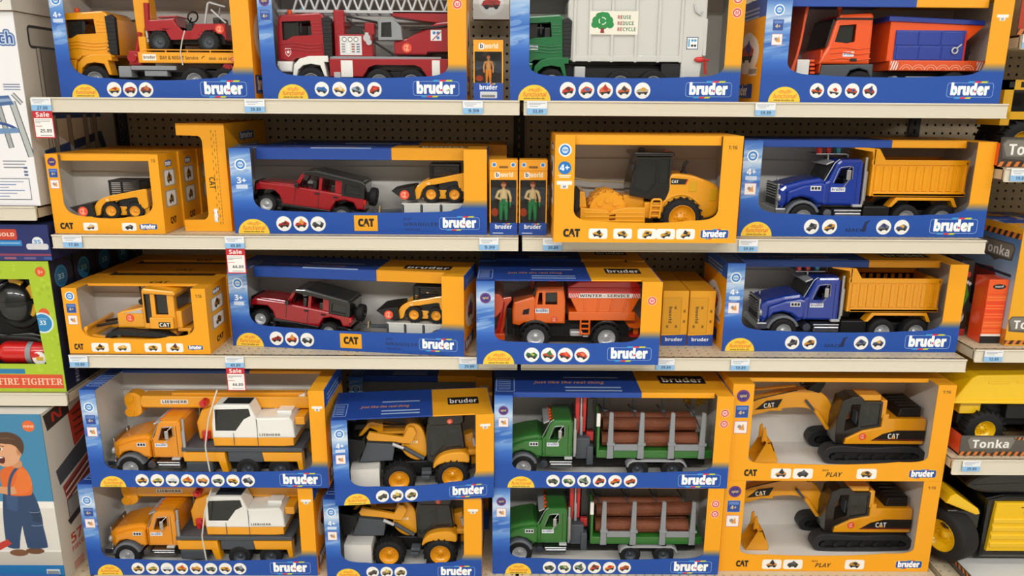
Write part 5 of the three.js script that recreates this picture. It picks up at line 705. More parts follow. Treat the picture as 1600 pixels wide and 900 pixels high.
// ---- gritter lorry
function gritter(pos) {
  const t = thing('toy_gritter_lorry', 'orange toy gritter lorry with red hopper and front plough', 'toy truck', pos), D = draft(631, 640, 0.462, 0.482, 0.011), o = M.gritOrange, W = 138;
  part(t, 'hood', o, D.ex([310, 480, 308, 400, 316, 352, 430, 318, 446, 330, 446, 474, 380, 472, 350, 490], -W + 8, -6, 5)); part(t, 'hood_vent', M.dark, D.ex([368, 424, 374, 396, 410, 386, 406, 420], -7, -5, 0.5)); part(t, 'cab', o, D.ex([440, 476, 440, 340, 452, 262, 610, 258, 622, 340, 622, 476], -W + 6, -4, 6, [[456, 362, 462, 294, 486, 292, 488, 362], [504, 362, 504, 292, 572, 290, 574, 362]])); part(t, 'door_glass', M.smoke, D.bx(504, 290, 574, 362, -20, -19, 0.2)); part(t, 'seat', M.softBlack, D.bx(556, 310, 600, 440, -110, -30, 4)); part(t, 'windscreen', M.smoke, D.ex([430, 326, 436, 330, 454, 268, 448, 266], -W + 16, -14, 0.4)); part(t, 'roof_box', M.tomato, D.bx(528, 218, 572, 260, -80, -50, 3)); part(t, 'air_intake', M.tomato, D.bx(424, 250, 450, 330, -110, -96, 2));
  stick(t, D, PR.maker, 444, 386, 524, 412, -3.4, 'door_sticker'); dot(t, D, 556, 450, 9, -3.4);
  for (const z of [0, -W + 36]) { part(t, 'wheel_arch', M.softBlack, D.ex(band(445, 556, 104, 88, 165, 15), z - 34, z, 1.5)); part(t, 'wheel_arch', M.softBlack, D.ex(band(866, 556, 104, 88, 165, 15), z - 34, z, 1.5)); }
  bareChassis(t, D, 320, 1010, 470, 570); part(t, 'frame', o, D.bx(640, 404, 1034, 456, -W + 6, -4, 3)); part(t, 'hopper', o, D.ex([648, 322, 1058, 322, 1012, 410, 692, 410], -W, -6, 3)); for (let i = 0; i < 4; i++) part(t, 'hopper_rib', o, D.ex([730 + i * 84, 322, 742 + i * 84, 322, 738 + i * 74, 406, 730 + i * 74, 406], -8, -3, 0.8));
  part(t, 'hopper_lid', M.scarlet, D.ex([638, 324, 636, 256, 700, 226, 1036, 222, 1062, 256, 1062, 324], -W, -4, 4)); part(t, 'lid_edge', M.scarlet, D.bx(636, 262, 1064, 274, -W, -2, 2)); stick(t, D, PR.winter, 642, 296, 1062, 322, -3.4, 'lettering');
  part(t, 'ladder', o, ...[500, 530, 470].map((v) => D.bx(708, v, 766, v + 8, -10, -2, 1)), D.bx(706, 452, 716, 540, -10, -2, 1), D.bx(758, 452, 768, 540, -10, -2, 1)); part(t, 'silencer', M.silver, D.bx(650, 522, 726, 552, -34, -8, 4), D.bx(726, 546, 760, 558, -30, -10, 2)); part(t, 'rear_chute', o, D.ex([966, 458, 1030, 404, 1078, 470, 1078, 510, 1052, 520, 1010, 512], -100, -30, 2), D.bx(1040, 510, 1070, 570, -80, -50, 2)); part(t, 'spinner_disc', M.scarlet, new THREE.CylinderGeometry(0.026, 0.026, 0.006, 24).translate(D.X(1052, 570), D.Y(570), -0.065));
  const b = part(t, 'plough_blade', M.tomato, D.cv([150, 330, 176, 306, 236, 304, 254, 330, 246, 390, 200, 440, 150, 446, 158, 390], -150, 6, 1)); part(t, 'plough_arm', M.tomato, D.ex([236, 350, 300, 340, 306, 360, 276, 400, 262, 520, 232, 580, 186, 570, 226, 510, 250, 410], -60, -44, 2), D.bx(180, 548, 262, 586, -110, -20, 3)); part(t, 'plough_mount', M.black, D.bx(276, 400, 316, 560, -110, -30, 3)); part(t, 'plough_ram', M.scarlet, D.rd([250, 370, -40], [226, 540, -36], 6));
  axle(t, D, 445, 557, 38, 134, 36, M.silver, 0.6, 16); axle(t, D, 866, 557, 38, 134, 36, M.silver, 0.6, 16);
}
// ---------------------------------------------------------------- toys set in their boxes
const FL = 0.0035;   // box floor thickness
towTruck([-0.927, SHELF[0] + FL, -0.045]);
fireEngine([-0.399, SHELF[0] + FL, -0.045]);
garbageTruck([0.262, SHELF[0] + FL, -0.045]);
ploughTruck([0.92, SHELF[0] + FL, -0.045]);
redJeep('red four-door toy jeep with black roof in the upper jeep box', [-0.578, SHELF[1] + 0.035, -0.055], 0.0);
redJeep('red four-door toy jeep with black roof in the lower, askew jeep box', [-0.632, SHELF[2] + 0.035, -0.083], -0.136);
trailer('pale grey toy trailer under a small loader, in the upper jeep box', [-0.226, SHELF[1] + FL, -0.055], 0);
trailer('pale grey toy trailer under a small loader, in the lower jeep box', [-0.278, SHELF[2] + FL, -0.04], -0.136);
miniLoader('small yellow toy loader riding on the trailer in the upper jeep box', [-0.226, SHELF[1] + 0.0795, -0.062], 0);
miniLoader('small yellow toy loader riding on the trailer in the lower jeep box', [-0.278, SHELF[2] + 0.0795, -0.047], -0.136);
miniLoader('small yellow toy loader alone in the front yellow loader box', [-1.058, SHELF[1] + 0.036, -0.022], 0);
compactor([0.317, SHELF[1] + FL, 0.035]);
dumpTruck('blue toy dump truck with yellow body, on the second shelf down', [0.925, SHELF[1] + FL, -0.085], 0);
dumpTruck('blue toy dump truck with yellow body, on the third shelf down', [0.91, SHELF[2] + FL, -0.105], 0);
bulldozer([-1.042, SHELF[2] + FL, -0.015]);
gritter([0.132, SHELF[2] + FL, -0.03]);
craneTruck('yellow toy crane truck with white cabin, in the upper stacked box', [-0.869, BASE + 0.2875 + FL, 0.012], 0);
craneTruck('yellow toy crane truck with white cabin, in the lower stacked box', [-0.92, BASE + FL, -0.003], 0);
backhoe('yellow and black toy backhoe loader, in the upper askew box', [-0.286, BASE + 0.2525 + FL, 0.019], 0.115);
backhoe('yellow and black toy backhoe loader, in the lower box on the deck', [-0.326, BASE + FL, 0.002], 0);
for (const [k, y, z] of [['upper', BASE + 0.2775 + FL, -0.02], ['lower', BASE + FL, -0.022]]) {
  const x = k === 'upper' ? 0.271 : 0.262, g = 'toy logs on the ' + k + ' log truck';
  logTruck('green toy log truck with grey stakes, in the ' + k + ' stacked box', [x, y, z], 0);
  const lab = ['front log of the bottom layer', 'rear log of the bottom layer', 'front log of the top layer', 'rear log of the top layer'].map((s) => 'brown toy ' + s + ' on the ' + k + ' green log truck'), D = draft(787, 724, 0.43, 0.467), X = (v) => x + D.X(v), Y = (v) => y + D.Y(v), s = k === 'lower' ? 1 : 0;
  log(lab[0], g, [X(712), Y(486), z - 0.034], [X(1350), Y(486 - 0 * s), z - 0.034], 0.0205);
  log(lab[1], g, [X(716), Y(486), z - 0.078], [X(1356), Y(486), z - 0.078], 0.0205);
  log(lab[2], g, [X(720), Y(400), z - 0.05], [X(1344 + 60 * s), Y(400 - 18 * s), z - 0.052 + 0.006 * s], 0.0195);
  log(lab[3], g, [X(712), Y(400), z - 0.092], [X(1330), Y(400), z - 0.092], 0.0185);
}
for (const [k, y] of [['upper', BASE + 0.2915 + FL], ['lower', BASE + FL]]) {
  excavator('yellow toy excavator with black cab, in the ' + k + ' stacked box', [0.945, y, -0.095], 0);
  digBucket('loose yellow toy bucket beside the excavator in the ' + k + ' box', [0.725, y, -0.1], 0);
}
// card risers inside the boxes
for (const k of ['backhoe_a', 'backhoe_b']) part(box[k], 'card_riser', M.card, B(-0.176, 0.003, -0.11, -0.098, 0.09, -0.03));
part(box.loader0, 'card_riser', M.card, B(-0.09, 0.003, -0.1, 0.12, 0.0355, -0.012));
for (const k of ['jeep_a', 'jeep_c']) part(box[k], 'card_riser', M.card, B(-0.27, 0.003, -0.13, -0.16, 0.03, -0.05));
// ---------------------------------------------------------------- closed printed cartons: front, two sides, top, back
function closedBox(name, label, category, [x0, x1, y0, y1, zf, d], front, side, top, group) {   // world bounds; side and top may be prints or materials
  const w = x1 - x0, h = y1 - y0, a = w / 2, t = thing(name, label, category, [(x0 + x1) / 2, y0, zf], 0, group);
  part(t, 'front_panel', front.p ? sheet(front) : front, front.p ? printed(B(-a, 0, -T, a, h, 0), front, 'x', -a, a, 'y', 0, h) : B(-a, 0, -T, a, h, 0));
  for (const s of [-1, 1]) { const g = B(s * a, 0, -d, s * (a - T), h, -T); part(t, 'side_panel', side.p ? sheet(side) : side, side.p ? printed(g, side, 'z', s > 0 ? 0 : -d, s > 0 ? -d : 0, 'y', 0, h) : g); }
  const g = B(-a + T, h - T, -d, a - T, h, -T); part(t, 'top_panel', top.p ? sheet(top) : top, top.p ? printed(g, top, 'x', -a, a, 'z', 0, -d) : g);
  part(t, 'back_panel', M.kraft, B(-a + T, 0, -d, a - T, h - T, -d + T)); part(t, 'bottom_panel', M.kraft, B(-a + T, 0, -d + T, a - T, T, -T));
  return t;
}
// ---------------------------------------------------------------- small figures: one skin grown around a jointed skeleton
function skinOf(bones, lo, hi, n, colour, blend = 0.006) {
  const mc = new MarchingCubes(n, new THREE.MeshStandardMaterial(), false, false, 60000); mc.isolation = 0;
  const size = Math.max(hi[0] - lo[0], hi[1] - lo[1], hi[2] - lo[2]), c = [0, 1, 2].map((k) => (lo[k] + hi[k]) / 2);
  const P = new THREE.Vector3(), A = new THREE.Vector3(), Bv = new THREE.Vector3();
  for (let z = 0; z < n; z++) for (let y = 0; y < n; y++) for (let x = 0; x < n; x++) {
    P.set(...[x, y, z].map((v, k) => c[k] + ((v - n / 2) / (n / 2)) * size / 2));
    let d = 1;
    for (const [p, q, r0, r1] of bones) { A.set(...p); Bv.set(...q).sub(A); const t = Math.max(0, Math.min(1, P.clone().sub(A).dot(Bv) / (Bv.lengthSq() || 1))), e = P.distanceTo(A.addScaledVector(Bv, t)) - (r0 + (r1 - r0) * t), h = Math.max(0, Math.min(1, 0.5 + 0.5 * (d - e) / blend)); d = d * (1 - h) + e * h - blend * h * (1 - h); }
    mc.field[x + y * n + z * n * n] = -d;
  }
  mc.update();
  const k = mc.count, pos = mc.positionArray.slice(0, k * 3), nor = mc.normalArray.slice(0, k * 3), col = new Float32Array(k * 3);
  for (let i = 0; i < k; i++) { for (let j = 0; j < 3; j++) pos[i * 3 + j] = pos[i * 3 + j] * size / 2 + c[j]; new THREE.Color(colour(pos[i * 3], pos[i * 3 + 1], pos[i * 3 + 2])).toArray(col, i * 3); }
  const g = new THREE.BufferGeometry(); g.setAttribute('position', new THREE.BufferAttribute(pos, 3)); g.setAttribute('normal', new THREE.BufferAttribute(nor, 3)); g.setAttribute('color', new THREE.BufferAttribute(col, 3)); return g;
}
const figureMat = new THREE.MeshStandardMaterial({ vertexColors: true, roughness: 0.55 });
function figureBones(s, armUp) {
  const b = [[[0, 0.92, 0], [0, 0.95, 0], 0.066, 0.062], [[0, 0.8, 0], [0, 0.88, 0], 0.035, 0.03], [[-0.02, 0.6, 0], [0, 0.76, 0], 0.08, 0.075], [[0.02, 0.6, 0], [0, 0.76, 0], 0.08, 0.075], [[-0.09, 0.765, 0], [0.09, 0.765, 0], 0.042, 0.042], [[0, 0.5, 0], [0, 0.6, 0], 0.085, 0.08], [[0, 0.9, 0.055], [0, 0.905, 0.07], 0.016, 0.012],
    [[-0.05, 0.48, 0], [-0.062, 0.27, 0.005], 0.066, 0.05], [[-0.062, 0.27, 0.005], [-0.065, 0.05, 0], 0.048, 0.036], [[-0.065, 0.03, 0], [-0.07, 0.025, 0.07], 0.034, 0.03], [[0.05, 0.48, 0], [0.062, 0.27, 0.005], 0.066, 0.05], [[0.062, 0.27, 0.005], [0.065, 0.05, 0], 0.048, 0.036], [[0.065, 0.03, 0], [0.07, 0.025, 0.07], 0.034, 0.03]];
  const L = [[0.125, 0.75, 0], [0.17, 0.6, 0.01], [0.165, 0.46, 0.05]], R = armUp ? [[-0.125, 0.75, 0], [-0.18, 0.62, 0.03], [-0.06, 0.58, 0.11]] : [[-0.125, 0.75, 0], [-0.17, 0.6, 0.01], [-0.16, 0.46, 0.06]];
  for (const a of [L, R]) { b.push([a[0], a[1], 0.038, 0.032], [a[1], a[2], 0.03, 0.024]); const d = new THREE.Vector3(...a[2]).sub(new THREE.Vector3(...a[1])).normalize(), e = a[2].map((v, i) => v + [d.x, d.y, d.z][i] * 0.03); b.push([a[2], e, 0.026, 0.022]); for (let f = -1; f < 3; f++) { const o = (f - 0.5) * 0.013; b.push([[e[0] + o * (armUp ? 0.3 : 1), e[1], e[2] + o], [e[0] + d.x * 0.05 + o * 0.4, e[1] + d.y * 0.05, e[2] + d.z * 0.05 + o + 0.01], 0.0085, 0.007]); } b.push([[e[0], e[1] + 0.015, e[2] + 0.015], [e[0] + d.x * 0.03, e[1] + d.y * 0.03 + 0.01, e[2] + 0.04], 0.009, 0.007]); }
  return b.map(([p, q, r0, r1]) => [p.map((v) => v * s), q.map((v) => v * s), r0 * s, r1 * s]);
}
function toyFigure(label, pos, s, colour, hat, armUp, group) {
  const t = thing('toy_figure', label, 'toy figure', pos, 0, group);
  const g = skinOf(figureBones(s, armUp), [-0.24 * s, -0.04 * s, -0.2 * s], [0.24 * s, 1.06 * s, 0.2 * s], 72, (x, y, z) => colour(x / s, y / s, z / s), 0.012 * s);
  const m = lit(new THREE.Mesh(g, figureMat)); m.name = 'body'; t.add(m);
  part(t, 'cap', hat, new THREE.SphereGeometry(0.07 * s, 16, 10, 0, 6.3, 0, 1.5).translate(0, 0.95 * s, -0.002), new THREE.CylinderGeometry(0.05 * s, 0.05 * s, 0.012 * s, 16).scale(1, 1, 1.2).translate(0, 0.962 * s, 0.045 * s));
  for (const k of [-1, 1]) part(t, 'eye', M.dark, new THREE.SphereGeometry(0.008 * s, 8, 6).translate(k * 0.024 * s, 0.935 * s, 0.058 * s)); part(t, 'mouth', M.red, B(-0.015 * s, 0.882 * s, 0.05 * s, 0.015 * s, 0.888 * s, 0.058 * s));
  return t;
}
const figureBack = metres(0.075, 0.15, (c, w, h) => { c.fillStyle = '#3d5368'; c.fillRect(-0.01, -0.01, w + 0.02, h + 0.02); for (let i = 0; i < 30; i++) { c.globalAlpha = 0.5; c.fillStyle = ['#5f7a90', '#2c3a48', '#7d8a92', '#46494c'][i % 4]; c.beginPath(); c.ellipse(w * rnd(), h * rnd(), 0.012, 0.006, rnd() * 3, 0, 7); c.fill(); } c.globalAlpha = 1; poly(c, [0, h, 0, h * 0.7, w * 0.3, h * 0.62, w, h * 0.75, w, h], '#2a2d30'); disc(c, w * 0.18, h * 0.85, 0.01, '#d8521e'); });
function figureBox(label, x0, x1, y, zf, h, low, colour, hat, group, figLabel, blueLow) {
  const w = x1 - x0, a = w / 2, d = 0.06, t = thing('figure_box', label, 'toy box', [(x0 + x1) / 2, y, zf], 0, group);
  const head = low ? 0.028 : 0.052, foot = low ? 0.042 : 0.032;
  const p = metres(w, h, (c) => {
    c.fillStyle = '#f0a21c'; c.fillRect(-0.01, -0.01, w + 0.02, h + 0.02);
    if (!low) { c.fillStyle = '#e08f16'; c.fillRect(-0.01, 0.027, w + 0.02, 0.003); disc(c, 0.012, 0.013, 0.0065, '#eef2f8'); disc(c, 0.012, 0.013, 0.0045, '#3a7fc8'); disc(c, w - 0.012, 0.013, 0.0065, '#eef2f8'); disc(c, w - 0.012, 0.013, 0.0045, '#3a7fc8'); rrect(c, a - 0.012, 0.016, 0.024, 0.006, 0.003, '#8a5a10'); }
    const yb = low ? 0.022 : 0.046; rrect(c, 0.013, yb - 0.014, 0.014, 0.015, 0.004, '#eef0f4'); word(c, 'b', 0.02, yb - 0.002, 0.015, '#2a2a30'); word(c, 'world', 0.045, yb - 0.001, 0.017, '#f2ece0', 0.034, 'bold');
    c.fillStyle = '#1d49a4'; c.fillRect(-0.01, h - foot, w + 0.02, foot + 0.01); word(c, 'bruder', a, h - foot + 0.016, 0.016, '#fff', w * 0.62); bars(c, a - 0.004, h - foot + 0.001, 0.02, 0.003);
    if (low) { rrect(c, w * 0.22, h - 0.021, w * 0.58, 0.016, 0.002, '#d6d8dc'); for (let i = 0; i < 16; i++) { c.fillStyle = '#333'; c.fillRect(w * 0.28 + i * 0.0021, h - 0.013, 0.0012, 0.006); } } else { c.fillStyle = '#dfe6f2'; c.fillRect(0.008, h - 0.006, 0.028, 0.002); }
  });
  const s = new THREE.Shape(); s.moveTo(-a, 0); s.lineTo(a, 0); s.lineTo(a, h); s.lineTo(-a, h); const hole = new THREE.Path(); hole.moveTo(-a + 0.003, foot); hole.lineTo(-a + 0.003, h - head); hole.lineTo(a - 0.003, h - head); hole.lineTo(a - 0.003, foot); s.holes.push(hole);
  part(t, 'front_panel', sheet(p), printed(new THREE.ExtrudeGeometry(s, { depth: 0.001, bevelEnabled: false }).translate(0, 0, -0.001), p, 'x', -a, a, 'y', 0, h));
  part(t, 'window_pane', M.clear, uvPlane(w - 0.004, h - head - foot + 0.002).translate(0, (foot + h - head) / 2, -0.0016));
  part(t, 'back_card', sheet(figureBack, 0.6), printed(B(-a + 0.002, foot - 0.004, -0.048, a - 0.002, h, -0.046), figureBack, 'x', -a, a, 'y', foot, h - head)); for (const k of [-1, 1]) part(t, 'side_panel', sheet(stripCat), printed(B(k * a, 0, -d, k * (a - 0.001), h, -0.001), stripCat, 'z', -d, 0, 'y', 0, h)); part(t, 'back_panel', M.yellowCard, B(-a, 0, -d, a, h, -d + 0.001)); part(t, 'top_panel', M.yellowCard, B(-a, h - 0.001, -d, a, h, -0.001)); part(t, 'shelf_card', M.blueCard, B(-a + 0.001, foot - 0.006, -0.046, a - 0.001, foot - 0.004, -0.002));
  toyFigure(figLabel, [(x0 + x1) / 2, y + foot - 0.003, zf - 0.024], low ? h - head - foot - 0.004 : (h - head - foot) * 0.97, colour, hat, !low, group && 'toy figures in the twin boxes');
}
const farmer = (x, y, z) => (y > 0.84 ? '#d49a70' : y < 0.07 ? '#2a2018' : y < 0.52 || (Math.abs(x) < 0.05 && y < 0.6) ? '#0f7a46' : y < 0.5 + 0.08 && Math.abs(x) > 0.13 ? '#d49a70' : Math.abs(x) > 0.135 && y < 0.6 ? '#d49a70' : '#cdb988');
const worker = (x, y, z) => (y > 0.84 ? '#cf9468' : y < 0.07 ? '#d8d8d4' : Math.abs(x) > 0.12 && y < 0.56 ? '#cf9468' : y > 0.5 ? '#c98f4e' : '#e08a1e');
figureBox('narrow orange and blue figure box on the top shelf, by the fire engine', -0.121, -0.047, SHELF[0], -0.02, 0.145, true, worker, M.orange, null, 'toy worker in orange trousers inside the top shelf figure box');
figureBox('narrow figure box beside the upper jeep box', -0.081, -0.008, SHELF[1], -0.028, 0.197, false, farmer, M.red, 'twin figure boxes', 'toy figure in green trousers inside the box by the jeep box');
figureBox('narrow figure box beside the compactor box', -0.004, 0.069, SHELF[1], -0.028, 0.197, false, farmer, M.red, 'twin figure boxes', 'toy figure in green trousers inside the box by the compactor');
// hanging pack on the pegboard above the top shelf figure box
{ const p = metres(0.1, 0.16, (c, w, h) => { c.fillStyle = '#e9e4dc'; c.fillRect(-0.01, -0.01, w + 0.02, h + 0.02); picto(c, w / 2, h - 0.045, 0.034, ['#b8322a', '#8a2a22', '#5a2a22'], 4); }); const t = closedBox('hanging_pack', 'white hanging pack with a red picture on the pegboard', 'toy pack', [-0.137, -0.032, 1.71, 1.87, -0.36, 0.05], p, M.card, M.card); part(t, 'peg_hook', M.chrome, rod([0, 0.15, 0.04], [0, 0.15, -0.098], 0.003)); }

// ---------------------------------------------------------------- yellow carton turned end-on, open to one side
{
  const w = 0.125, h = 0.282, d = 0.34, t = thing('turned_toy_box', 'tall empty yellow carton turned end-on beside the small loader boxes', 'toy box', [-0.833, SHELF[1], -0.058]), a = w / 2;
  const p = metres(w, h, (c) => { c.fillStyle = YEL; c.fillRect(-0.01, -0.01, w + 0.02, h + 0.02); c.save(); c.translate(w - 0.046, h * 0.5); c.rotate(Math.PI / 2); word(c, 'CAT', 0.012, 0.004, 0.022, '#2a1c08', 0.032); makerLogo(c, 0.08, -0.012, 0.036, '#cfd6e6'); for (let i = 0; i < 26; i++) { c.fillStyle = '#7a5a1e'; c.fillRect(-0.125 + 0.0096 * i, -0.012 - 0.006 * (i % 2), 0.0075, 0.0016); c.fillRect(-0.125 + 0.0096 * i, -0.024, 0.0068, 0.0014); } c.restore(); });
  const s = new THREE.Shape(); s.moveTo(-a, 0); s.lineTo(a, 0); s.lineTo(a, h); s.lineTo(-a, h); s.lineTo(-a, h - 0.03); s.lineTo(-0.01, h - 0.031); s.quadraticCurveTo(0.003, h - 0.033, 0.003, h - 0.05); s.lineTo(0.003, 0.05); s.quadraticCurveTo(0.002, 0.033, -0.012, 0.031); s.lineTo(-a, 0.03);
  for (const z of [-T, -d]) part(t, 'end_panel', sheet(p), printed(new THREE.ExtrudeGeometry(s, { depth: T, bevelEnabled: false }).translate(0, 0, z), p, 'x', -a, a, 'y', 0, h));
  part(t, 'long_panel', sheet(sideCat), printed(B(a - T, 0, -d, a, h, -T), sideCat, 'z', -T, -d * 0.55, 'y', h * 0.25, h)); part(t, 'floor_panel', M.yellowCard, B(-a, 0, -d + T, a - T, T, -T)); part(t, 'top_panel', M.yellowCard, B(-a, h - T, -d + T, a - T, h, -T)); part(t, 'lower_lip', M.yellowCard, B(-a, T, -d + T, -a + T, 0.03, -T)); part(t, 'inner_tray', M.card, B(a - T - 0.001, T, -d + T, a - T, h - T, -T), B(-a + T, T, -d + T, a - 0.004, T + 0.001, -T));
}
// ---------------------------------------------------------------- narrow yellow boxes seen from behind, two rows
{
  const w = 0.0715, h = 0.161, p = metres(w, h, (c) => { c.fillStyle = '#eea81c'; c.fillRect(-0.01, -0.01, w + 0.02, h + 0.02); rrect(c, 0.002, 0.02, 0.05, 0.104, 0.001, '#e2a21e', '#c0830f', 0.0012); c.save(); c.translate(0.022, 0.07); c.rotate(Math.PI / 2); word(c, 'bworld', 0, 0.004, 0.012, '#3a2a10', 0.05); c.restore(); for (const [x, y] of [[0.036, 0.045], [0.062, 0.055], [0.062, 0.085], [0.04, 0.1], [0.015, 0.1]]) { c.fillStyle = '#8a641a'; c.fillRect(x - 0.003, y, 0.006, 0.008); } c.fillStyle = '#1d49a4'; poly(c, [-0.01, h - 0.03, w + 0.01, h - 0.034, w + 0.01, h + 0.01, -0.01, h + 0.01], '#1d49a4'); word(c, 'bruder', w / 2, h - 0.014, 0.014, '#fff', 0.05); });
  for (const [i, x] of [0.404, 0.479].entries()) for (let k = 0; k < 4; k++) closedBox('narrow_toy_box', 'narrow yellow box, ' + ['front', 'second', 'third', 'last'][k] + ' of the row next to the ' + ['gritter box', 'lower dump truck box'][i], 'toy box', [x, x + w, SHELF[2], SHELF[2] + h, -0.1 - k * 0.062, 0.0605], p, M.yellowCard, M.yellowCard, 'narrow yellow boxes');
}
// ---------------------------------------------------------------- price labels and sale tags on the shelf edges
function priceLabel(x, y, z, price, where) {
  const p = print(100, 66, (c) => { c.fillStyle = '#e9edf2'; c.fillRect(-4, -4, 108, 74); c.fillStyle = '#8fc0ec'; c.fillRect(-4, 36, 108, 40); word(c, price, 54, 59, 24, '#2f4a68', 54); c.fillStyle = '#98a0aa'; for (const [a, b, w] of [[8, 8, 84], [8, 15, 60], [14, 24, 40]]) c.fillRect(a, b, w, 3); });
  const g = printed(B(x - 0.025, y - 0.0335, z, x + 0.025, y - 0.002, z + 0.0008), p, 'x', x - 0.025, x + 0.025, 'y', y - 0.0335, y - 0.002);
  solid('price_label', 'white and blue shelf price label ' + where, 'price label', sheet(p, 0.55), g).userData.group = 'shelf price labels';
}
const LZ = 0.008, edge = (n) => (px) => (px - 812) * 1.22 / [762, 731, 702][n];
for (const [n, px, price, where] of [[0, 66, '27.00', 'above the sale tag at the ladder carton'], [0, 397, '39.89', 'under the gap between tow truck and fire engine'], [0, 736, '9.99', 'under the top shelf figure box'], [0, 836, '33.89', 'under the left end of the garbage truck box'], [0, 1192, '59.89', 'under the left end of the plough truck box'],
  [1, 115, '17.89', 'under the small loader box'], [1, 367, '49.89', 'above the sale tag under the upper jeep box'], [1, 763, '9.99', 'under the first twin figure box'], [1, 862, '39.89', 'at the left of the compactor box'], [1, 1168, '59.89', 'at the right of the compactor box'],
  [2, 127, '19.89', 'under the bulldozer box'], [2, 369, '49.89', 'above the sale tag under the lower jeep box'], [2, 733, '29.89', 'at the left of the gritter box'], [2, 1040, '39.89', 'at the right of the gritter box'], [2, 1157, '59.89', 'under the lower dump truck box']]) priceLabel(edge(n)(px), SHELF[n], LZ, price, where);
function saleTag(x, y, price, where) {
  const w = 0.05, h = 0.066, p = print(150, 198, (c) => { c.fillStyle = '#c4202f'; c.fillRect(-4, -4, 158, 206); c.fillStyle = '#f3f2f0'; c.fillRect(7, 52, 136, 138); word(c, 'Sale', 75, 42, 46, '#fbf4f2', 104); c.fillStyle = '#6a6a70'; c.fillRect(12, 64, 116, 3); c.fillRect(12, 74, 110, 3); c.fillRect(12, 84, 40, 3); c.fillStyle = '#c4202f'; c.fillRect(12, 108, 50, 4); word(c, price, 86, 156, 34, '#3a3a40', 90); c.fillStyle = '#8a8a90'; c.fillRect(40, 176, 90, 4); });
  solid('sale_tag', 'red and white sale tag ' + where, 'sale tag', sheet(p, 0.5), printed(B(x - w / 2, y - h, LZ, x + w / 2, y, LZ + 0.0008), p, 'x', x - w / 2, x + w / 2, 'y', y - h, y)).userData.group = 'sale tags';
}
saleTag(edge(0)(66), SHELF[0] - 0.034, '25.89', 'hanging from the top shelf end by the ladder carton'); saleTag(edge(1)(367), SHELF[1] - 0.034, '44.89', 'hanging under the second shelf, over the lower jeep box'); saleTag(edge(2)(369), SHELF[2] - 0.034, '44.89', 'hanging in front of the upper crane truck box');
// tie straps round the crane trucks
for (const [k, x, y, z] of [['upper', -0.858, BASE + 0.2875, 0.03], ['lower', -0.9, BASE, 0.014]]) { const o = solid('tie_strap', 'clear plastic strap tied round the ' + k + ' crane truck', 'strap', M.strap, tubeOf([[x + 0.03, y + 0.27, z - 0.03], [x + 0.014, y + 0.2, z + 0.006], [x, y + 0.12, z + 0.01], [x + 0.006, y + 0.03, z + 0.008]], 0.0022, 6, 24)); }
// yellow grapple in a bag, behind the logs
for (const [k, x, y] of [['upper', 0.54, BASE + 0.2775 + 0.188], ['lower', 0.535, BASE + 0.184]]) { const g = new THREE.IcosahedronGeometry(1, 4), a = g.attributes.position; for (let i = 0; i < a.count; i++) { const q = 1 + 0.16 * Math.sin(a.getX(i) * 9 + a.getY(i) * 7) + 0.1 * Math.sin(a.getY(i) * 15 - a.getZ(i) * 11); a.setXYZ(i, a.getX(i) * q * 0.034, a.getY(i) * q * 0.025, a.getZ(i) * q * 0.014); } g.computeVertexNormals(); solid('parts_bag', 'crumpled yellow bag of parts on the back of the ' + k + ' log truck box', 'bag', M.olive, g.translate(x, y, -0.19)); }
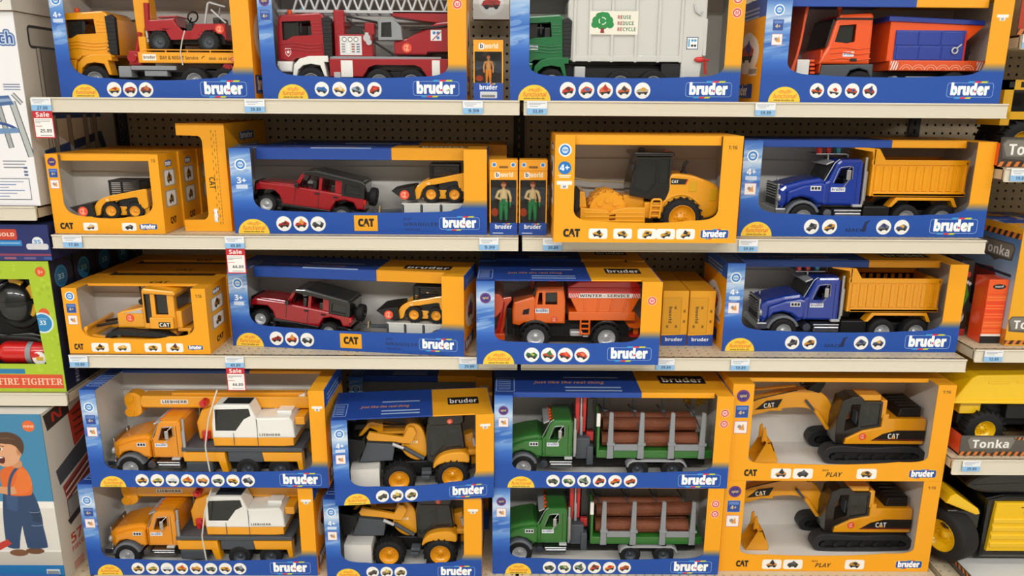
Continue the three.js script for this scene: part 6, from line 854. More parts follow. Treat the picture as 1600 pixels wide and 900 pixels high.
// ---------------------------------------------------------------- left bay
const ladderLeg = (c, x0, y0, x1, y1, w, f) => { c.save(); c.strokeStyle = '#3a4048'; c.lineWidth = w + 0.004; c.lineCap = 'butt'; c.beginPath(); c.moveTo(x0, y0); c.lineTo(x1, y1); c.stroke(); c.strokeStyle = f; c.lineWidth = w; c.stroke(); c.restore(); };
{
  const w = 0.5, h = 0.478, front = metres(w, h, (c) => {
    c.fillStyle = '#eeeef2'; c.fillRect(-0.01, -0.01, w + 0.02, h + 0.02);
    c.save(); c.lineJoin = 'round'; c.font = 'bold 100px sans-serif'; c.translate(w - 0.007, 0.075); c.scale(0.00034, 0.00036); c.textAlign = 'right'; c.lineWidth = 34; c.strokeStyle = '#3f64a0'; c.strokeText('ach', 0, 0); c.lineWidth = 16; c.strokeStyle = '#c8d6ea'; c.strokeText('ach', 0, 0); c.fillStyle = '#34589c'; c.fillText('ach', 0, 0); c.restore();
    c.fillStyle = '#7a86a8'; for (const y of [0.172, 0.178, 0.184]) c.fillRect(w - 0.05, y, 0.042, 0.0028);
    ladderLeg(c, w - 0.034, 0.215, w - 0.005, 0.352, 0.013, '#b7bcbc'); ladderLeg(c, w - 0.07, 0.22, w - 0.052, 0.33, 0.01, '#a7acac'); ladderLeg(c, w - 0.03, 0.196, w - 0.01, 0.22, 0.006, '#c8cccc');
    poly(c, [w - 0.12, 0.205, w - 0.04, 0.2, w - 0.03, 0.222, w - 0.12, 0.232], '#45679a'); poly(c, [w - 0.12, 0.212, w - 0.04, 0.207, w - 0.034, 0.214, w - 0.12, 0.222], '#8fa7c6'); c.strokeStyle = '#2f5290'; c.lineWidth = 0.007; c.beginPath(); c.moveTo(w - 0.12, 0.268); c.quadraticCurveTo(w - 0.06, 0.262, w - 0.03, 0.285); c.stroke(); poly(c, [w - 0.12, 0.283, w - 0.03, 0.28, w - 0.026, 0.292, w - 0.12, 0.298], '#6f92bb');
    c.fillStyle = '#8a8d98'; for (const [y, l] of [[0.362, 0.06], [0.37, 0.055], [0.378, 0.05]]) c.fillRect(w - 0.08, y, l, 0.003); for (const y of [0.378, 0.388, 0.396]) { c.fillStyle = '#54668c'; c.fillRect(w - 0.03, y, 0.01, 0.005); }
    c.strokeStyle = '#62687c'; c.lineWidth = 0.0018; c.strokeRect(w - 0.2, 0.408, 0.18, 0.054); for (let i = 0; i < 6; i++) { c.fillStyle = ['#7a82a8', '#5d7ab8'][i % 2]; c.fillRect(w - 0.15, 0.415 + i * 0.0075, 0.115 - (i % 3) * 0.02, 0.002); }
  });
  const side = metres(0.42, h, (c, W) => {
    c.fillStyle = '#cfccc4'; c.fillRect(-0.01, -0.01, W + 0.02, h + 0.02);
    rrect(c, 0.05, 0.03, 0.28, 0.05, 0.01, '#b3b0a8', '#34363a', 0.007); rrect(c, 0.09, 0.08, 0.2, 0.14, 0.004, '#8d8b86', '#44464a', 0.005); rrect(c, 0.075, 0.08, 0.016, 0.26, 0.002, '#bdbab2', '#44464a', 0.003); rrect(c, 0.29, 0.08, 0.016, 0.26, 0.002, '#bdbab2', '#44464a', 0.003); poly(c, [0.06, 0.22, 0.33, 0.22, 0.35, 0.26, 0.06, 0.26], '#2f4a80'); rrect(c, 0.1, 0.225, 0.2, 0.02, 0, '#a9a79f', '#34363a', 0.003);
    poly(c, [0.05, 0.34, 0.34, 0.3, 0.37, 0.37, 0.07, 0.42], '#274272'); poly(c, [0.1, 0.36, 0.32, 0.325, 0.335, 0.36, 0.11, 0.395], '#a8a79f'); for (const x of [0.1, 0.17, 0.25, 0.3]) rrect(c, x, 0.25, 0.02, 0.1, 0, '#9a9890', '#4a4c50', 0.002);
  });
  closedBox('ladder_carton', 'white step ladder carton with blue lettering at the left', 'carton', [-1.735, -1.237, 1.2125, 1.686, 0, 0.42], front, side, M.card);
  const front2 = metres(0.5, 0.3, (c, W, H) => { c.fillStyle = '#e2e0da'; c.fillRect(-0.01, -0.01, W + 0.02, H + 0.02); rrect(c, W - 0.2, 0.14, 0.18, 0.14, 0.006, '#e9e8e2', '#77807c', 0.003); for (const y of [0.2, 0.225, 0.25]) { c.fillStyle = '#a9b0a8'; c.fillRect(W - 0.18, y, 0.14, 0.008); } });
  closedBox('ladder_carton', 'pale carton lying on top of the step ladder carton', 'carton', [-1.735, -1.232, 1.6875, 1.98, 0.01, 0.42], front2, side, M.card);
}
{
  const front = metres(0.4, 0.095, (c, w, h) => { c.fillStyle = '#1c2a66'; c.fillRect(-0.01, -0.01, w + 0.02, h + 0.02); rrect(c, w - 0.26, 0.012, 0.18, 0.028, 0.004, '#c8452a'); word(c, 'N SOLD', w - 0.115, 0.031, 0.014, '#f2d8cc', 0.06); rrect(c, w - 0.13, 0.042, 0.06, 0.014, 0.002, '#2f86c8'); c.fillStyle = '#bcd8ee'; c.fillRect(w - 0.125, 0.048, 0.05, 0.002); disc(c, w - 0.03, 0.046, 0.014, '#e4e6ea'); word(c, '3S', w - 0.031, 0.05, 0.015, '#3a86c8', 0.02); rrect(c, w - 0.06, 0.05, 0.056, 0.016, 0.006, '#d2d2d6'); c.fillStyle = '#8a3a58'; c.fillRect(0, 0.077, w, 0.006); c.fillStyle = '#26346e'; c.fillRect(0, 0.083, w, 0.02); for (let i = 0; i < 8; i++) { c.fillStyle = ['#6a5a8a', '#2f5aa0', '#9a5a6a'][i % 3]; c.fillRect(0.03 + i * 0.05, 0.086, 0.03, 0.006); } });
  closedBox('navy_game_box', 'flat navy box lying on the lime green dress-up box', 'toy box', [-1.64, -1.228, 1.068, 1.163, 0.0, 0.4], front, std(0x18224c, 0.5), std(0x18224c, 0.5));
}
// lime green dress-up boxes: the front one open, three more behind it
const limeSide = metres(0.11, 0.365, (c, w, h) => { c.fillStyle = '#1b2036'; c.fillRect(-0.01, -0.01, w + 0.02, h + 0.02); disc(c, w * 0.45, 0.05, 0.03, '#2a7aa8'); disc(c, w * 0.45, 0.05, 0.025, '#1f628e'); word(c, '33', w * 0.45, 0.058, 0.02, '#9ac4dc', 0.03); c.fillStyle = '#8e3030'; c.fillRect(w * 0.55, 0.12, 0.03, 0.13); for (let i = 0; i < 9; i++) { c.fillStyle = '#b8685a'; c.fillRect(w * 0.57, 0.126 + i * 0.013, 0.024, 0.004); } c.fillStyle = '#2d5a96'; c.fillRect(w * 0.55, 0.25, 0.03, 0.04); c.save(); c.translate(w * 0.62, h - 0.01); c.rotate(-Math.PI / 2); word(c, 'FIGHTER', 0.04, 0, 0.022, '#b9b2c8', 0.085); c.restore(); });
{
  const w = 0.4, h = 0.365, x1 = -1.24, a = w / 2, d = 0.11, t = thing('dress_up_box', 'lime green open box with a toy fire helmet and red extinguisher', 'toy box', [x1 - a, 0.7005, 0.0]), fr = 0.056, top = 0.048, bot = 0.08;
  const p = metres(w, h, (c) => { c.fillStyle = '#a9c62e'; c.fillRect(-0.01, -0.01, w + 0.02, h + 0.02); for (let i = 0; i < 260; i++) { c.globalAlpha = 0.3; disc(c, w * rnd(), h * rnd(), 0.003 + 0.004 * rnd(), rnd() < 0.5 ? '#c3dc50' : '#86a41e'); } c.globalAlpha = 1; disc(c, w - 0.024, 0.028, 0.0135, '#dd5a30'); word(c, '3+', w - 0.024, 0.033, 0.013, '#f3c8a8'); disc(c, w - 0.03, 0.142, 0.0145, '#dd5a30'); disc(c, w - 0.037, 0.168, 0.029, '#d7e6ee'); disc(c, w - 0.037, 0.168, 0.0245, '#2d86c0'); word(c, '33', w - 0.037, 0.174, 0.017, '#e6f0f6'); c.fillStyle = '#a7cbe2'; c.fillRect(w - 0.05, 0.156, 0.026, 0.002); c.fillStyle = '#d9512c'; c.fillRect(w - 0.29, h - 0.05, 0.285, 0.04); word(c, 'FIRE FIGHTER', w - 0.095, h - 0.02, 0.026, '#f2cdb4', 0.175, 'bold', 'center', 'serif'); c.fillStyle = '#2c7cae'; c.fillRect(w - 0.32, h - 0.066, 0.215, 0.014); });
  const s = new THREE.Shape(); s.moveTo(-a, 0); s.lineTo(a, 0); s.lineTo(a, h); s.lineTo(-a, h); const o = new THREE.Path(); o.moveTo(-a + fr, bot); o.lineTo(-a + fr, h - top); o.lineTo(a - fr, h - top); o.lineTo(a - fr + 0.012, bot); s.holes.push(o);
  part(t, 'front_panel', sheet(p), printed(new THREE.ExtrudeGeometry(s, { depth: T, bevelEnabled: false }).translate(0, 0, -T), p, 'x', -a, a, 'y', 0, h)); for (const k of [-1, 1]) part(t, 'side_panel', sheet(limeSide), printed(B(k * a, 0, -d, k * (a - T), h, -T), limeSide, 'z', k > 0 ? 0 : -d, k > 0 ? -d : 0, 'y', 0, h)); part(t, 'back_panel', M.black, B(-a, 0, -d, a, h, -d + T)); part(t, 'top_panel', std(0x44548a, 0.5), B(-a, h - T, -d, a, h, -T)); part(t, 'bottom_panel', M.black, B(-a + T, 0, -d + T, a - T, T, -T));
  for (let k = 1; k < 4; k++) closedBox('dress_up_box', 'dress-up box with a navy side, ' + ['second', 'third', 'last'][k - 1] + ' in the row behind the lime front', 'toy box', [x1 - w, x1, 0.7005, 1.0655, -k * 0.1125, 0.11], M.black, limeSide, std(0x44548a, 0.5));
  // helmet
  const hm = thing('toy_fire_helmet', 'black toy fire helmet with yellow stripes in the lime box', 'toy helmet', [-1.368, 0.948, -0.05]);
  part(hm, 'helmet_shell', M.softBlack, new THREE.SphereGeometry(1, 28, 18).scale(0.05, 0.056, 0.042)); part(hm, 'crest', M.softBlack, new THREE.TorusGeometry(0.05, 0.006, 8, 30, 3.14).rotateY(0.5).translate(0, 0.004, 0)); part(hm, 'visor', M.smoke, new THREE.SphereGeometry(1, 20, 12, 0, 6.3, 1.3, 1.1).scale(0.052, 0.055, 0.046).translate(0, -0.012, 0)); for (const an of [-0.75, 0.15, 1.05]) part(hm, 'yellow_stripe', M.olive, new THREE.TorusGeometry(0.062, 0.011, 6, 10, 0.5).scale(0.9, 1.15, 0.4).rotateZ(an).translate(0, 0, 0.014)); part(hm, 'neck_guard', M.black, new THREE.TorusGeometry(0.062, 0.0105, 8, 36).scale(0.9, 1.15, 0.6));
  const ex = thing('toy_extinguisher', 'red toy extinguisher with a grey strap in the lime box', 'toy', [-1.36, 0.8, -0.045]);
  part(ex, 'bottle', M.scarlet, new THREE.CapsuleGeometry(0.032, 0.09, 8, 20).rotateZ(Math.PI / 2)); part(ex, 'strap', M.grey, new THREE.CylinderGeometry(0.0335, 0.0335, 0.014, 24).rotateZ(Math.PI / 2).translate(0.02, 0, 0)); part(ex, 'round_label', M.white, new THREE.CylinderGeometry(0.019, 0.019, 0.002, 20).rotateX(Math.PI / 2).translate(0.05, -0.008, 0.03)); part(ex, 'label_flash', M.olive, B(0.042, -0.014, 0.0308, 0.06, -0.004, 0.032)); part(ex, 'hose', M.black, tubeOf([[-0.09, 0.04, 0], [-0.03, 0.05, 0.02], [0.04, 0.046, 0.02], [0.075, 0.03, 0.016]], 0.006, 8, 24));
  const vs = part(scene, numbered('toy_air_hose'), M.softBlack, tubeOf([[-1.46, 0.858, -0.04], [-1.4, 0.85, -0.03], [-1.33, 0.856, -0.03], [-1.305, 0.846, -0.04]], 0.007, 8, 30)); tag(vs, 'black rubber hose above the red extinguisher in the lime box', 'toy hose');
}
// tall carton with the picture of a boy
{
  const w = 0.4, h = 0.53, front = metres(w, h, (c) => {
    c.fillStyle = '#3f86ae'; c.fillRect(-0.01, -0.01, w + 0.02, h + 0.02); c.fillStyle = '#ddd9cf'; c.fillRect(-0.01, 0.27, w + 0.02, 0.3); c.fillStyle = '#efece4'; c.fillRect(-0.01, 0.268, w + 0.02, 0.022); c.fillStyle = '#c9c2b4'; c.fillRect(-0.01, 0.425, w + 0.02, 0.05); c.fillStyle = '#ece9e2'; c.fillRect(-0.01, 0.425, w + 0.02, 0.006);
    disc(c, w - 0.036, 0.035, 0.017, '#e06a34'); word(c, 'new', w - 0.036, 0.04, 0.014, '#f6cda8');
    const x = w - 0.085, y = 0; const e = (px, py, rx, ry, f, r = 0) => { c.fillStyle = f; c.beginPath(); c.ellipse(x + px, y + py, rx, ry, r, 0, 7); c.fill(); };
    const path = (f, ...k) => { c.fillStyle = f; c.beginPath(); c.moveTo(x + k[0][0], k[0][1]); for (const q of k.slice(1)) q.length === 4 ? c.quadraticCurveTo(x + q[0], q[1], x + q[2], q[3]) : c.lineTo(x + q[0], q[1]); c.closePath(); c.fill(); };
    e(-0.034, 0.434, 0.026, 0.011, '#7d5230'); e(0.012, 0.428, 0.026, 0.01, '#6d4628');
    path('#2b4468', [-0.05, 0.24], [-0.006, 0.225, 0.03, 0.232], [0.05, 0.29, 0.046, 0.35], [0.05, 0.39, 0.05, 0.416], [0.02, 0.424, -0.008, 0.418], [-0.012, 0.38, -0.012, 0.345], [-0.024, 0.38, -0.03, 0.42], [-0.05, 0.424, -0.066, 0.414], [-0.066, 0.32, -0.05, 0.24]);
    path('#35527c', [-0.044, 0.245], [-0.03, 0.235, -0.012, 0.24], [-0.012, 0.28, -0.02, 0.3], [-0.036, 0.3, -0.046, 0.29]); path('#223754', [0.02, 0.3], [0.034, 0.296, 0.044, 0.302], [0.044, 0.33, 0.04, 0.336], [0.026, 0.336, 0.02, 0.33]); c.strokeStyle = '#8ba0be'; c.lineWidth = 0.0016; for (const q of [0.302, 0.345]) { c.beginPath(); c.moveTo(x + 0.014, q); c.quadraticCurveTo(x + 0.03, q + 0.004, x + 0.046, q - 0.002); c.stroke(); }
    path('#dd6726', [-0.046, 0.17], [-0.02, 0.15, 0.008, 0.152], [0.034, 0.17, 0.034, 0.215], [0.034, 0.24, 0.026, 0.248], [-0.01, 0.256, -0.046, 0.246], [-0.056, 0.2, -0.046, 0.17]);
    path('#e67632', [0.0, 0.164], [0.034, 0.164, 0.034, 0.212], [0.026, 0.25, -0.012, 0.246], [-0.026, 0.236, -0.02, 0.22], [-0.004, 0.2, 0.0, 0.164]); path('#d59a6c', [-0.016, 0.222], [-0.05, 0.226, -0.082, 0.214], [-0.09, 0.224, -0.082, 0.234], [-0.046, 0.25, -0.012, 0.244]); c.strokeStyle = '#2e4a74'; c.lineWidth = 0.008; c.beginPath(); c.moveTo(x - 0.034, 0.25); c.quadraticCurveTo(x - 0.03, 0.18, x + 0.01, 0.156); c.stroke();
    e(0.0, 0.15, 0.016, 0.014, '#cb9064'); path('#dca47c', [-0.054, 0.1], [-0.06, 0.12, -0.066, 0.122], [-0.064, 0.13, -0.056, 0.132], [-0.054, 0.156, -0.034, 0.16], [0.0, 0.16, 0.014, 0.13], [0.026, 0.09, 0.006, 0.072], [-0.04, 0.06, -0.054, 0.1]); e(0.012, 0.114, 0.008, 0.012, '#cf9468'); e(0.012, 0.114, 0.0045, 0.008, '#b97e56');
    path('#523826', [-0.058, 0.098], [-0.064, 0.07, -0.036, 0.056], [0.0, 0.046, 0.022, 0.07], [0.036, 0.092, 0.02, 0.122], [0.01, 0.104, 0.006, 0.098], [-0.004, 0.088, -0.02, 0.09], [-0.04, 0.084, -0.058, 0.098]); path('#6a4a32', [-0.05, 0.08], [-0.02, 0.06, 0.012, 0.078], [-0.02, 0.07, -0.05, 0.08]);
    path('#5d221f', [-0.052, 0.134], [-0.046, 0.124, -0.03, 0.13], [-0.026, 0.144, -0.036, 0.15], [-0.05, 0.15, -0.052, 0.134]); path('#efe5de', [-0.05, 0.131], [-0.044, 0.126, -0.032, 0.131], [-0.04, 0.135, -0.05, 0.134]); e(-0.036, 0.105, 0.0048, 0.0034, '#f3ebe4'); e(-0.038, 0.105, 0.003, 0.0034, '#33261c'); c.strokeStyle = '#5a3e2a'; c.lineWidth = 0.0022; c.beginPath(); c.moveTo(x - 0.046, 0.098); c.quadraticCurveTo(x - 0.036, 0.093, x - 0.026, 0.098); c.stroke();
    poly(c, [x - 0.12, 0.42, x - 0.06, 0.39, x - 0.05, 0.405, x - 0.11, 0.44], '#c2352a'); c.fillStyle = '#2d7fc0'; c.fillRect(-0.01, h - 0.055, w + 0.02, 0.08); rrect(c, w - 0.05, h - 0.042, 0.038, 0.028, 0.002, '#dfe6ec'); for (let i = 0; i < 14; i++) { c.fillStyle = '#4a545e'; c.fillRect(w - 0.047 + i * 0.0024, h - 0.036, 0.0013, 0.018); }
  });
  const side = metres(0.24, h, (c, W) => { c.fillStyle = '#d2cfc6'; c.fillRect(-0.01, -0.01, W + 0.02, h + 0.02); poly(c, [0.01, 0.01, 0.12, 0.0, 0.13, 0.05, 0.02, 0.06], '#3a302c'); word(c, 'N', 0.07, 0.045, 0.04, '#c23a2c', 0.06); poly(c, [0.12, 0.05, 0.24, 0.02, 0.24, 0.13, 0.13, 0.16], '#c4402c'); for (let i = 0; i < 4; i++) { c.fillStyle = '#4a2a26'; c.fillRect(0.14, 0.06 + i * 0.022, 0.09, 0.005); } poly(c, [0.03, 0.19, 0.21, 0.14, 0.22, 0.2, 0.04, 0.24], '#4b4e54'); poly(c, [0.05, 0.25, 0.22, 0.2, 0.22, 0.27, 0.06, 0.3], '#a6473a'); for (let i = 0; i < 5; i++) { c.fillStyle = i % 2 ? '#e5e1d8' : '#393a3e'; poly(c, [0.06, 0.26 + i * 0.01, 0.21, 0.215 + i * 0.01, 0.21, 0.22 + i * 0.01, 0.06, 0.265 + i * 0.01], c.fillStyle); } rrect(c, 0.06, 0.3, 0.09, 0.06, 0.006, '#8d9298', '#4a4e54', 0.003); poly(c, [0.05, 0.36, 0.15, 0.34, 0.15, 0.36, 0.06, 0.38], '#2c2e32'); word(c, '57', 0.08, 0.44, 0.045, '#c23a2c', 0.06); word(c, 'PIECES', 0.085, 0.465, 0.02, '#c23a2c', 0.07); for (let i = 0; i < 4; i++) { c.fillStyle = '#c8685a'; c.fillRect(0.05, 0.5 + i * 0.007, 0.05, 0.004); } });
  closedBox('tool_set_carton', 'tall carton with a picture of a boy in denim overalls', 'carton', [-1.69, -1.29, 0.1405, 0.655, 0.05, 0.24], front, side, M.card);
  closedBox('blue_floor_box', 'low blue box edge in front of the boy picture carton', 'box', [-1.66, -1.285, 0.02, 0.183, 0.12, 0.045], std(0x1a5aa8, 0.5), std(0x1a5aa8, 0.5), std(0x1a5aa8, 0.5));
}
// ---------------------------------------------------------------- right bay
const hazardStrip = (c, x, y, w, h) => { c.fillStyle = '#3a2a1c'; c.fillRect(x, y, w, h); for (let i = 0; i * h * 1.6 < w; i++) poly(c, [x + i * h * 1.6, y + h, x + i * h * 1.6 + h * 0.5, y, x + i * h * 1.6 + h * 1.3, y, x + i * h * 1.6 + h * 0.8, y + h], '#d87a34'); };
const metalBadge = (c, x, y, w, h) => { poly(c, [x, y + h * 0.2, x + w * 0.06, y, x + w * 0.94, y, x + w, y + h * 0.2, x + w * 0.96, y + h * 0.8, x + w * 0.62, y + h * 0.86, x + w * 0.5, y + h, x + w * 0.38, y + h * 0.86, x + w * 0.04, y + h * 0.8], '#57534c'); poly(c, [x + w * 0.02, y + h * 0.22, x + w * 0.08, y + h * 0.06, x + w * 0.92, y + h * 0.06, x + w * 0.97, y + h * 0.24, x + w * 0.9, y + h * 0.72, x + w * 0.1, y + h * 0.72], '#7d7870'); word(c, 'Tonka', x + w * 0.5, y + h * 0.66, h * 0.62, '#efeeea', w * 0.76, 'bold'); };
{
  const top = metres(0.36, 0.2, (c, w, h) => { c.fillStyle = '#3a251a'; c.fillRect(-0.01, -0.01, w + 0.02, h + 0.02); poly(c, [0, 0.2, 0, 0.11, 0.12, 0.06, 0.36, 0.1, 0.36, 0.2], '#b43a1e'); word(c, 'LEE', 0.045, 0.165, 0.04, '#1f1712', 0.06); hazardStrip(c, 0, 0.185, w, 0.014); });
  closedBox('brown_toy_box', 'red and brown toy box on the uppermost shelf at the right edge', 'toy box', [1.245, 1.6, 1.6525, 1.85, -0.05, 0.3], top, M.kraft, M.kraft);
  const t = thing('display_tray', 'brown display tray with a grey metal badge under the black truck', 'display tray', [1.43, 1.3265, -0.02]);
  const p = metres(0.4, 0.075, (c, w, h) => { c.fillStyle = '#3d3630'; c.fillRect(-0.01, -0.01, w + 0.02, h + 0.02); metalBadge(c, 0.004, 0.004, 0.15, 0.062); hazardStrip(c, 0, h - 0.013, w, 0.013); });
  part(t, 'front_panel', sheet(p), printed(B(-0.2, 0, -T, 0.2, 0.075, 0), p, 'x', -0.2, 0.2, 'y', 0, 0.075)); part(t, 'side_panel', M.tomato, B(-0.2, 0, -0.3, -0.2 + T, 0.06, -T)); part(t, 'side_panel', M.tomato, B(0.2 - T, 0, -0.3, 0.2, 0.06, -T)); part(t, 'tray_floor', M.kraft, B(-0.2, 0, -0.3, 0.2, 0.003, -T));
  const k = thing('toy_loader', 'black and yellow toy loader cut off by the right edge', 'toy loader', [1.36, 1.3295, -0.07]);
  part(k, 'cab_frame', M.olive, B(-0.11, 0.115, -0.02, 0.04, 0.135, 0), B(-0.11, 0.19, -0.02, 0.04, 0.215, 0), B(-0.11, 0.1, -0.02, -0.086, 0.215, 0), B(0.02, 0.1, -0.02, 0.04, 0.215, 0), B(-0.11, 0.1, -0.1, -0.09, 0.215, -0.02)); for (let i = 0; i < 4; i++) part(k, 'hazard_bar', M.black, B(-0.1 + i * 0.03, 0.196, 0, -0.086 + i * 0.03, 0.21, 0.0006)); part(k, 'cab_back', M.black, B(-0.085, 0.13, -0.1, 0.03, 0.19, -0.09)); part(k, 'chassis', M.black, RB(-0.09, 0.05, -0.12, 0.14, 0.12, -0.02, 0.008));
  const E = draft(0, 0, 1, -1); for (const x of [-40, 90]) { wheel(k, E, x, 56, 56, 0, 50, M.olive, 0.5, 18); wheel(k, E, x, 56, 56, -80, 50, M.olive, 0.5, 18); }
}
{
  const front = metres(0.3, 0.335, (c, w, h) => { c.fillStyle = '#eaa81a'; c.fillRect(-0.01, -0.01, w + 0.02, h + 0.02); metalBadge(c, 0.0, h - 0.085, 0.13, 0.055); hazardStrip(c, 0, h - 0.015, w, 0.012); });
  const side = metres(0.3, 0.335, (c, w, h) => { c.fillStyle = '#8aa3bb'; c.fillRect(-0.01, -0.01, w + 0.02, h + 0.02); const g = c.createLinearGradient(0, 0, 0, h); g.addColorStop(0, '#3a62a0'); g.addColorStop(0.5, '#9fb4c8'); g.addColorStop(1, '#b9bcc0'); c.fillStyle = g; c.fillRect(-0.01, 0.03, w + 0.02, h); c.fillStyle = '#e0a024'; c.fillRect(-0.01, -0.01, w + 0.02, 0.03); hazardStrip(c, 0, 0.018, w, 0.016); metalBadge(c, 0.12, 0.05, 0.16, 0.06); poly(c, [0.06, 0.14, 0.2, 0.13, 0.25, 0.19, 0.18, 0.24, 0.08, 0.22], '#8e2c28'); poly(c, [0.1, 0.2, 0.25, 0.2, 0.22, 0.27, 0.12, 0.26], '#3a4252'); rrect(c, 0.2, 0.24, 0.07, 0.04, 0.002, '#e5e3df'); rrect(c, 0.0, 0.29, 0.3, 0.045, 0, '#c87624'); c.fillStyle = '#2b3648'; c.fillRect(0.02, 0.135, 0.26, 0.008); });
  closedBox('tall_toy_box', 'tall yellow toy box with a blue printed side, at the right', 'toy box', [1.335, 1.64, 0.8385, 1.165, -0.03, 0.3], front, side, sheet(stripCat));
  const o = metres(0.055, 0.18, (c, w, h) => { c.fillStyle = '#ea5a20'; c.fillRect(-0.01, -0.01, w + 0.02, h + 0.02); c.fillStyle = '#ec4416'; c.fillRect(-0.01, 0.06, w + 0.02, 0.05); for (let i = 0; i < 16; i++) { c.fillStyle = i % 3 ? '#f07a3a' : '#dd4a16'; c.fillRect(0.002, 0.04 + i * 0.008, w - 0.004, 0.003); } c.fillStyle = '#1c1a1a'; c.beginPath(); c.ellipse(w * 0.55, 0.02, 0.018, 0.007, 0, 0, 7); c.fill(); word(c, 'nerf', w * 0.55, 0.023, 0.008, '#ddd', 0.024); c.fillStyle = '#e8e4e0'; c.fillRect(-0.01, h - 0.026, w + 0.02, 0.006); c.fillStyle = '#1a1818'; c.fillRect(-0.01, h - 0.02, w + 0.02, 0.03); });
  closedBox('orange_toy_box', 'slim orange toy box standing beside the tall yellow one', 'toy box', [1.279, 1.333, 0.8385, 1.02, -0.05, 0.06], o, M.tomato, M.tomato);
  const b = metres(0.06, 0.22, (c, w, h) => { c.fillStyle = '#26221f'; c.fillRect(-0.01, -0.01, w + 0.02, h + 0.02); for (let i = 0; i < 5; i++) poly(c, [0.005 + i * 0.01, 0.05 + i * 0.004, 0.014 + i * 0.01, 0.045 + i * 0.004, 0.02 + i * 0.01, 0.052 + i * 0.004, 0.01 + i * 0.01, 0.058 + i * 0.004], '#d9d5cf'); poly(c, [0.005, 0.08, 0.04, 0.07, 0.055, 0.1, 0.035, 0.14, 0.012, 0.13], '#4d8a2a'); poly(c, [0.012, 0.09, 0.035, 0.085, 0.04, 0.1, 0.02, 0.11], '#6fae3a'); disc(c, 0.042, 0.04, 0.008, '#b8302a'); disc(c, 0.028, 0.165, 0.018, '#c9c6c2'); disc(c, 0.036, 0.155, 0.007, '#7a5a4a'); c.fillStyle = '#b8342c'; c.fillRect(-0.01, h - 0.02, w + 0.02, 0.03); });
  closedBox('dark_toy_box', 'dark toy box with a green print beside the slim orange box', 'toy box', [1.238, 1.276, 0.8385, 1.058, -0.12, 0.08], b, std(0x26221f, 0.6), std(0x26221f, 0.6));
}
{ // yellow dumper on its tray
  const t = thing('display_tray', 'brown display tray with a grey metal badge under the yellow dumper', 'display tray', [1.46, 0.5225, 0.0]);
  const p = metres(0.44, 0.06, (c, w, h) => { c.fillStyle = '#57504a'; c.fillRect(-0.01, -0.01, w + 0.02, h + 0.02); hazardStrip(c, 0.12, 0.004, w, 0.008); hazardStrip(c, 0, h - 0.012, w, 0.012); metalBadge(c, 0.016, 0.001, 0.14, 0.054); });
  part(t, 'front_panel', sheet(p), printed(B(-0.22, 0, -T, 0.22, 0.06, 0), p, 'x', -0.22, 0.22, 'y', 0, 0.06)); part(t, 'side_panel', M.tomato, B(-0.22, 0, -0.3, -0.22 + T, 0.06, -T)); part(t, 'side_panel', M.tomato, B(0.22 - T, 0, -0.3, 0.22, 0.06, -T)); part(t, 'tray_floor', M.kraft, B(-0.22, 0, -0.3, 0.22, 0.004, -T));
  const d = thing('toy_dumper', 'big yellow toy dumper with black wheels on its tray', 'toy truck', [1.44, 0.5265, -0.03]), E = draft(0, 0, 1, -1), y = gloss(0xf2c40c, 0.3);
  part(d, 'tipper_bed', y, E.ex([-224, 142, -176, 216, -160, 224, 180, 230, 180, 146], -200, 0, 4)); part(d, 'bed_lip', y, E.ex([-230, 142, -224, 150, 180, 154, 180, 140], -206, 6, 3)); part(d, 'bed_rib', y, E.bx(-130, 200, -70, 206, -4, 2, 1), E.bx(-50, 202, 20, 208, -4, 2, 1)); part(d, 'cab_block', y, E.bx(-186, 100, -126, 142, -180, -20, 4)); part(d, 'chassis', M.black, E.bx(-180, 60, 170, 136, -170, -34, 5), E.bx(-60, 90, 40, 136, -30, -8, 4));
  for (const x of [-115, 90]) { wheel(d, E, x, 56, 56, -2, 56, y, 0.5, 20); wheel(d, E, x, 56, 56, -140, 56, y, 0.5, 20); }
}
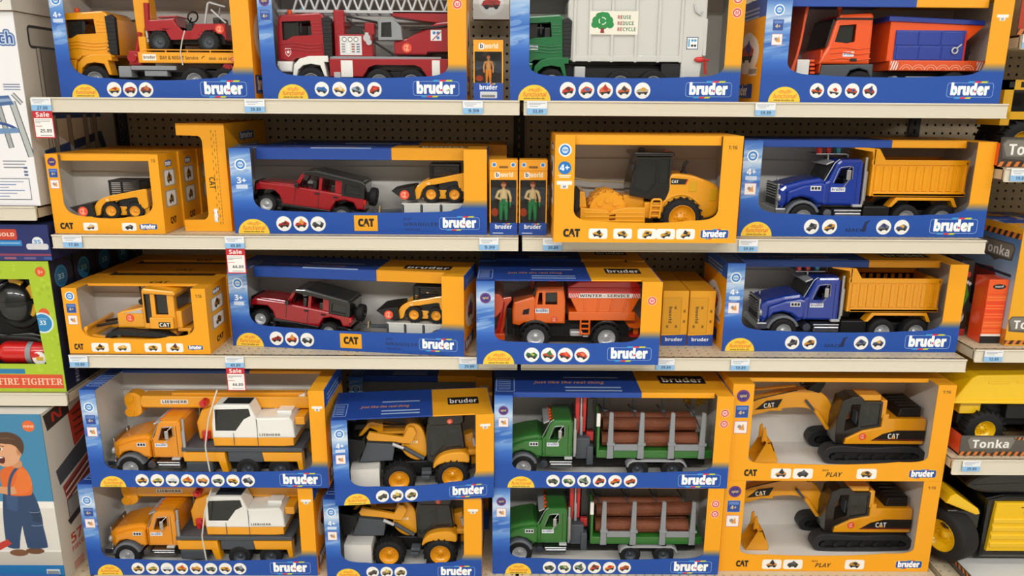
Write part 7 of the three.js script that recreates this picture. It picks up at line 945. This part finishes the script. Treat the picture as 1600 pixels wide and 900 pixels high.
{ // black and yellow ride-on toy
  const r = thing('ride_on_toy', 'black ride-on toy with ribbed yellow panel and yellow hub', 'ride-on toy', [1.45, BASE + 0.003, 0.0]), E = draft(0, 0, 1, -1), y = gloss(0xf0c010, 0.32);
  part(r, 'body', M.softBlack, E.ex([-90, 30, -90, 220, -40, 232, 200, 232, 200, 30], -250, -20, 10)); part(r, 'seat', M.softBlack, E.cv([-150, 262, -120, 240, 0, 232, 160, 236, 180, 280, 60, 300, -100, 296], -250, -30, 10)); part(r, 'seat_back', M.softBlack, E.bx(-130, 280, 160, 330, -250, -200, 12)); part(r, 'grip', M.rubber, E.bx(-60, 296, 90, 318, -110, -80, 8));
  part(r, 'mudguard', y, E.ex([-216, 214, -206, 236, -190, 244, -120, 196, -112, 180, -124, 176], -130, -10, 4)); part(r, 'mudguard_base', M.softBlack, E.bx(-200, 120, -100, 186, -200, -24, 8));
  for (const z of [-40, -200]) { const [a, b] = wheelGeo(78, 70, 0.58, 0, 6), w = part(r, 'wheel', M.tyre, a); w.position.set(-0.178, 0.1, z / 1000); w.rotation.y = -1.18; part(w, 'hub', y, b); }
  const p = print(300, 340, (c) => { c.fillStyle = '#f0c010'; c.fillRect(-4, -4, 308, 348); word(c, 'Tonka', 190, 70, 62, '#3a2c10', 190); });
  part(r, 'yellow_panel', sheet(p), printed(E.ex([-78, 60, -70, 216, 170, 216, 170, 60], -24, -8, 3), p, 'x', -0.078, 0.17, 'y', 0.06, 0.216)); for (let i = 0; i < 4; i++) part(r, 'panel_rib', y, E.bx(-74, 74 + i * 26, 170, 90 + i * 26, -12, -4, 5));
  const t = thing('display_tray', 'white and orange display tray under the black ride-on toy', 'display tray', [1.5, BASE + 0.0005, 0.075]), q = metres(0.42, 0.045, (c, w, h) => { c.fillStyle = '#d8a03a'; c.fillRect(-0.01, -0.01, w + 0.02, h + 0.02); for (let i = 0; i < 6; i++) picto(c, 0.04 + i * 0.065, 0.022, 0.02, ['#a8764a', '#4a3a2a'], i, true); });
  const hz = metres(0.3, 0.03, (c, w, h) => { c.fillStyle = '#57504a'; c.fillRect(-0.01, -0.01, w + 0.02, h + 0.02); hazardStrip(c, 0, 0.002, w, 0.012); });
  part(t, 'front_panel', sheet(q), printed(B(-0.21, 0, -T, 0.21, 0.028, 0), q, 'x', -0.21, 0.21, 'y', 0, 0.028)); part(t, 'side_panel', sheet(hz), printed(B(-0.21, 0, -0.3, -0.21 + T, 0.03, -T), hz, 'z', 0, -0.3, 'y', 0, 0.03)); part(t, 'tray_floor', M.white, B(-0.21, 0, -0.3, 0.21, 0.002, -T));
}
priceLabel(1.262, 1.652, -0.012, '24.89', 'under the red and brown box'); priceLabel(1.275, 1.326, 0.008, '19.89', 'under the grey badge of the black toy loader'); priceLabel(1.285, 0.838, 0.008, '12.89', 'under the slim orange box'); priceLabel(1.262, 0.522, 0.028, '29.89', 'under the yellow dumper');
renderer.render(scene, camera);
